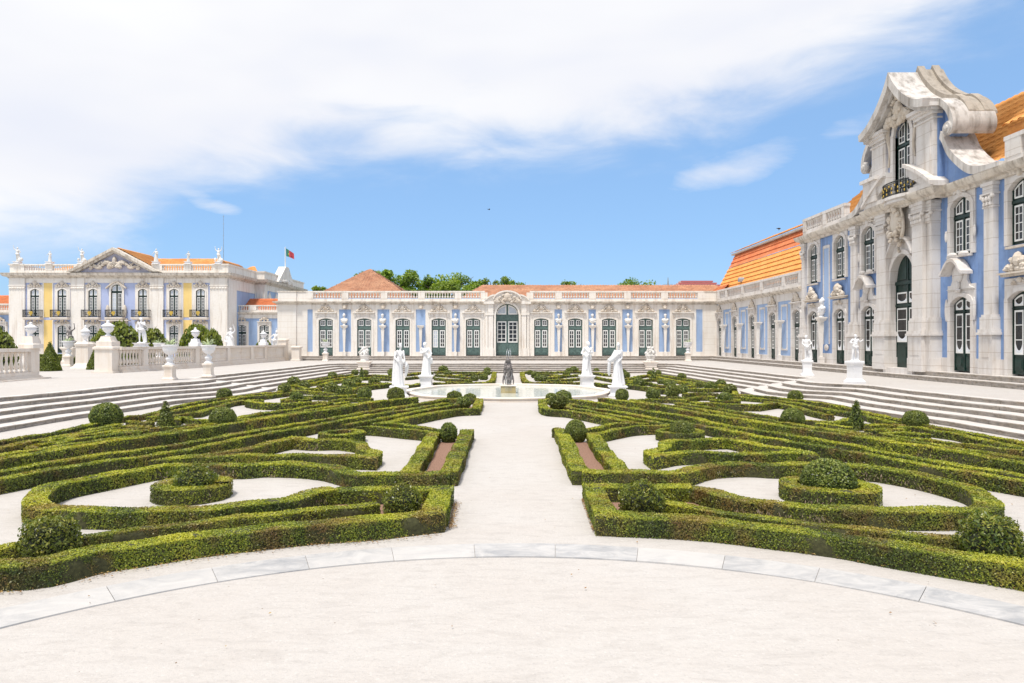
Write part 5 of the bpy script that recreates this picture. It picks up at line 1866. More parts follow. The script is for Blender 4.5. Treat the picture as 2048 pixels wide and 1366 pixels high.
for nm, ya, yb, d, zc in (('pilaster', 30.52, 31.32, 0.58, 8.62), ('pilaster', 33.48, 34.28, 0.58, 8.62), ('pilaster', 30.16, 30.50, 0.40, 8.60), ('pilaster', 34.30, 34.66, 0.40, 8.60),
                          ('pilaster', 26.60, 27.12, 0.22, 8.60), ('pilaster', 37.05, 37.62, 0.22, 8.60), ('pilaster', 43.55, 43.98, 0.16, 8.58), ('pilaster', 20.2, 20.8, 0.22, 8.60)):
    mb = MB()
    pilaster(mb, ya, yb, d, zc=zc)
    mb.build(nm, SR, pv, RX)
# tall panels between the far windows
c_ = 40.85
fr = MB()
W2, zb_, zt = 0.42, 2.2, 8.10
fr.box(-c_ - W2, -c_ - W2 + 0.09, -0.045, 0.01, zb_, zt)
fr.box(-c_ + W2 - 0.09, -c_ + W2, -0.045, 0.01, zb_, zt)
fr.box(-c_ - W2 + 0.09, -c_ + W2 - 0.09, -0.046, 0.01, zt - 0.16, zt + 0.02)
fr.ell((-c_, -0.03, 2.0), (0.3, 0.05, 0.2), 8, 5)
fr.build('panel_moulding', SR, pv, RX)
MB().box(-c_ - W2 + 0.092, -c_ + W2 - 0.092, -0.012, 0.0, zb_, zt - 0.162).build('panel', M['blue_inner'], pv, RX)
# portal: arch between the pilasters
pt = MB()
ap = [(-YC + x_, z) for x_, z in arch_pts(2.02, 5.16, 1.36, 18, True)]
PD = 0.34
pt.box(-YC - 1.42, -YC - 1.01, -PD, 0.4, ZB - 0.05, 8.70)
pt.box(-YC + 1.01, -YC + 1.42, -PD, 0.4, ZB - 0.05, 8.70)
pt.ribbon([(x_, 8.70) for x_, _ in ap], ap, -PD, 0.4)
up = [(-YC + (x_ + YC) * 1.19, 5.16 + (z - 5.16) * 1.15) for x_, z in ap]
pt.ribbon(up, ap, -PD - 0.10, -PD + 0.01)
for sg in (-1, 1):
    pt.box(-YC + sg * 1.01, -YC + sg * 1.20, -PD - 0.09, -PD + 0.01, ZB - 0.045, 5.16)
    hood = [(-YC + sg * (0.12 + 0.9 * t), 7.30 - 0.75 * t * t + 0.10 * math.sin(t * PI)) for t in [i / 8 for i in range(9)]]
    pt.ribbon(hood, [(x_, z - 0.12) for x_, z in hood], -PD - 0.28, -PD + 0.012)
pt.box(-YC - 1.2, -YC + 1.2, -PD - 0.30, 0.3, ZB - 0.3, ZB + 0.055)
pt.build('portal', SR, pv, RX)
gd = door_meshes(2.02, 5.42, 1.36, [(1.22, 2.86, 1, 3), (3.1, 3.62, 1, 1)], True, curtain=True)
o = place_door('door', gd, pv, RX, -YC, -0.10, 1.11, M['dark_green'])
tp = MB()
tp.box(-1.0, 1.0, -0.06, 0.015, 3.98, 4.14)
for sg in (-1, 1):
    tp.prism([(sg * 0.12, 4.22), (sg * 0.82, 4.22), (sg * 0.74, 4.68), (sg * 0.42, 5.08), (sg * 0.12, 5.22)], -0.02, 0.015)
link('transom_panel', tp.mesh('transom_panel'), M['dark_green'], o)
# coat of arms over the arch
ct = MB()
ct.ell((-YC, -0.62, 8.05), (0.44, 0.26, 0.72), 14, 9)
ct.ell((-YC, -0.70, 8.78), (0.36, 0.22, 0.20), 12, 7)
rr = random.Random(5)
for i in range(46):
    a = rr.uniform(0, 2 * PI)
    q = rr.uniform(0.55, 1.0)
    ct.ell((-YC + 0.52 * q * math.cos(a), -0.62 - rr.uniform(0.02, 0.26), 8.0 + 0.95 * q * math.sin(a)), (rr.uniform(0.05, 0.14), rr.uniform(0.06, 0.12), rr.uniform(0.05, 0.15)), 7, 5, rr.uniform(-1, 1))
for sg in (-1, 1):
    ct.tube([(-YC + sg * (0.42 + 0.12 * math.sin(t * 5)), -0.66, 7.25 + 1.7 * t) for t in [i / 10 for i in range(11)]], [0.09 - 0.004 * i for i in range(11)], 7)
ct.tube([(-YC + 0.10 * math.sin(t * 6), -0.52, 7.35 - 0.75 * t) for t in [i / 8 for i in range(9)]], [0.15 - 0.012 * i for i in range(9)], 8)
ct.build('coat_of_arms', M['carving'], pv, RX, True)
# attic storey above the cornice
AT = 0.50
YA = 32.1
at_ = MB()
gy_, gz = [0, .46, 1.12, 1.82, 2.3, 2.72], [15.02, 14.33, 13.65, 13.16, 12.95, 12.84]
sy_, sz_ = [2.40, 2.65, 3.0, 3.32, 3.56, 3.68, 3.69, 3.60, 3.44, 3.30, 3.28, 3.36], [12.90, 12.87, 12.66, 12.36, 12.0, 11.66, 11.42, 11.20, 11.10, 11.18, 11.34, 11.42]
scr = fine(list(zip(sy_, sz_)), 0.06)
gup = fine(list(zip(gy_, gz)), 0.12)
T = 0.34
# band of the gable: parallel offset inwards
def offset_in(pl, d):
    out_ = []
    for i in range(len(pl)):
        a, b = Vector(pl[max(i - 1, 0)]), Vector(pl[min(i + 1, len(pl) - 1)])
        t = (b - a).normalized()
        out_.append((pl[i][0] + t.y * d, pl[i][1] - t.x * d))
    k0 = next((i for i, q in enumerate(out_) if q[0] > 0.0), 0)
    if k0 > 0 and pl[0][0] == 0:
        (xa_, za_), (xb_, zb_) = out_[k0 - 1], out_[k0]
        zz_ = za_ + (zb_ - za_) * (0 - xa_) / (xb_ - xa_)
        out_ = [(0.0, zz_)] * k0 + out_[k0:]
    return out_
wz = [(0, 9.08), (3.0, 9.08), (3.0, 12.62), (2.6, 12.66), (1.77, 13.0), (1.07, 13.5), (0.4, 14.2), (0, 14.75)]
win_hole = arch_pts(1.36, 12.12, 0.68, 14, True)
prof_l = [(-YA - a, b) for a, b in reversed(wz)]
# blue attic wall built round the window opening
for sg in (-1, 1):
    at_.prism([(-YA + sg * 0.68, 9.08), (-YA + sg * 2.55, 9.08), (-YA + sg * 2.55, 12.5), (-YA + sg * 1.8, 12.85), (-YA + sg * 1.12, 13.3), (-YA + sg * 0.68, 13.7)], -AT, 0.6)
hp = [(-YA + x_, z) for x_, z in win_hole]
def roofline(x_):
    t = abs(x_ + YA)
    return np.interp(t, [0, .4, 1.07], [14.5, 14.0, 13.35])
at_.ribbon([(x_, float(roofline(x_))) for x_, _ in hp], hp, -AT, 0.6)
at_.build('attic_wall', M['blue_right'], pv, RX)
# wings of the attic under the scrolls
aw = MB()
low = fine([(2.72, 11.3), (2.9, 11.06), (3.24, 10.45), (3.9, 9.8), (4.55, 9.36), (5.3, 9.16), (6.2, 9.10)], 0.15)
for sg in (-1, 1):
    aw.prism([(-YA + sg * a, b) for a, b in [(2.3, 9.08)] + [(2.3, 12.6), (2.7, 12.6), (3.0, 12.4), (3.3, 12.0), (3.42, 11.6), (3.2, 11.3), (2.9, 11.1)] + [q for q in low if q[0] > 3.05][:-1] + [(6.15, 9.07)]], -0.22, 0.5)
aw.build('attic_wing', M['blue_right'], pv, RX)
gb = MB()
for sg in (-1, 1):
    up = [(-YA + sg * a, b) for a, b in gup]
    lo = [(-YA + sg * a, b) for a, b in offset_in(gup, T)]
    lo = [(x_, z) for x_, z in lo]
    gb.ribbon(up, lo, -1.25, 1.2)
    lo2 = [(-YA + sg * a, b) for a, b in offset_in(gup, T + 0.16)]
    gb.ribbon(lo, lo2, -1.02, 0.2)
    # scroll set back behind the front moulding
    s_in = [(-YA + sg * a, b) for a, b in offset_in(scr, 0.26)]
    gb.ribbon([(-YA + sg * a, b) for a, b in scr], s_in, -0.60, 1.25)
    # lower sweep running out along the cornice
    l_up = [(-YA + sg * a, b + 0.12) for a, b in low]
    l_lo = [(-YA + sg * a, b - 0.10) for a, b in offset_in([(a, b) for a, b in low], 0.12)]
    l_lo = [(x_, max(9.05, z)) for x_, z in l_lo]
    gb.ribbon(l_up, l_lo, -0.50, 0.9)
    # volute
    gb.lathe([(0.30, -0.10), (0.30, 0.0), (0.25, 0.02), (0.25, 0.06), (0.14, 0.06), (0.12, 0.12), (0.02, 0.14)], 0, 0, 0, 18)
    nv = 18 * 7
    vs = gb.v[-nv:]
    gb.v[-nv:] = [(-YA + sg * 3.34 + x_, -0.60 - z, 11.36 + y_) for x_, y_, z in vs]
gb.build('scrolled_gable', M['gable_top'], pv, RX)
# thick lichen covered ridge behind the front moulding
rg = MB()
for sg in (-1, 1):
    base_ = fine(list(zip(gy_, gz))[:4] + [(2.4, 12.90), (2.65, 12.87), (3.0, 12.66), (3.32, 12.36), (3.56, 12.0)], 0.15)
    for d0, d1, hgt in ((0.30, 0.62, 0.30), (0.62, 0.98, 0.14), (0.98, 1.32, 0.34), (1.32, 1.5, 0.16)):
        k_ = np.interp([a for a, b in base_], [0, 0.5, 1.1, 1.8, 2.6, 3.0, 3.7], [1, 1, 0.9, 0.75, 0.6, 0.45, 0.15])
        up = [(-YA + sg * a, b + hgt * q) for (a, b), q in zip(base_, [float(q) for q in k_])]
        lo = [(-YA + sg * a, b - 0.1) for a, b in base_]
        rg.ribbon(up, lo, d0 - 0.15, d1 - 0.15)
rg.build('gable_ridge', M['ridge'], pv, RX)
# attic pilasters, window surround, capitals
ap_ = MB()
for sg in (-1, 1):
    a, b = YA + sg * 1.25, YA + sg * 2.50
    if a > b:
        a, b = b, a
    rb(ap_, a, b, AT - 0.2, 0.66, 9.0, 12.25)
    rb(ap_, a + 0.18, b - 0.18, 0.66, 0.69, 9.6, 11.9)
    rb(ap_, a - 0.06, b + 0.06, AT - 0.2, 0.72, 12.05, 12.13)
    rb(ap_, a - 0.08, b + 0.08, AT - 0.2, 0.76, 12.251, 12.40)
    rb(ap_, a - 0.16, b + 0.16, AT - 0.2, 0.86, 12.401, 12.52)
    rb(ap_, a - 0.26, b + 0.26, AT - 0.2, 0.97, 12.521, 12.68)
    rb(ap_, a - 0.12, b + 0.12, AT - 0.2, 0.74, 9.06, 9.45)
ap_.build('attic_pilaster', SR, pv, RX)
ws = MB()
k = 0.90 / 0.68
ws.ribbon([(-YA + (x_ + YA) * k, 12.12 + (z - 12.12) * k) for x_, z in hp], hp, -AT - 0.12, -AT + 0.45)
for sg in (-1, 1):
    ws.box(-YA + sg * 0.68, -YA + sg * 0.90, -AT - 0.119, -AT + 0.45, 9.1, 12.12)
    ws.box(-YA + sg * 0.90, -YA + sg * 1.06, -AT - 0.06, -AT + 0.02, 9.1, 12.3)
ws.build('surround', SR, pv, RX)
cv = MB()
carve(cv, -YA, -AT - 0.16, 13.12, 2.0, 1.25, 21, 26, 0.22)
carve(cv, -YA, -AT - 0.2, 13.85, 0.7, 0.9, 22, 8, 0.2)
for sg in (-1, 1):
    cv.tube([(-YA + sg * (1.04 + 0.08 * math.sin(t * 7)), -AT - 0.10, 12.7 - 1.9 * t) for t in [i / 9 for i in range(10)]], [0.11 - 0.007 * i for i in range(10)], 7)
    cv.tube([(-YA + sg * (0.5 + 0.55 * t), -AT - 0.14, 13.5 - 0.9 * t * t) for t in [i / 6 for i in range(7)]], [0.13, 0.14, 0.15, 0.15, 0.14, 0.12, 0.1], 7)
cv.build('carved_crest', M['carving'], pv, RX)
dw = door_meshes(1.36, 3.70, 0.68, [(0.15, 2.42, 2, 5), (2.66, 3.58, 2, 3)], True, panel=False)
place_door('window', dw, pv, RX, -YA, -AT + 0.12, 9.1, M['dark_green'])
# broken pediment pieces beside the balcony and balcony slab
bp = MB()
for sg in (-1, 1):
    tops = [(-YA + sg * (0.80 + 2.05 * t), 10.50 - 0.80 * t - 0.42 * t * t) for t in [i / 7 for i in range(8)]]
    bp.ribbon(tops, [(x_, z - 0.17) for x_, z in tops], -1.05, -0.2)
    bp.ribbon([(x_, z - 0.17) for x_, z in tops], [(x_, max(9.06, z - 0.62)) for x_, z in tops], -0.88, -0.2)
bp.box(-YA - 2.75, -YA - 1.55, -0.98, -0.3, 9.31, 10.35)
bp.box(-YA - 2.85, -YA - 1.45, -1.10, -0.3, 10.351, 10.52)
bp.box(-YA - 2.75, -YA - 1.0, -0.90, -0.3, 9.08, 9.30)
bp.box(-YA + 1.0, -YA + 2.75, -0.90, -0.3, 9.08, 9.30)
bp.build('broken_pediment', SR, pv, RX)
sl = MB()
arc = [(-YA + 1.25 * math.sin(a), -0.62 - 0.62 * math.cos(a)) for a in [(-90 + 15 * i) * PI / 180 for i in range(13)]]
sl.prism(arc + [(-YA + 1.25, -0.3), (-YA - 1.25, -0.3)], 9.02, 9.16, 'xy')
sl.prism([(-YA + (x_ + YA) * 0.88, -0.55 + (y_ + 0.55) * 0.88) for x_, y_ in arc] + [(-YA + 1.1, -0.3), (-YA - 1.1, -0.3)], 8.86, 9.019, 'xy')
sl.build('balcony_slab', SR, pv, RX)
ir, gl = MB(), MB()
arcb = [(-YA + 1.18 * math.sin(a), -0.62 - 0.56 * math.cos(a)) for a in [(-90 + 5 * i) * PI / 180 for i in range(37)]]
ir.tube([(x_, y_, 9.80) for x_, y_ in arcb], 0.03, 5)
ir.tube([(x_, y_, 9.72) for x_, y_ in arcb], 0.016, 5)
ir.tube([(x_, y_, 9.22) for x_, y_ in arcb], 0.025, 5)
for i, (x_, y_) in enumerate(arcb):
    ir.tube([(x_, y_, 9.16), (x_, y_, 9.80)], 0.013, 4)
    if i % 2 == 0 and 0 < i < 36:
        ir.tube([(x_ + 0.05 * math.cos(t), y_, 9.47 + 0.13 * math.sin(t)) for t in [j * PI / 4 for j in range(9)]], 0.013, 4)
        gl.ell((x_, y_ - 0.01, 9.47 + (0.16 if i % 4 else -0.16)), (0.035, 0.03, 0.06), 6, 4)
        if i % 4 == 0:
            gl.ell((x_, y_ - 0.01, 9.50), (0.03, 0.03, 0.07), 6, 4)
b_ = ir.build('iron_balcony', M['iron'], pv, RX)
gl.build('gilt_ornament', M['gold'], b_, RX)
# parapets and roof
balustrade(pv, RX, -43.98, -38.55, 0.08, 9.12, 10.2, [(-43.75, 0.42), (-41.0, 0.42), (-38.75, 0.3)], 0.31, SR, 1.3)
balustrade(pv, RX, -26.2, -17.0, 0.08, 9.12, 10.2, [(-25.75, 0.8), (-22.8, 0.42), (-20, 0.42)], 0.31, SR, 1.3)
rm = MB()
roof_mesh(rm, (-43.9, 1.0, 9.7), (-17, 1.0, 9.7), (-17, 4.8, 13.9), (-39.0, 4.8, 13.9), 0.40, 0.50, 0.085)
roof_mesh(rm, (-43.9, 8.6, 9.7), (-43.9, 1.0, 9.7), (-39.0, 4.8, 13.9), (-39.0, 4.9, 13.9), 0.40, 0.50, 0.085)
rm.build('tiled_roof', M['roof_orange'], pv, RX, True)
rm = MB()
roof_mesh(rm, (-27.6, 0.9, 11.0), (-17, 0.9, 11.0), (-17, 4.4, 14.5), (-25.2, 4.4, 14.5), 0.40, 0.50, 0.085)
rm.box(-27.5, -17, 1.0, 1.3, 10.7, 10.98)
rm.build('upper_roof', M['roof_orange'], pv, RX, True)
iw = MB()
iw.box(-Y1 + 0.02, -Y0, 0.42, 0.55, ZB, 9.0)
iw.box(-Y1 + 0.02, -Y1 + 0.3, 0.06, 9, ZB - 0.4, 9.06)
iw.box(-Y1 + 0.3, -Y0, 0.6, 9, 9.0, 9.08)
iw.build('inner_wall', SR, pv, RX)
b = link('marble_bust', bust_mesh(30), M['marble'], None)
b.location = (19.2 - 0.30, 40.85, 3.80)
b.rotation_euler = (0, 0, -PI / 2)
b.scale = (1.08, 1.08, 1.08)
remesh(b, 0.03, 1)
tag(b, 'marble bust on a tall herm between the two far doors of the portal pavilion', 'bust')
o = link('herm_pillar', herm_m, SR, None)
o.location = (19.2 - 0.34, 40.85, 1.42)
o.rotation_euler = (0, 0, -PI / 2)
o.scale = (1.0, 1.0, 1.0)
link('foot_block', MB().box(-0.15, 0.15, -0.13, 0.13, (ZB - 1.42) + 0.002, -0.001).mesh('foot_block'), SR, o)
tag(o, 'tall tapering herm pillar carrying a bust on the portal pavilion', 'pillar')

# ------------------------------------------------------------------ ceremonial palace front beyond the left terrace
PY = 75.0
PX = Frame(0, PY, 0)
M['tympanum'] = stone_mat('lilac grey stucco', (0.44, 0.44, 0.56), (0.48, 0.47, 0.56), (0.3, 0.28, 0.3), 0.4)
lp = thing('palace_front', 'two storey white palace front with pediment, yellow panels and orange roof beyond the left terrace', 'palace', (-43, PY, ZT))


def px(u):
    return (u - CU) * PY / F


XA, XB = px(20), px(456)
wu = [70.5, 125, 186.6, 234, 286, 348.5, 401.6]
PW = 1.0
holes = []
for u in wu:
    if u == 234:
        holes += [(px(u) - 0.62, px(u) + 0.62, 5.1, 8.62), (px(u) - 0.75, px(u) + 0.75, 0.9, 4.7)]
    else:
        holes += [(px(u) - PW / 2, px(u) + PW / 2, 5.1, 8.12), (px(u) - PW / 2, px(u) + PW / 2, 1.1, 4.12)]
wm = MB()
wall_grid(wm, XA, XB, 0.3, 9.4, holes)
wm.build('wall', M['blue_pale'], lp, PX)
st = MB()
for a, b in ((20, 51.5), (143, 170), (302, 328), (421, 456)):
    st.box(px(a), px(b), -0.18, 0.1, 0.3, 8.42)
    st.box(px(a) - 0.06, px(b) + 0.06, -0.24, 0.1, 8.421, 8.52)
    st.box(px(a), px(b), -0.181, 0.1, 8.521, 9.3)
    st.box(px(a) - 0.08, px(b) + 0.08, -0.26, 0.1, 0.3, 1.9)
    for i in range(6):
        st.ell((px(a) + (px(b) - px(a)) * (i + 0.5) / 6, -0.22, 8.22), (0.16, 0.08, 0.10), 8, 5)
st.box(XA, XB, -0.06, 0.1, 8.80, 9.32)
for a, b in ((86, 88), (105, 107), (365, 367), (384, 386)):
    st.box(px(a), px(b), -0.05, 0.1, 0.3, 8.799)
st.build('stone_dressing', M['stone'], lp, PX)
yl = MB()
for a, b in ((88, 105), (367, 384)):
    yl.box(px(a), px(b), -0.02, 0.1, 0.9, 4.72)
    yl.box(px(a), px(b), -0.02, 0.1, 5.02, 8.79)
yl.build('yellow_panel', M['yellow'], lp, PX)
s2 = surround_mesh(PW, 5.1, 8.12, 0.22, 0.84, 8.62, band=0.16, crest=0.85, lintel=None, seed=31, proud=0.06)
s1 = surround_mesh(PW, 0.3, 4.12, 0.22, 0.84, 4.55, band=0.16, crest=0.75, lintel=None, seed=32, proud=0.06)
w2 = door_meshes(PW, 3.0, 0.22, [(0.10, 2.12, 2, 6), (2.30, 2.92, 1, 1)], panel=False, pale=(1,))
w1 = door_meshes(PW, 3.0, 0.22, [(0.50, 2.0, 2, 4), (2.20, 2.92, 2, 2)])
bars = MB()
bars.box(-0.98, 0.98, -0.72, -0.10, 4.86, 5.0)
bars.box(-0.9, 0.9, -0.6, -0.10, 4.72, 4.859)
ir = MB()
for z in (5.06, 5.72, 5.80):
    ir.box(-0.95, 0.95, -0.68, -0.65, z, z + 0.03)
    for sg in (-1, 1):
        ir.box(sg * 0.95, sg * 0.92, -0.65, -0.12, z, z + 0.03)
for i in range(21):
    x = -0.94 + 1.88 * i / 20
    ir.box(x - 0.011, x + 0.011, -0.676, -0.654, 5.0, 5.8)
for sg in (-1, 1):
    for i in range(5):
        ir.box(sg * 0.935 - 0.01, sg * 0.935 + 0.01, -0.60 + 0.11 * i, -0.58 + 0.11 * i, 5.0, 5.8)
for i in range(5):
    x = -0.5 + 0.25 * i
    ir.tube([(x + 0.11 * math.cos(t), -0.68, 5.4 + 0.16 * math.sin(t)) for t in [j * PI / 4 for j in range(9)]], 0.02, 4)
em = MB().prism([(0, 5.16), (0.22, 5.46), (0.14, 5.66), (-0.14, 5.66), (-0.22, 5.46)], -0.73, -0.69)
bal_m, ir_m, em_m = bars.mesh('balcony'), ir.mesh('iron_railing'), em.mesh('gilt_shield')
for u in wu:
    x = px(u)
    if u != 234:
        place_surround(s2, lp, PX, x)
        place_surround(s1, lp, PX, x)
        place_door('window', w2, lp, PX, x, 0.03, 5.12, M['dark_green'])
        place_door('door', w1, lp, PX, x, 0.03, 1.12, M['dark_green'])
    b_ = place('balcony', bal_m, M['terrace_stone'], lp, PX, x, 0, 0)
    link('iron_railing', ir_m, M['iron'], b_)
    link('gilt_shield', em_m, M['gold'], b_)
# middle bay
xm = px(234)
sm_ = surround_mesh(1.24, 5.1, 8.62, 0.6, 0.80, 8.78, True, band=0.2, crest=0, proud=0.07)
place_surround(sm_, lp, PX, xm)
wmid = door_meshes(1.24, 3.5, 0.6, [(0.1, 2.55, 2, 5), (2.8, 3.4, 1, 1)], True, panel=False, pale=(1, (0, -1)))
place_door('window', wmid, lp, PX, xm, 0.03, 5.12, M['dark_green'])
pm = MB()
ap = arch_pts(1.5, 3.95, 0.75, 14, True)
pm.box(xm - 1.2, xm - 0.75, -0.2, 0.3, 0.3, 4.9)
pm.box(xm + 0.75, xm + 1.2, -0.2, 0.3, 0.3, 4.9)
pm.ribbon([(xm + x_, 4.9) for x_, _ in ap], [(xm + x_, z) for x_, z in ap], -0.2, 0.3)
pm.box(xm - 1.6, xm + 1.6, -0.7, -0.1, 4.6, 4.71)
hood = [(xm + 1.1 * t, 9.02 - 0.75 * abs(t) ** 1.3) for t in [i / 6 - 1 for i in range(13)]]
pm.ribbon(hood, [(x_, z - 0.14) for x_, z in hood], -0.3, -0.02)
for sg in (-1, 1):
    pm.ell((xm + sg * 0.95, -0.15, 5.7), (0.2, 0.15, 0.7), 10, 7)
    pm.ell((xm + sg * 1.05, -0.15, 4.1), (0.2, 0.2, 0.6), 10, 7)
pm.build('portal', M['carving'], lp, PX)
dk = MB().prism([(xm - 0.75, 0.9)] + [(xm + x_, z) for x_, z in ap] + [(xm + 0.75, 0.9)], 0.25, 0.3)
dk.build('door', M['dark_green'], lp, PX)
cpl = [(0.0, 9.28), (0.14, 9.30), (0.18, 9.42), (0.42, 9.48), (0.58, 9.60), (0.62, 9.76), (0.66, 9.86), (0.0, 9.94)]
# the cornice follows the corner and the stepped return walls
RYa, RYb, RXb = 83.0, 99.0, (529 - CU) * 83.0 / F
path = [(XA, PY + 8), (XA, PY), (XB, PY), (XB, RYa), (RXb, RYa), (RXb, RYb)]
MB().sweep(cpl, path).build('cornice', M['cornice'], lp)
par = MB()
par.sweep([(0.02, 9.93), (0.02, 10.72), (0.12, 10.74), (0.14, 10.9), (-0.35, 10.9), (-0.35, 9.93)], [(XB - 1.7, PY), (XB, PY), (XB, RYa), (RXb, RYa), (RXb, RYb)])
par.sweep([(0.02, 9.93), (0.02, 10.72), (0.12, 10.74), (0.14, 10.9), (-0.35, 10.9), (-0.35, 9.93)], [(XA, PY + 8), (XA, PY), (px(48), PY)])
par.build('parapet', M['stone'], lp)
rwl = MB()
rwl.add([(XB, PY, 0.3), (XB, RYa, 0.3), (XB, RYa, 9.4), (XB, PY, 9.4)], [(0, 1, 2, 3)])
rwl.add([(XB, RYa, 0.3), (RXb, RYa, 0.3), (RXb, RYa, 9.4), (XB, RYa, 9.4)], [(0, 1, 2, 3)])
rwl.add([(RXb, RYa, 0.3), (RXb, RYb, 0.3), (RXb, RYb, 9.4), (RXb, RYa, 9.4)], [(0, 1, 2, 3)])
rwl.build('return_wall', M['blue'], lp)
rst = MB()
rst.box(XB - 0.5, XB + 0.06, PY + 0.02, PY + 2.3, 0.3, 9.3)
rst.box(XB - 0.5, XB + 0.05, PY + 2.3, RYa, 8.15, 9.3)
rst.box(XB, RXb - 0.0, RYa - 0.05, RYa + 0.2, 8.3, 9.3)
rst.box(RXb - 0.95, RXb + 0.06, RYa - 0.06, RYa + 0.9, 0.3, 9.31)
rst.box(XB + 0.02, XB + 0.18, RYa - 0.06, RYa + 0.1, 0.3, 8.3)
rst.box(RXb - 0.3, RXb + 0.05, RYa + 0.9, RYb, 8.6, 9.3)
rst.box(RXb - 0.3, RXb + 0.10, RYb - 1.5, RYb, 0.3, 9.3)
gtop = [(86.5, 9.95), (92.8, 9.95), (90.6, 12.15), (89.4, 12.15)]
rst.prism([(y, z) for y, z in gtop], RXb - 0.4, RXb + 0.55, 'yz')
for i in range(14):
    rst.ell((RXb + 0.62, 88 + 0.3 * i, 9.9 + 0.5 * R.random()), (0.2, 0.25, 0.22), 7, 5)
rst.build('stone_dressing', M['stone'], lp)
nw = MB()
for y in (84.6, 87.1):
    nw.prism([(y - 0.5, 6.0), (y + 0.5, 6.0), (y + 0.5, 7.9), (y, 8.5), (y - 0.5, 7.9)], RXb + 0.001, RXb + 0.12, 'yz')
nw.build('niche', M['stone'], lp)
nd = MB()
for y in (84.6, 87.1):
    nd.prism([(y - 0.26, 6.0), (y + 0.26, 6.0), (y + 0.26, 6.6), (y, 6.9), (y - 0.26, 6.6)], RXb + 0.122, RXb + 0.14, 'yz')
nd.build('pane', M['glass'], lp)
balustrade(lp, PX, px(48), px(165), 0.15, 9.94, 10.87, [(px(98), 0.75), (px(156), 0.9)], 0.27, M['stone'])
balustrade(lp, PX, px(303), px(425), 0.15, 9.94, 10.87, [(px(314), 1.1), (px(375.5), 0.75)], 0.27, M['stone'])
# pediment
pe = MB()
ap0, apz, hb = px(232.5), 12.62, 5.05
for sg in (-1, 1):
    sl_ = [(ap0, apz), (ap0 + sg * hb, 9.98)]
    pe.ribbon(sl_, [(ap0, apz - 0.30), (ap0 + sg * (hb - 0.6), 9.98)], -0.75, 0.3)
    pe.ribbon([(ap0, apz - 0.301), (ap0 + sg * (hb - 0.601), 9.979)], [(ap0, apz - 0.55), (ap0 + sg * (hb - 1.1), 9.979)], -0.5, 0.3)
pe.build('pediment', M['cornice'], lp, PX)
MB().prism([(ap0 - hb + 1.1, 9.97), (ap0 + hb - 1.1, 9.97), (ap0, apz - 0.55)], -0.12, 0.25).build('tympanum', M['tympanum'], lp, PX)
tc_ = MB()
carve(tc_, ap0, -0.2, 10.95, 1.5, 1.5, 41, 18, 0.3)
for sg in (-1, 1):
    tc_.tube([(ap0 + sg * (0.6 + 2.1 * t), -0.3, 10.95 - 0.65 * t + 0.18 * math.sin(t * 9)) for t in [i / 12 for i in range(13)]], [0.26 - 0.012 * i for i in range(13)], 7)
    for i in range(16):
        t = R.random()
        tc_.ell((ap0 + sg * (0.7 + 2.0 * t), -0.38, 10.98 - 0.65 * t + R.uniform(-0.15, 0.3)), (0.2, 0.12, 0.10), 7, 5, R.uniform(-.8, .8))
tc_.build('carved_relief', M['carving'], lp, PX)
rm = MB()
roof_mesh(rm, (px(60), PY + 1.2, 10.0), (px(425), PY + 1.2, 10.0), (px(390), PY + 6, 12.15), (px(150), PY + 6, 12.15), 0.28, 0.45)
roof_mesh(rm, (XB - 1.2, PY + 1.5, 10.0), (XB - 1.2, RYa + 8, 10.0), (px(390), PY + 12, 12.15), (px(390), PY + 6, 12.15), 0.28, 0.45)
roof_mesh(rm, (px(60), PY + 12, 10.0), (px(60), PY + 1.2, 10.0), (px(150), PY + 6, 12.15), (px(150), PY + 6.2, 12.15), 0.28, 0.45)
for sg in (-1, 1):
    roof_mesh(rm, (ap0 + sg * (hb - 0.1), PY + 0.3, 10.05), (ap0 + sg * (hb - 0.1), PY + 7, 10.05), (ap0, PY + 7, 12.68), (ap0, PY + 0.3, 12.68), 0.28, 0.45)
roof_mesh(rm, (RXb - 4.5, RYa + 1.0, 10.2), (RXb - 0.8, RYa + 1.0, 10.2), (RXb - 3.0, RYa + 5, 12.0), (RXb - 3.4, RYa + 5, 12.0), 0.28, 0.45)
rm.build('tiled_roof', M['roof_palace'], lp, None, True)

# low link between the palace front and the garden range, with two doors
LY = 78.0
LX = Frame(0, LY, 0)
lk = thing('link_wing', 'low blue link wing with two french doors between palace front and garden range', 'palace wing', (-29, LY, ZT))


def lx(u):
    return (u - CU) * LY / F


wm = MB()
xa, xb = lx(452), lx(566)
lu = [483.5, 529]
wall_grid(wm, xa, xb, 0.3, 5.6, [(lx(u) - 0.55, lx(u) + 0.55, 0.9, 4.22) for u in lu])
wm.build('wall', M['blue'], lk, LX)
sl_ = surround_mesh(1.1, 0.3, 4.22, 0.14, 0.80, 4.62, lintel=(4.55, 1.5), crest=0.6, seed=51)
dl = door_meshes(1.1, 3.3, 0.14, [(0.5, 2.3, 2, 4), (2.55, 3.2, 2, 2)])
for u in lu:
    place_surround(sl_, lk, LX, lx(u))
    place_door('door', dl, lk, LX, lx(u), 0.06, 0.92, M['dark_green'])
st = MB()
st.box(xa, xb, -0.055, 0.1, 5.0, 5.5)
st.build('stone_dressing', M['stone'], lk, LX)
MB().sweep([(0, 5.42), (0.2, 5.5), (0.32, 5.6), (0.34, 5.72), (0, 5.75)], [(xa, 0), (xb, 0)]).build('cornice', M['cornice'], lk, LX)
balustrade(lk, LX, xa, xb, 0.1, 5.75, 6.52, [(lx(457), 0.6), (lx(506), 0.8), (lx(560), 0.6)], 0.26, M['stone'])
rm = MB()
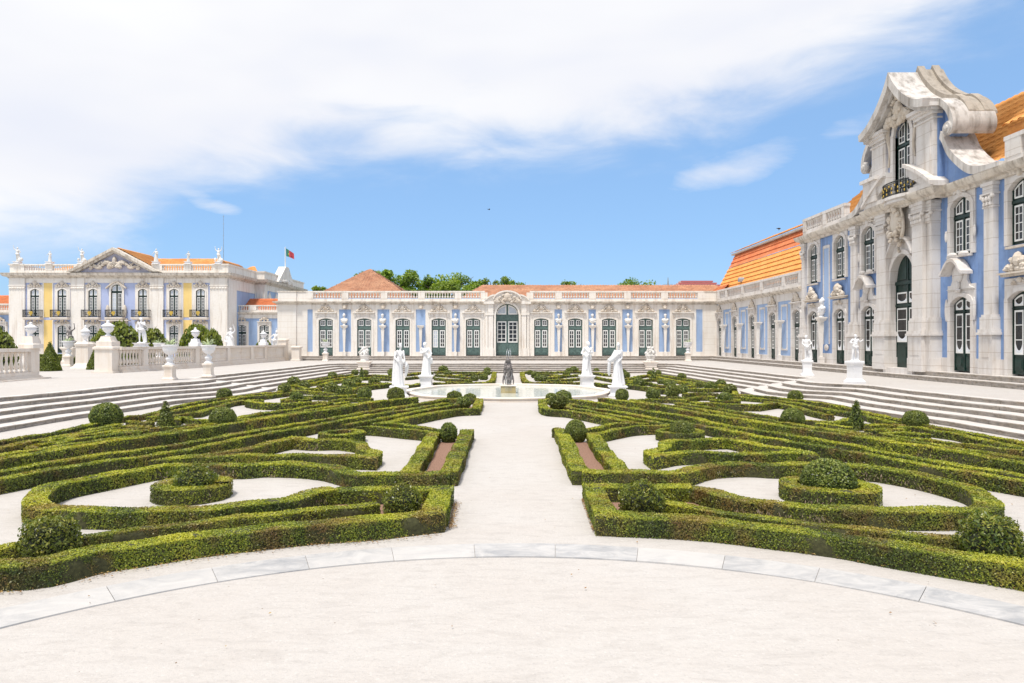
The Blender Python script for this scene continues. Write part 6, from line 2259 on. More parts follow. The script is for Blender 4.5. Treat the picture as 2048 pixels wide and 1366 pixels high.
roof_mesh(rm, (xa + 0.6, LY + 0.8, 5.9), (xb, LY + 0.8, 5.9), (xb, LY + 3.6, 7.45), (lx(478), LY + 3.6, 7.45), 0.27, 0.42)
roof_mesh(rm, (xa + 0.6, LY + 4, 5.9), (xa + 0.6, LY + 0.8, 5.9), (lx(478), LY + 3.6, 7.45), (lx(478), LY + 3.7, 7.45), 0.27, 0.42)
rm.build('tiled_roof', M['roof_red'], lk, None, True)

# wing at the picture's left edge
fx = thing('side_pavilion', 'low tiled wing at the left edge beside the palace front', 'palace wing', (-62, 79, ZT))
FX = Frame(0, 79.0, 0)
q0, q1 = -75.0, XA + 0.3
wm = MB()
dx = (2 - CU) * 79 / F
wall_grid(wm, q0, q1, 0.3, 5.6, [(dx - 0.55, dx + 0.55, 0.9, 4.2)])
wm.build('wall', M['blue'], fx, FX)
place_surround(sl_, fx, FX, dx)
place_door('door', dl, fx, FX, dx, 0.2, 0.92, M['dark_green'])
MB().sweep([(0, 5.42), (0.2, 5.5), (0.32, 5.6), (0.34, 5.72), (0, 5.75)], [(q0, 0), (q1, 0)]).build('cornice', M['cornice'], fx, FX)
balustrade(fx, FX, -63, q1, 0.1, 5.75, 6.75, [(-62, 0.8), (q1 - 0.2, 0.5)], 0.26, M['stone'])
rm = MB()
roof_mesh(rm, (q0, 79.9, 5.9), (q1, 79.9, 5.9), (q1, 84, 8.0), (q0, 84, 8.0), 0.27, 0.42)
rm.build('tiled_roof', M['roof_red'], fx, None, True)


# ------------------------------------------------------------------ statues
def limb(b, pts, rads):
    for p0, p1, r0, r1 in zip(pts[:-1], pts[1:], rads[:-1], rads[1:]):
        b.cap(p0, r0, p1, r1, 10)


def hand(b, p, d, s=1.0):
    """palm, four bent fingers and a thumb"""
    p, d = Vector(p), Vector(d).normalized()
    sd = d.cross(Vector((0, 1, 0.2)))
    sd = sd.normalized() if sd.length > 0.1 else Vector((1, 0, 0))
    up = d.cross(sd)
    b.ell(tuple(p + d * 0.045 * s), (0.042 * s, 0.035 * s, 0.052 * s), 8, 6)
    for i, ln in enumerate((0.075, 0.09, 0.085, 0.065)):
        o = p + d * 0.085 * s + sd * (i - 1.5) * 0.022 * s
        m_ = o + d * ln * 0.5 * s
        b.tube([o, m_, m_ + (d * 0.6 + up * 0.6) * ln * 0.5 * s], [0.011 * s, 0.010 * s, 0.008 * s], 5)
    b.tube([p + sd * 0.035 * s + d * 0.03 * s, p + sd * 0.065 * s + d * 0.06 * s, p + sd * 0.06 * s + d * 0.10 * s], [0.013 * s, 0.012 * s, 0.009 * s], 5)


def head(b, c, turn=0.0, hair='curls', s=1.0):
    """head about 0.23 high with face, ears and hair; turn about z, face along -y at 0"""
    c = Vector(c)
    f = Vector((math.sin(turn), -math.cos(turn), 0))
    sd = Vector((math.cos(turn), math.sin(turn), 0))
    Z = Vector((0, 0, 1))
    b.ell(tuple(c), (0.078 * s, 0.088 * s, 0.115 * s), 14, 10)
    b.ell(tuple(c + f * 0.02 * s - Z * 0.05 * s), (0.060 * s, 0.060 * s, 0.07 * s), 10, 8)
    b.cap(c + f * 0.080 * s + Z * 0.012 * s, 0.010 * s, c + f * 0.104 * s - Z * 0.028 * s, 0.015 * s, 6)
    b.ell(tuple(c + f * 0.072 * s - Z * 0.062 * s), (0.026 * s, 0.020 * s, 0.012 * s), 8, 5)
    for q in (-1, 1):
        b.ell(tuple(c + f * 0.072 * s + sd * q * 0.030 * s + Z * 0.016 * s), (0.016 * s, 0.014 * s, 0.010 * s), 8, 5)
        b.ell(tuple(c + sd * q * 0.078 * s), (0.014 * s, 0.022 * s, 0.030 * s), 8, 5)
    b.ell(tuple(c - f * 0.022 * s + Z * 0.035 * s), (0.094 * s, 0.098 * s, 0.100 * s), 12, 9)
    if hair == 'bun':
        b.ell(tuple(c - f * 0.11 * s + Z * 0.02 * s), (0.055 * s, 0.055 * s, 0.05 * s), 10, 7)
        b.ell(tuple(c - f * 0.05 * s + Z * 0.10 * s), (0.06 * s, 0.06 * s, 0.04 * s), 10, 7)
    elif hair == 'plume':
        b.ell(tuple(c + Z * 0.13 * s - f * 0.02 * s), (0.05 * s, 0.09 * s, 0.05 * s), 10, 7)
    else:
        for i in range(14):
            a = i * 2.4
            b.ell(tuple(c - f * 0.03 * s + (sd * math.cos(a) + f * math.sin(a) * 0.8) * 0.085 * s + Z * (0.03 + 0.05 * math.sin(i * 1.7)) * s), 0.028 * s, 6, 5)


def robe(b, z0, z1, r0, r1, sx=1.0, sy=0.8, k=9, ph=0.0, lean=(0, 0), amp=0.10, waist=None):
    """heavy cloth falling in folds from z1 to z0"""
    prof = 12
    seg = 44
    vs = []
    for i in range(prof + 1):
        t = i / prof
        z = z0 + (z1 - z0) * t
        r_ = r0 + (r1 - r0) * (t ** 0.75)
        if waist:
            r_ *= 1 + waist * math.sin(PI * t)
        for j in range(seg):
            a = 2 * PI * j / seg
            fold = 1 + amp * (1 - 0.55 * t) * (0.6 * math.sin(k * a + ph + 1.7 * t) + 0.4 * math.sin((k * 2 + 1) * a - ph + 2.4 * t))
            vs.append((lean[0] * t + r_ * fold * sx * math.cos(a), lean[1] * t + r_ * fold * sy * math.sin(a), z))
    fs = [(i * seg + j, i * seg + (j + 1) % seg, (i + 1) * seg + (j + 1) % seg, (i + 1) * seg + j) for i in range(prof) for j in range(seg)]
    fs += [tuple(range(seg - 1, -1, -1)), tuple(prof * seg + j for j in range(seg))]
    b.add(vs, fs)


def draped(turn=0.0, sway=0.0, arms=None, hair='bun', sweep=None, hip=0.0, r0=0.32, k=9, ph=0.0, shawl=True):
    """standing figure in a long robe, 1.70 tall, feet hidden in the cloth"""
    b = MB()
    robe(b, 0.0, 1.02, r0, 0.165, 1.0, 0.85, k, ph, (hip, 0), 0.17, 0.05)
    c1 = (hip * 0.9, 0, 1.0)
    ch = (sway, 0.01, 1.26)
    b.ell(c1, (0.175, 0.135, 0.15), 14, 9)
    b.cap(c1, 0.135, ch, 0.14, 12)
    b.ell((ch[0], ch[1], ch[2] + 0.03), (0.19, 0.125, 0.14), 14, 9)
    for q in (-1, 1):
        b.ell((ch[0] + q * 0.075, -0.10, 1.27), (0.062, 0.055, 0.06), 9, 6)
        b.ell((ch[0] + q * 0.185, 0.01, 1.36), 0.072, 9, 6)
    nk = (ch[0] + sway * 0.25, -0.01, 1.47)
    b.cap((ch[0], 0.01, 1.38), 0.065, nk, 0.052, 10)
    head(b, (nk[0] + sway * 0.2, -0.03, 1.585), turn, hair)
    for q, (el_, hd_) in zip((-1, 1), arms):
        sh = (ch[0] + q * 0.19, 0.01, 1.36)
        limb(b, [sh, el_, hd_], [0.062, 0.046, 0.032])
        hand(b, hd_, Vector(hd_) - Vector(el_))
    if shawl:
        b.tube([(ch[0] - 0.17, -0.06, 1.42), (ch[0] + 0.02, -0.17, 1.2), (hip + 0.18, -0.14, 1.0), (hip + 0.24, -0.02, 0.8)], [0.05, 0.07, 0.08, 0.05], 8)
        b.tube([(ch[0] - 0.14, -0.08, 1.38), (ch[0] + 0.05, -0.19, 1.12), (hip + 0.16, -0.16, 0.9)], [0.035, 0.05, 0.04], 8)
    if sweep:
        for pts, r_ in sweep:
            b.tube(pts, r_, 9)
    return b


def nude(arms, legs=None, turn=0.0, hair='curls', lean=0.0, drape=True, chest=1.0, stump=True):
    b = MB()
    hip = (0, 0, 0.90)
    ch = (lean, 0.0, 1.24)
    b.ell(hip, (0.155, 0.12, 0.13), 12, 8)
    b.cap(hip, 0.13, ch, 0.145 * chest, 12)
    b.ell((lean, 0, 1.28), (0.185 * chest, 0.12, 0.14), 14, 9)
    legs = legs or (((-0.10, 0, 0.50), (-0.11, 0.02, 0.08)), ((0.12, -0.06, 0.50), (0.15, 0.04, 0.08)))
    for q, (kn, an) in zip((-1, 1), legs):
        limb(b, [(q * 0.085, 0, 0.86), kn, an], [0.09, 0.062, 0.042])
        b.ell((an[0], an[1] - 0.05, 0.04), (0.045, 0.11, 0.035), 9, 6)
    b.cap((lean, 0, 1.38), 0.065, (lean, -0.01, 1.47), 0.055, 10)
    head(b, (lean * 1.2, -0.02, 1.58), turn, hair)
    for q, (el_, hd_) in zip((-1, 1), arms):
        sh = (lean + q * 0.19 * chest, 0, 1.37)
        b.ell(sh, 0.072, 9, 6)
        limb(b, [sh, el_, hd_], [0.060, 0.046, 0.034])
        hand(b, hd_, Vector(hd_) - Vector(el_))
    if drape:
        b.tube([(-0.2, -0.05, 0.98), (0.0, -0.15, 0.88), (0.2, -0.08, 0.92)], [0.06, 0.09, 0.07], 9)
        b.tube([(0.18, -0.02, 0.9), (0.24, 0.02, 0.5), (0.26, 0.05, 0.05)], [0.07, 0.09, 0.10], 9)
    if stump:
        b.tube([(0.05, 0.16, 0), (0.03, 0.15, 0.4), (0.02, 0.12, 0.75)], [0.13, 0.10, 0.08], 9)
    b.lathe([(0.26, 0.0), (0.26, 0.05), (0.22, 0.06)], 0, 0, 0, 12, 1, 0.85)
    return b


def pedestal(h_, w_=0.5, flare=1.3, square=True, mat_='marble', seg=4):
    q = w_ / 2
    return MB().lathe([(q * flare, 0), (q * flare, 0.09 * h_), (q * 1.12, 0.16 * h_), (q, 0.22 * h_), (q * 0.94, 0.5 * h_), (q, 0.78 * h_), (q * 1.1, 0.84 * h_), (q * 1.24, 0.90 * h_), (q * 1.24, 0.97 * h_), (q * 1.15, h_)], 0, 0, 0, seg, 1, 1, square)


def statue(name, label, b, loc, rotz=0.0, s=1.0, vox=0.028, mat_='marble', ped=None, group=None, cat='statue', pmat='marble', smooth=2):
    """figure (one continuous surface) standing on its own pedestal"""
    t = thing(name, label, cat, loc, rotz, group)
    z = 0
    if ped is not None:
        h_, w_, fl = ped
        link('pedestal', pedestal(h_, w_, fl).mesh('pedestal'), M[pmat], t)
        z = h_ - 0.01
    o = link('figure', b.mesh('figure'), M[mat_], t)
    o.location = (0, 0, z)
    o.scale = s if isinstance(s, tuple) else (s, s, s)
    remesh(o, vox, smooth)
    return t


def ground_at(u, v, z):
    x, y = ground_pt(u, v, z)
    return (x, y, z)


# four figures round the pool
b = draped(0.6, 0.06, [((-0.26, -0.02, 1.12), (-0.12, -0.17, 1.02)), ((0.30, -0.06, 1.12), (0.36, -0.16, 0.90))], 'curls', hip=-0.02, r0=0.27, k=8, ph=0.7,
           sweep=[([(0.10, -0.15, 1.16), (0.28, -0.2, 0.96), (0.40, -0.12, 0.86), (0.46, -0.02, 0.74)], [0.07, 0.10, 0.11, 0.08]),
                  ([(0.38, -0.1, 0.92), (0.46, -0.04, 0.78), (0.42, 0.02, 0.58), (0.36, 0.04, 0.4)], [0.09, 0.11, 0.10, 0.07]),
                  ([(-0.2, 0.05, 1.36), (-0.26, 0.08, 0.9), (-0.3, 0.06, 0.4), (-0.3, 0.04, 0.05)], [0.07, 0.10, 0.12, 0.13])])
statue('marble_statue', 'big white robed statue with cloak over one arm at the pool, front left', b, (-4.62, 29.5, 0.0), 0.15, (0.74, 0.85, 1.09), 0.018, smooth=1, ped=(0.44, 0.66, 1.25), group='white statues round the pool')
b = draped(-0.5, -0.05, [((-0.27, -0.03, 1.14), (-0.05, -0.20, 1.20)), ((0.28, -0.02, 1.12), (0.18, -0.16, 0.98))], 'curls', hip=0.03, r0=0.25, k=7, ph=2.0,
           sweep=[([(0.2, -0.1, 1.0), (0.27, -0.08, 0.85), (0.28, -0.02, 0.6)], [0.06, 0.09, 0.06])])
statue('marble_statue', 'draped statue with hand to its chest on a tall pedestal, back left of the pool', b, (-4.05, 34.6, 0.0), 0.0, 0.98, 0.018, smooth=1, ped=(0.66, 0.60, 1.35), group='white statues round the pool')
b = draped(0.5, 0.05, [((-0.28, -0.03, 1.12), (-0.12, -0.20, 1.02)), ((0.27, -0.02, 1.14), (0.12, -0.19, 1.16))], 'curls', hip=-0.03, r0=0.25, k=7, ph=4.0,
           sweep=[([(0.0, -0.2, 1.05), (-0.02, -0.2, 0.7), (-0.03, -0.18, 0.3)], [0.05, 0.06, 0.05])])
statue('marble_statue', 'smaller draped statue with bowed head on a tall pedestal right behind the pool', b, (4.10, 34.6, 0.0), 0.1, 1.0, 0.018, smooth=1, ped=(0.66, 0.60, 1.35), group='white statues round the pool')
b = draped(2.4, 0.04, [((-0.34, -0.06, 1.14), (-0.48, -0.14, 1.06)), ((0.24, 0.02, 1.10), (0.10, -0.12, 1.0))], 'bun', hip=-0.04, r0=0.29, k=8, ph=1.1, shawl=False,
           sweep=[([(0.16, 0.02, 1.36), (-0.08, -0.12, 1.2), (-0.3, -0.14, 1.06), (-0.46, -0.1, 0.98)], [0.08, 0.12, 0.12, 0.09]),
                  ([(-0.36, -0.12, 1.1), (-0.46, -0.08, 0.9), (-0.48, -0.02, 0.6), (-0.46, 0.02, 0.42)], [0.10, 0.10, 0.09, 0.06]),
                  ([(0.16, 0.08, 1.3), (0.12, 0.14, 0.9), (0.22, 0.12, 0.4), (0.3, 0.1, 0.05)], [0.09, 0.11, 0.13, 0.14])])
statue('marble_statue', 'big white robed statue turned away with gathered cloth at the pool, front right', b, (4.84, 29.6, 0.0), -0.1, (0.78, 0.85, 1.10), 0.018, smooth=1, ped=(0.44, 0.66, 1.25), group='white statues round the pool')

# flower baskets held by sphinxes at the back steps
def flower_group(seed):
    r_ = random.Random(seed)
    b = MB()
    b.lathe([(0.34, 0), (0.36, 0.1), (0.30, 0.18), (0.40, 0.42), (0.44, 0.5), (0.34, 0.52)], 0, 0, 0, 14)
    b.ell((0, 0, 0.66), (0.34, 0.28, 0.32), 12, 8)
    for i in range(46):
        a, e = r_.uniform(0, 2 * PI), r_.uniform(-0.2, 1.5)
        q = r_.uniform(0.85, 1.25)
        b.ell((0.36 * q * math.cos(a) * math.cos(e), 0.3 * q * math.sin(a) * math.cos(e), 0.66 + 0.40 * q * math.sin(e)), r_.uniform(0.05, 0.11), 7, 5)
    for i in range(7):
        a = r_.uniform(-1.0, 1.0)
        b.cap((0.15 * a, 0, 0.9), 0.05, (0.3 * a, r_.uniform(-.1, .1), 1.16 + 0.08 * r_.random()), 0.04, 6)
    return b


statue('flower_group', 'weathered carved flower basket on a low stone block at the left back steps', flower_group(3), (ux(729, 52.4), 52.4, 0.22), 0, 0.95, 0.035, ped=(0.62, 0.85, 1.2), group='carved flower baskets', cat='sculpture', pmat='terrace_stone', mat_='marble_old', smooth=0)
statue('flower_group', 'weathered carved flower basket on a low stone block at the right back steps', flower_group(8), (ux(1301, 52.4), 52.4, 0.22), 0, 0.95, 0.035, ped=(0.62, 0.85, 1.2), group='carved flower baskets', cat='sculpture', pmat='terrace_stone', mat_='marble_old', smooth=0)

# small figures on the right terrace bay
b = nude([((-0.30, -0.02, 1.14), (-0.14, -0.16, 0.98)), ((0.28, -0.06, 1.14), (0.12, -0.2, 1.05))], turn=-0.9, lean=-0.06)
statue('terrace_statue', 'small white statue leaning on a stump on the right terrace bay, farther one', b, (15.0, 34.0, ZT), -0.3, 0.74, 0.024, ped=(0.78, 0.42, 1.4), group='small statues on the right terrace')
b = nude([((-0.34, -0.02, 1.20), (-0.08, -0.18, 1.10)), ((0.36, -0.04, 1.24), (0.52, -0.02, 1.30))], (((-0.14, -0.02, 0.5), (-0.16, 0.05, 0.08)), ((0.16, -0.12, 0.52), (0.26, -0.02, 0.08))), 0.9, lean=0.06)
statue('terrace_statue', 'small white statue with one arm stretched out on the right terrace bay, nearer one', b, (14.25, 27.9, ZT), 0.2, 0.64, 0.022, ped=(0.92, 0.42, 1.4), group='small statues on the right terrace')

# roof figures of the palace front
RF = [(33, 'roof figure with raised arm at the left end of the palace front', 1.62, 1), (98, 'small roof figure left of the pediment, second from the end', 1.18, 0), (162, 'roof figure just left of the pediment with arm up', 1.45, 1),
      (311, 'roof figure just right of the pediment', 1.42, 2), (375.5, 'small roof figure right of the pediment, second from the end', 1.15, 0), (436, 'roof figure with trophies at the right end of the palace front', 1.50, 3)]
for u, lab, hh, kind in RF:
    if kind == 1:
        b = nude([((-0.36, -0.04, 1.5), (-0.42, -0.06, 1.82)), ((0.32, 0, 1.12), (0.22, -0.12, 0.95))], drape=True)
    elif kind == 0:
        b = draped(0.4, 0.02, [((-0.3, -0.05, 1.14), (-0.45, -0.12, 1.06)), ((0.26, -0.03, 1.1), (0.14, -0.18, 1.0))], 'curls', r0=0.26)
    elif kind == 2:
        b = draped(-0.3, 0.0, [((-0.34, -0.04, 1.16), (-0.46, -0.12, 0.95)), ((0.26, -0.03, 1.1), (0.14, -0.18, 1.05))], 'plume', r0=0.30)
    else:
        b = nude([((-0.36, -0.04, 1.5), (-0.40, -0.06, 1.8)), ((0.36, 0, 1.5), (0.42, -0.05, 1.78))])
    if kind in (1, 3):
        b.ell((0.32, 0, 0.22), (0.30, 0.22, 0.22), 10, 7)
        b.ell((0.52 if u < 100 else -0.4, -0.05, 0.3), (0.16, 0.16, 0.2), 9, 6)
    statue('roof_statue', lab, b, (px(u), PY + 0.15, 10.87), 0, hh / 1.72, 0.035, 'stone' if kind == 3 else 'marble_old', ped=(0.28, 0.6, 1.3), group='figures along the palace roof', smooth=1)

# balustrade statue, link figures and the bronze figure
b = nude([((-0.30, 0.02, 1.12), (-0.26, -0.08, 0.86)), ((0.26, -0.1, 1.2), (0.02, -0.16, 1.32))], turn=0.5, stump=False)
statue('terrace_statue', 'white nude statue standing on a pier of the left balustrade before the round hedges', b, (-20.95, 39.2, 2.06), 0.2, 0.86, 0.026, ped=(0.22, 0.62, 1.1), group='figures by the left balustrade')
b = draped(0.4, 0.0, [((-0.3, -0.05, 1.14), (-0.40, -0.12, 0.95)), ((0.30, -0.03, 1.5), (0.2, -0.05, 1.85))], 'curls', r0=0.34, k=7)
statue('terrace_statue', 'white statue group beside the left door of the link wing', b, (-26.6, 66.0, 1.0), 0, 1.35, 0.04, ped=(0.4, 0.9, 1.2), group='figures by the link wing')
b = nude([((-0.3, -0.05, 1.14), (-0.2, -0.18, 0.95)), ((0.30, -0.03, 1.12), (0.28, -0.12, 0.9))])
statue('terrace_statue', 'slim white statue at the left corner of the link wing', b, (-27.1, 66.5, 1.0), 0, 1.02, 0.04, ped=(0.4, 0.6, 1.2), group='figures by the link wing')
b = nude([((-0.3, -0.05, 1.14), (-0.45, -0.1, 1.0)), ((0.34, -0.03, 1.5), (0.2, -0.05, 1.8))], lean=0.15)
statue('terrace_statue', 'white statue with raised arm against the corner of the garden range', b, (-22.4, 66.0, 1.0), 0, 1.2, 0.04, ped=(0.4, 0.6, 1.2), group='figures by the link wing')
b = nude([((-0.30, -0.05, 1.16), (-0.2, -0.2, 1.02)), ((0.36, -0.03, 1.5), (0.34, -0.05, 1.85))], (((-0.16, -0.1, 0.5), (-0.12, 0.05, 0.08)), ((0.2, -0.1, 0.5), (0.32, 0.0, 0.08))), 0.4, 'plume', -0.05)
b.ell((0.28, 0.05, 0.3), (0.28, 0.18, 0.25), 10, 7)
statue('bronze_statue', 'dark bronze statue with raised arm on a white pedestal behind the gate', b, (ux(141, 52), 52, ZT), 0, 0.92, 0.03, 'bronze', ped=(1.3, 0.8, 1.15), pmat='terrace_stone')

# ------------------------------------------------------------------ pool
PC = (0.10, 31.05)


def pool_outline(k=1.0, n=96):
    out_ = []
    for i in range(n):
        a = 2 * PI * i / n
        c_, s_ = math.cos(a), math.sin(a)
        rx, ry = 4.55, 4.5
        r_ = 1 + 0.012 * math.cos(8 * a) + 0.03 * max(0.0, -math.cos(4 * a)) ** 3
        out_.append((PC[0] + (rx * r_ * c_) + (k - 1) * c_, PC[1] + ry * r_ * s_ + (k - 1) * s_))
    return out_


po = thing('fountain_pool', 'wide lobed stone pool of pale green water in front of the garden range', 'pool', (PC[0], PC[1], 0))
# travel is counter-clockwise: offset to the right runs outwards
MB().sweep([(0.0, -0.3), (0.10, -0.02), (0.10, 0.03), (0.04, 0.05), (0.04, 0.10), (0.11, 0.12), (0.12, 0.15), (0.10, 0.17), (-0.22, 0.17), (-0.24, 0.15), (-0.22, -0.3)], pool_outline(), True).build('rim', M['terrace_stone'], po)
wmsh = MB()
ol = pool_outline(0.80)
wmsh.add([(x, y, 0.075) for x, y in ol], [tuple(range(len(ol)))])
wmsh.build('water', M['water'], po)
ft = thing('bronze_fountain', 'dark bronze fountain of children with a water jet on a stained block in the pool', 'fountain', (0.10, 30.4, -0.02))
bk = MB()
bk.lathe([(0.33, 0), (0.33, 0.36), (0.30, 0.40)], 0, 0, 0, 4, 1, 0.8, True)
link('block', bk.mesh('block'), M['plinth'], ft)
cp_ = MB()
cp_.lathe([(0.36, 0.401), (0.38, 0.43), (0.34, 0.47)], 0, 0, 0, 4, 1, 0.8, True)
link('block_top', cp_.mesh('block_top'), M['terrace_stone'], ft)
fb = MB()
fb.tube([(0, 0, 0.47), (0.0, 0, 0.75), (0.02, 0, 1.05), (0, 0, 1.38), (0.02, 0, 1.62)], [0.07, 0.06, 0.07, 0.12, 0.08], 10)
rr = random.Random(12)
for i in range(16):
    fb.ell((rr.uniform(-.1, .1), rr.uniform(-.12, .08), rr.uniform(1.2, 1.68)), rr.uniform(0.06, 0.10), 8, 6)
for q, dy, tl in ((-1, -0.08, 0.2), (1, -0.06, -0.15), (0.15, -0.22, 0.0)):
    x = q * 0.15
    fb.ell((x, dy, 0.86), (0.072, 0.07, 0.10), 10, 7)
    fb.cap((x, dy, 0.86), 0.066, (x * 0.9, dy, 1.06), 0.07, 10)
    fb.cap((x * 0.85, dy, 1.1), 0.045, (x * 0.8, dy, 1.16), 0.04, 8)
    fb.ell((x * 0.78 + tl * 0.1, dy - 0.01, 1.22), (0.072, 0.078, 0.085), 10, 8)
    for s_ in (-1, 1):
        limb(fb, [(x + s_ * 0.045, dy, 0.82), (x + s_ * 0.055 + q * 0.03, dy - 0.06, 0.66), (x + s_ * 0.055 + q * 0.02, dy, 0.50)], [0.050, 0.036, 0.026])
        fb.ell((x + s_ * 0.055 + q * 0.02, dy - 0.04, 0.49), (0.026, 0.06, 0.022), 8, 5)
        limb(fb, [(x * 0.85 + s_ * 0.07, dy, 1.05), (x * 0.7 + s_ * 0.07, dy - 0.05, 1.18), (x * 0.5 + s_ * 0.05, dy + 0.02, 1.34)], [0.036, 0.030, 0.024])
o = link('figures', fb.mesh('figures'), M['bronze'], ft)
remesh(o, 0.018, 1)
jt = MB()
for q in (-1, 1):
    jt.tube([(0.02, 0, 1.66), (0.02 + q * 0.015, 0, 1.95), (0.02 + q * 0.05, 0, 2.08), (0.02 + q * 0.085, 0, 1.95), (0.02 + q * 0.10, -0.05, 1.7)], [0.012, 0.011, 0.010, 0.010, 0.007], 6)
for i in range(6):
    x = -0.12 + 0.05 * i
    jt.tube([(x, -0.2, 0.9 + 0.05 * (i % 3)), (x, -0.27, 0.6), (x, -0.31, 0.2)], 0.006, 5)
link('water_jet', jt.mesh('water_jet'), M['spray'], ft, True)

# ------------------------------------------------------------------ urns, balustrades, gate piers on the left terrace
URN = [(0.28, 0), (0.28, 0.05), (0.18, 0.10), (0.15, 0.16), (0.20, 0.24), (0.24, 0.30), (0.20, 0.36), (0.11, 0.42), (0.10, 0.47), (0.15, 0.51), (0.28, 0.58), (0.37, 0.68), (0.40, 0.78), (0.39, 0.84), (0.42, 0.88), (0.47, 0.93), (0.48, 0.98), (0.40, 0.98), (0.37, 0.93)]


def agave(n=15, s=1.0, seed=1):
    r_ = random.Random(seed)
    b = MB()
    for i in range(n):
        a, e = r_.uniform(0, 2 * PI), r_.uniform(0.5, 1.35)
        ln = s * r_.uniform(0.34, 0.5)
        pts = []
        for q in range(6):
            t = q / 5
            ee = e - 0.35 * t
            pts.append((ln * t * math.cos(ee) * math.cos(a), ln * t * math.cos(ee) * math.sin(a), ln * t * math.sin(ee)))
        b.tube(pts, [0.020 * s, 0.034 * s, 0.034 * s, 0.026 * s, 0.014 * s, 0.003], 4)
    return b


def urn_pot(label, x, y, z0, hh, ped, s, seed, group='planted stone vases', plant=1.0):
    t = thing('stone_vase', label, 'vase', (x, y, z0), 0, group)
    link('pedestal', pedestal(ped, 0.50 * s, 1.3, True).mesh('pedestal'), M['terrace_stone'], t)
    o = link('bowl', MB().lathe([(r_ * s, z * s * 1.22 + ped) for r_, z in URN], 0, 0, 0, 24).mesh('bowl'), M['marble'], t, True)
    p_ = link('agave_plant', agave(17, plant, seed).mesh('agave_plant'), M['agave'], t, True)
    p_.location = (0, 0, ped + 1.13 * s)
    return t


urn_pot('large agave vase on the rounded bay of the left steps, left of the pair', -14.92, 30.3, ZT, 1.6, 0.66, 0.76, 1, plant=0.95)
urn_pot('large agave vase on the rounded bay of the left steps, right of the pair', -14.25, 32.7, ZT, 1.6, 0.66, 0.74, 2, plant=1.0)
urn_pot('stone vase with a small agave at the left end of the back terrace', ux(651, 59), 59, ZT, 1.6, 0.72, 0.80, 3, plant=0.95)
urn_pot('stone vase with a small agave at the right end of the back terrace', ux(1376, 59), 59, ZT, 1.6, 0.72, 0.80, 4, plant=0.95)
urn_pot('stone vase with a spreading agave standing behind the gate on the left', ux(137, 47), 47, ZT, 1.6, 0.72, 0.86, 5, plant=1.0)
urn_pot('half hidden planted vase behind the left balustrade', ux(318, 45), 45, ZT, 1.6, 0.66, 0.8, 6, plant=0.8)

LURN = [(0.16, 0), (0.16, 0.05), (0.09, 0.09), (0.08, 0.14), (0.22, 0.26), (0.30, 0.38), (0.31, 0.46), (0.26, 0.52), (0.36, 0.56), (0.37, 0.60), (0.22, 0.70), (0.12, 0.75), (0.07, 0.80), (0.10, 0.85), (0.06, 0.92), (0.01, 0.94)]


def lid_urn(label, x, y, z0, s=1.0, base=0.3, bw=0.66):
    t = thing('lidded_urn', label, 'urn', (x, y, z0), 0, 'lidded stone urns on the left balustrades')
    link('base_block', MB().lathe([(bw / 2, 0), (bw / 2, base * 0.45), (bw * 0.38, base * 0.5), (bw * 0.30, base)], 0, 0, 0, 4, 1, 1, True).mesh('base_block'), M['marble'], t)
    link('urn', MB().lathe([(r_ * s, z * s + base) for r_, z in LURN], 0, 0, 0, 20).mesh('urn'), M['marble'], t, True)
    return t


TB = thing('stone_balustrade', 'long stone balustrade with stained balusters between the left terrace and the round hedges', 'balustrade', (-20.4, 48, ZT))


def run(root, p0, p1, piers, pitch=0.24, z0=ZT, h_=1.40, base=True):
    """balustrade between two plan points; piers given as (distance along, width)"""
    d = Vector((p1[0] - p0[0], p1[1] - p0[1]))
    fr = Frame(p0[0], p0[1], math.atan2(d.y, d.x))
    L = d.length
    if base:
        mb = MB()
        mb.box(0, L, -0.32, 0.32, z0 - 0.1, z0 + 0.10)
        mb.box(0, L, -0.24, 0.24, z0 + 0.101, z0 + 0.16)
        mb.build('plinth_course', M['terrace_stone'], root, fr)
    return balustrade(root, fr, 0, L, 0, z0 + 0.16, z0 + h_, piers, pitch, M['terrace_stone'], 0.92, 0.30, fr=(0.13, 0.12))


run(TB, (-21.25, 37.45), (-20.15, 44.6), [(2.0, 0.42), (7.0, 0.4)])
run(TB, (-20.15, 44.6), (-19.75, 60.8), [(4.4, 0.4), (8.6, 0.4), (11.4, 0.4), (16.0, 0.4)])
pr = MB()
pr.lathe([(0.62, -0.1), (0.62, 0.10), (0.50, 0.101), (0.50, 1.26), (0.58, 1.30), (0.58, 1.40), (0.5, 1.44)], 0, 0, 0, 4, 0.95, 0.9, True)
pr.lathe([(0.45, 1.441), (0.45, 1.72), (0.36, 1.74), (0.26, 2.0)], 0, 0, 0, 4, 0.95, 0.9, True)
ppo = link('end_pier', pr.mesh('end_pier'), M['terrace_stone'], TB)
ppo.location = (-21.75 + 20.4, 37.3 - 48, 0)
lid_urn('large lidded urn on the end pier of the long left balustrade', -21.75, 37.3, ZT + 2.0, 0.92, 0.02, 0.5)
lid_urn('small lidded urn on the long left balustrade before the twin domes', -20.25, 44.5, ZT + 1.40, 0.80, 0.48, 0.62)
lid_urn('small lidded urn on the far part of the long left balustrade', -19.9, 56.0, ZT + 1.40, 0.80, 0.48, 0.62)
NB = thing('stone_balustrade', 'short stone balustrade with fat balusters at the left edge of the terrace', 'balustrade', (-21.6, 29, ZT))
run(NB, (-21.45, 20.0), (-21.72, 31.55), [(11.25, 0.56), (8.0, 0.5), (4, 0.5), (0.3, 0.5)], 0.30)
eb = MB()
eb.lathe([(0.34, 1.401), (0.34, 1.58), (0.28, 1.62), (0.22, 1.95)], 0, 0, 0, 4, 1, 1, True)
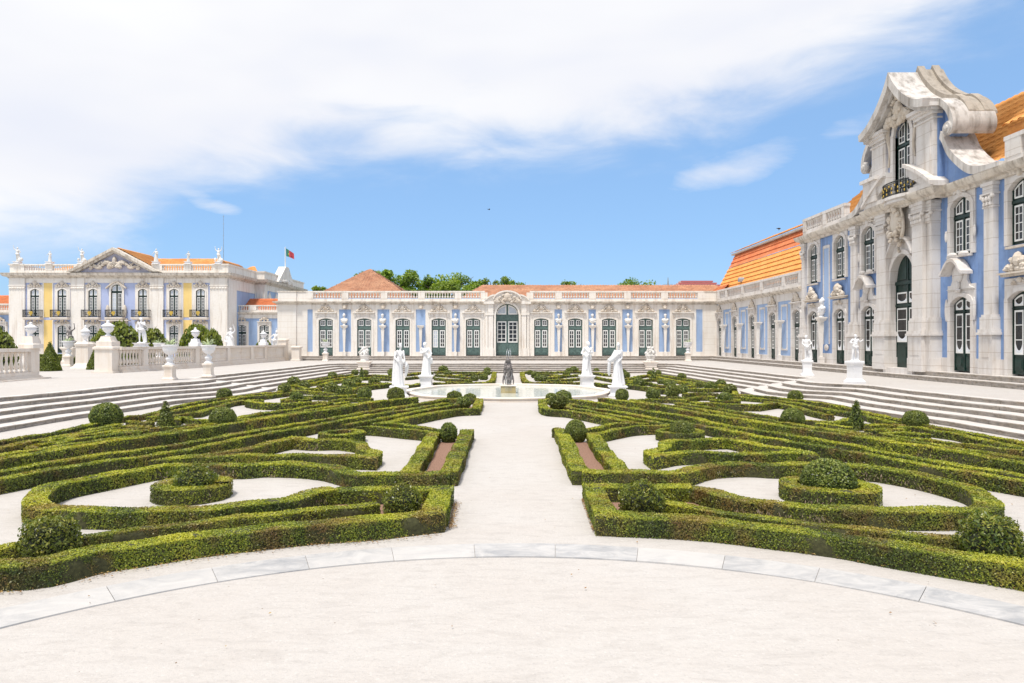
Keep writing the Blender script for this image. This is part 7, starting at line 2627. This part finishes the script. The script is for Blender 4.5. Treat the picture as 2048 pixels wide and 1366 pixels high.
q_ = link('end_pier', eb.mesh('end_pier'), M['terrace_stone'], NB)
q_.location = (-21.72 + 21.6, 31.2 - 29, 0)
lid_urn('big lidded urn on the end pier of the short left balustrade', -21.72, 31.2, ZT + 1.93, 0.70, 0.02, 0.34)
# low kerb in front of the opening
kb = MB()
kb.prism([(-21.35, 27.0), (-21.0, 27.0), (-21.25, 31.9), (-22.0, 32.2), (-22.2, 31.9)], ZT - 0.02, ZT + 0.05, 'xy')
tag(kb.build('paving_edge', M['terrace_stone']), kind='structure')
gp = thing('gate_pier', 'tall white gate pier with a small urn on top standing behind the opening', 'pier', (-26.8, 43.5, ZT))
pm_ = MB().lathe([(0.62, 0), (0.60, 0.06), (0.50, 0.14), (0.42, 0.30), (0.40, 0.34), (0.38, 1.40), (0.44, 1.44), (0.46, 1.56), (0.40, 1.60), (0.34, 1.70)], 0, 0, 0, 4, 1, 1, True)
link('shaft', pm_.mesh('shaft'), M['terrace_stone'], gp)
u_ = link('urn', MB().lathe([(r_ * 0.78, z * 1.15 + 1.68) for r_, z in LURN], 0, 0, 0, 18).mesh('urn'), M['marble'], gp, True)
# small piers where the balustrade meets the garden range
for i, (x, y, h_) in enumerate([(-19.9, 61.0, 1.9), (-18.6, 60.6, 1.25)]):
    t = thing('stone_pier', ['taller block pier where the left balustrade meets the garden range', 'low capped pier beside the foot of the garden range corner'][i], 'pier', (x, y, ZT), 0)
    link('shaft', MB().lathe([(0.42, 0), (0.42, 0.12), (0.34, 0.14), (0.34, h_ - 0.12), (0.42, h_ - 0.1), (0.42, h_), (0.3, h_ + 0.06)], 0, 0, 0, 4, 1, 1, True).mesh('shaft'), M['terrace_stone'], t)

# ------------------------------------------------------------------ clipped domes, cones and hedges of the upper garden
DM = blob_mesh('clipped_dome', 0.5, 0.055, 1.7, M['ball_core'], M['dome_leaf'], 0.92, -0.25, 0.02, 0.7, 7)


def dome(label, u, vt, vb, wpx, y, z0=ZT):
    o = bpy.data.objects.new('clipped_dome', DM)
    COL.objects.link(o)
    x, _, zt = at(u, vt, y)
    w_ = wpx * y / F
    o.location = (x, y, z0 - 0.02)
    o.scale = (w_, w_, (zt - z0) / 0.575)
    o.rotation_euler = (0, 0, R.uniform(0, 6))
    return tag(o, label, 'hedge', 'clipped domes of the upper garden')


dome('big round clipped dome cut by the left picture edge', -10, 660, 700, 72, 42)
dome('largest clipped dome behind the statue on the left balustrade', 236, 648, 700, 86, 50)
dome('narrow clipped dome left behind the end pier urn', 200, 670, 700, 42, 47)
dome('middle clipped dome just right of the balustrade statue', 306, 660, 700, 56, 52)
dome('left larger dome of the overlapping domes before the palace corner', 394, 652, 700, 66, 55)
dome('right smaller dome of the overlapping domes before the palace corner', 424, 662, 700, 44, 53)
dome('small low dome before the link wing doors', 528, 681, 700, 38, 62)
cone('bright clipped pyramid standing in the gate opening', 100, 682, 742, ZT, 43, 0.05, 'dome_leaf', 'clipped pyramids of the upper garden')
cone('clipped pyramid half hidden behind the end pier', 192, 690, 739, ZT, 34, 0.05, 'dome_leaf', 'clipped pyramids of the upper garden')
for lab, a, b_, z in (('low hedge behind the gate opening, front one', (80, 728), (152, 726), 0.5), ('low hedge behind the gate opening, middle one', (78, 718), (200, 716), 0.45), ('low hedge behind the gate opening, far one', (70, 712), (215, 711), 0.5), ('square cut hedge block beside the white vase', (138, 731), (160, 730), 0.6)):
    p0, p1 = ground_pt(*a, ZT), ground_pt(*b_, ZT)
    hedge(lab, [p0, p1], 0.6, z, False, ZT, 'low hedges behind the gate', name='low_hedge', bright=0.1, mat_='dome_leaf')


# ------------------------------------------------------------------ trees behind the roofs
def tree(label, x, y, h_, rw_, seed, n=5200, z0=0.0):
    g_ = np.random.default_rng(seed)
    t = thing('tree', label, 'tree', (x, y, z0), 0, 'trees behind the palace roofs')
    tr = MB()
    tr.tube([(0, 0, 0), (0.1, 0, h_ * 0.3), (0, 0.1, h_ * 0.6), (0.1, 0, h_ * 0.9)], [0.34, 0.26, 0.17, 0.05], 8)
    rr_ = random.Random(seed)
    for i in range(9):
        a, z = rr_.uniform(0, 6.28), h_ * rr_.uniform(0.4, 0.8)
        q = rw_ * rr_.uniform(0.5, 0.9)
        tr.tube([(0, 0, z), (q * 0.5 * math.cos(a), q * 0.5 * math.sin(a), z + 0.6), (q * math.cos(a), q * math.sin(a), z + rr_.uniform(0.8, 1.8))], [0.12, 0.08, 0.02], 6)
    link('trunk', tr.mesh('trunk'), M['bark'], t)
    k_ = 46
    a = g_.uniform(0, 2 * PI, k_)
    zz = g_.beta(1.6, 1.5, k_)
    rad = rw_ * np.sqrt(np.clip(1 - (2 * zz - 0.85) ** 2 * 0.75, 0.05, 1)) * np.sqrt(g_.random(k_)) * 0.95
    ctr = np.stack([rad * np.cos(a), rad * np.sin(a), h_ * (0.36 + 0.58 * zz)], 1)
    cs = rw_ * g_.uniform(0.16, 0.34, k_)
    pick = g_.integers(0, k_, n)
    dv = unit(g_.normal(0, 1, (n, 3)))
    pos = ctr[pick] + dv * (cs[pick] * g_.uniform(0.55, 1.05, n))[:, None] * np.array([1, 1, 0.8])
    lv = leaf_quads(pos, unit(dv + np.array([0, 0, 0.3])), np.full(n, 0.24), 0.9, 0.5)
    val = np.clip(g_.normal(0.45, 0.18, n) + (g_.normal(0, 0.14, k_))[pick] + 0.15 * dv[:, 2], 0, 1)
    lf = np.arange(4 * n).reshape(-1, 4)
    me = fast_mesh('crown', lv, lf, None, [M['tree_leaf']], np.zeros(n), np.repeat(val, 4))
    link('crown', me, None, t)


for i, (u, vt, wpx, y, lab) in enumerate([
        (740, 538, 62, 92, 'tree rising behind the pyramid roof on its left slope'), (778, 536, 60, 90, 'tree just right of the pyramid roof peak'), (816, 532, 50, 88, 'tallest dark tree right of the pyramid roof'),
        (862, 548, 56, 92, 'low rounded tree in the gap right of the tall dark tree'), (906, 544, 62, 92, 'broad bright tree over the balustrade gap'), (948, 556, 40, 95, 'small tree at the end of the bright tree row'),
        (980, 552, 40, 98, 'left one of two trees over the central portal'), (1018, 550, 44, 96, 'right one of two trees over the central portal'), (1140, 557, 42, 104, 'small dark tree alone right of the central portal'),
        (1182, 568, 44, 110, 'tree top barely showing right of the small dark tree'), (1276, 557, 78, 100, 'wide dark tree over the right part of the low roof'), (640, 565, 28, 96, 'small tree top at the left end of the low roof'),
        (885, 560, 60, 84, 'front tree low in the gap of the balustrade')]):
    x, _, zt = at(u, vt, y)
    tree(lab, x, y, zt * 1.02, wpx * y / F * 0.85, 60 + i, 7500 if wpx > 45 else 5000)

# ------------------------------------------------------------------ flag, mast, far flats, pylon, birds
fl = thing('flag_pole', 'white flagpole with a green and red flag on the palace roof', 'flagpole', (ux(570.5, 90.5), 90.5, 11.0))
zt = at(570, 494, 90.5)[2]
link('pole', MB().tube([(0, 0, 0), (0, 0, zt - 11.0)], [0.08, 0.06], 8).mesh('pole'), M['white_paint'], fl)
for nm, x0, x1, mt in (('green_cloth', 0.08, 0.52, 'flag_green'), ('red_cloth', 0.52, 1.15, 'flag_red')):
    fm = MB()
    n = 10
    vs = []
    for i in range(n + 1):
        x = x0 + (x1 - x0) * i / n
        for j in range(5):
            vs.append((x, 0.10 * math.sin(x * 8) + 0.03 * j, zt - 11.15 - 0.26 * j * (1 - 0.25 * x) - 0.62 * x ** 1.2))
    fm.add(vs, [(i * 5 + j, (i + 1) * 5 + j, (i + 1) * 5 + j + 1, i * 5 + j + 1) for i in range(n) for j in range(4)])
    o = link(nm, fm.mesh(nm), M[mt], fl)
    s_ = o.modifiers.new('thick', 'SOLIDIFY')
    s_.thickness = 0.01
wf = MB()
wf.ell((0.5, -0.02, zt - 11.95), (0.12, 0.03, 0.12), 10, 6)
link('emblem', wf.mesh('emblem'), M['gold'], fl)
ms = MB()
x, y, z = at(447, 430, 92)
ms.tube([(0, 0, 0), (0, 0, z - 9)], [0.045, 0.02], 6)
for q in (0.0, 1.0, 2.6):
    ms.tube([(-0.14, 0, z - 9.2 - q), (0.14, 0, z - 9.2 - q)], 0.015, 5)
o = link('aerial_mast', ms.mesh('aerial_mast'), M['cable'])
o.location = (x, y, 9)
tag(o, 'thin tall aerial mast behind the palace roof', 'mast')
fy = 330.0
fb_ = thing('apartment_block', 'distant pinkish stepped apartment block with red bands behind the low roof', 'building', (ux(1390, fy), fy, 0))
bx, bt = MB(), MB()
for k_, (ua, ub, vt) in enumerate([(1342, 1450, 572), (1352, 1446, 568), (1364, 1440, 563), (1372, 1436, 558)]):
    x0, x1 = ux(ua, fy) - ux(1390, fy), ux(ub, fy) - ux(1390, fy)
    bx.box(x0, x1, k_ * 3.0, k_ * 3.0 + 6, 0, at(0, vt, fy)[2])
    bt.box(x0 - 0.2, x1 + 0.2, k_ * 3.0 - 0.5, k_ * 3.0 - 0.01, at(0, vt, fy)[2] - 0.75, at(0, vt, fy)[2] - 0.05)
link('walls', bx.mesh('walls'), M['flats'], fb_)
link('parapet_band', bt.mesh('parapet_band'), M['flat_band'], fb_)
wn = MB()
for k_, (ua, ub, vt) in enumerate([(1346, 1446, 572), (1356, 1442, 568), (1368, 1436, 563), (1376, 1432, 558)]):
    x0, x1 = ux(ua, fy) - ux(1390, fy), ux(ub, fy) - ux(1390, fy)
    zt_ = at(0, vt, fy)[2]
    n = int((x1 - x0) / 2.2)
    for i in range(n):
        wn.box(x0 + 2.2 * i, x0 + 2.2 * i + 1.1, k_ * 3.0 - 0.05, k_ * 3.0 + 0.1, zt_ - 2.2, zt_ - 1.0)
link('window_row', wn.mesh('window_row'), M['glass'], fb_)
py = thing('power_pylon', 'far lattice power pylon above the low roof, left of the pinkish flats', 'pylon', (ux(1336, 360), 360, 0))
zt = at(0, 555, 360)[2]
pm_ = MB()
for sx_, sy_ in ((-1, -1), (1, -1), (1, 1), (-1, 1)):
    pm_.tube([(sx_ * 2.2, sy_ * 2.2, 0), (sx_ * 0.5, sy_ * 0.5, zt * 0.75), (0, 0, zt)], 0.16, 4)
for z_ in (0.80, 0.90):
    pm_.tube([(-2.6, 0, zt * z_), (2.6, 0, zt * z_)], 0.14, 4)
for i in range(8):
    a, b_ = i / 8, (i + 1) / 8
    w0, w1 = 2.2 - 1.7 * a, 2.2 - 1.7 * b_
    pm_.tube([(-w0, -w0, zt * 0.75 * a), (w1, -w1, zt * 0.75 * b_)], 0.09, 4)
    pm_.tube([(w0, -w0, zt * 0.75 * a), (-w1, -w1, zt * 0.75 * b_)], 0.09, 4)
link('lattice', pm_.mesh('lattice'), M['cable'], py)


def bird(label, loc, s, flying):
    b = MB()
    b.ell((0, 0, 0), (0.16 * s, 0.07 * s, 0.07 * s), 10, 7)
    b.ell((0.17 * s, 0, 0.03 * s), (0.055 * s, 0.05 * s, 0.05 * s), 8, 6)
    b.cap((0.21 * s, 0, 0.03 * s), 0.015 * s, (0.26 * s, 0, 0.02 * s), 0.006 * s, 5)
    b.prism([(-0.12 * s, -0.03 * s), (-0.32 * s, -0.06 * s), (-0.32 * s, 0.06 * s), (-0.12 * s, 0.03 * s)], -0.01 * s, 0.015 * s, 'xy')
    for q in (-1, 1):
        if flying:
            b.add([(0.06 * s, q * 0.04 * s, 0.03 * s), (-0.10 * s, q * 0.04 * s, 0.03 * s), (-0.08 * s, q * 0.25 * s, 0.12 * s), (-0.12 * s, q * 0.46 * s, 0.08 * s), (0.02 * s, q * 0.30 * s, 0.12 * s)], [(0, 1, 2, 4), (4, 2, 3)])
        else:
            b.cap((0, q * 0.03 * s, -0.05 * s), 0.01 * s, (0.01 * s, q * 0.03 * s, -0.16 * s), 0.008 * s, 5)
            b.ell((-0.03 * s, q * 0.06 * s, 0.01 * s), (0.13 * s, 0.02 * s, 0.05 * s), 8, 5)
    o = link('bird', b.mesh('bird'), M['bird'])
    o.location = loc
    o.rotation_euler = (0, 0, 0.6)
    return tag(o, label, 'bird')


bird('small dark bird flying high in the blue sky', at(978, 419, 62), 0.55, True)
bird('bird perched on the ridge of the orange roof', (23.55, 58.9, 12.1), 1.0, False)

print('LEAVES', LEAFN[0])
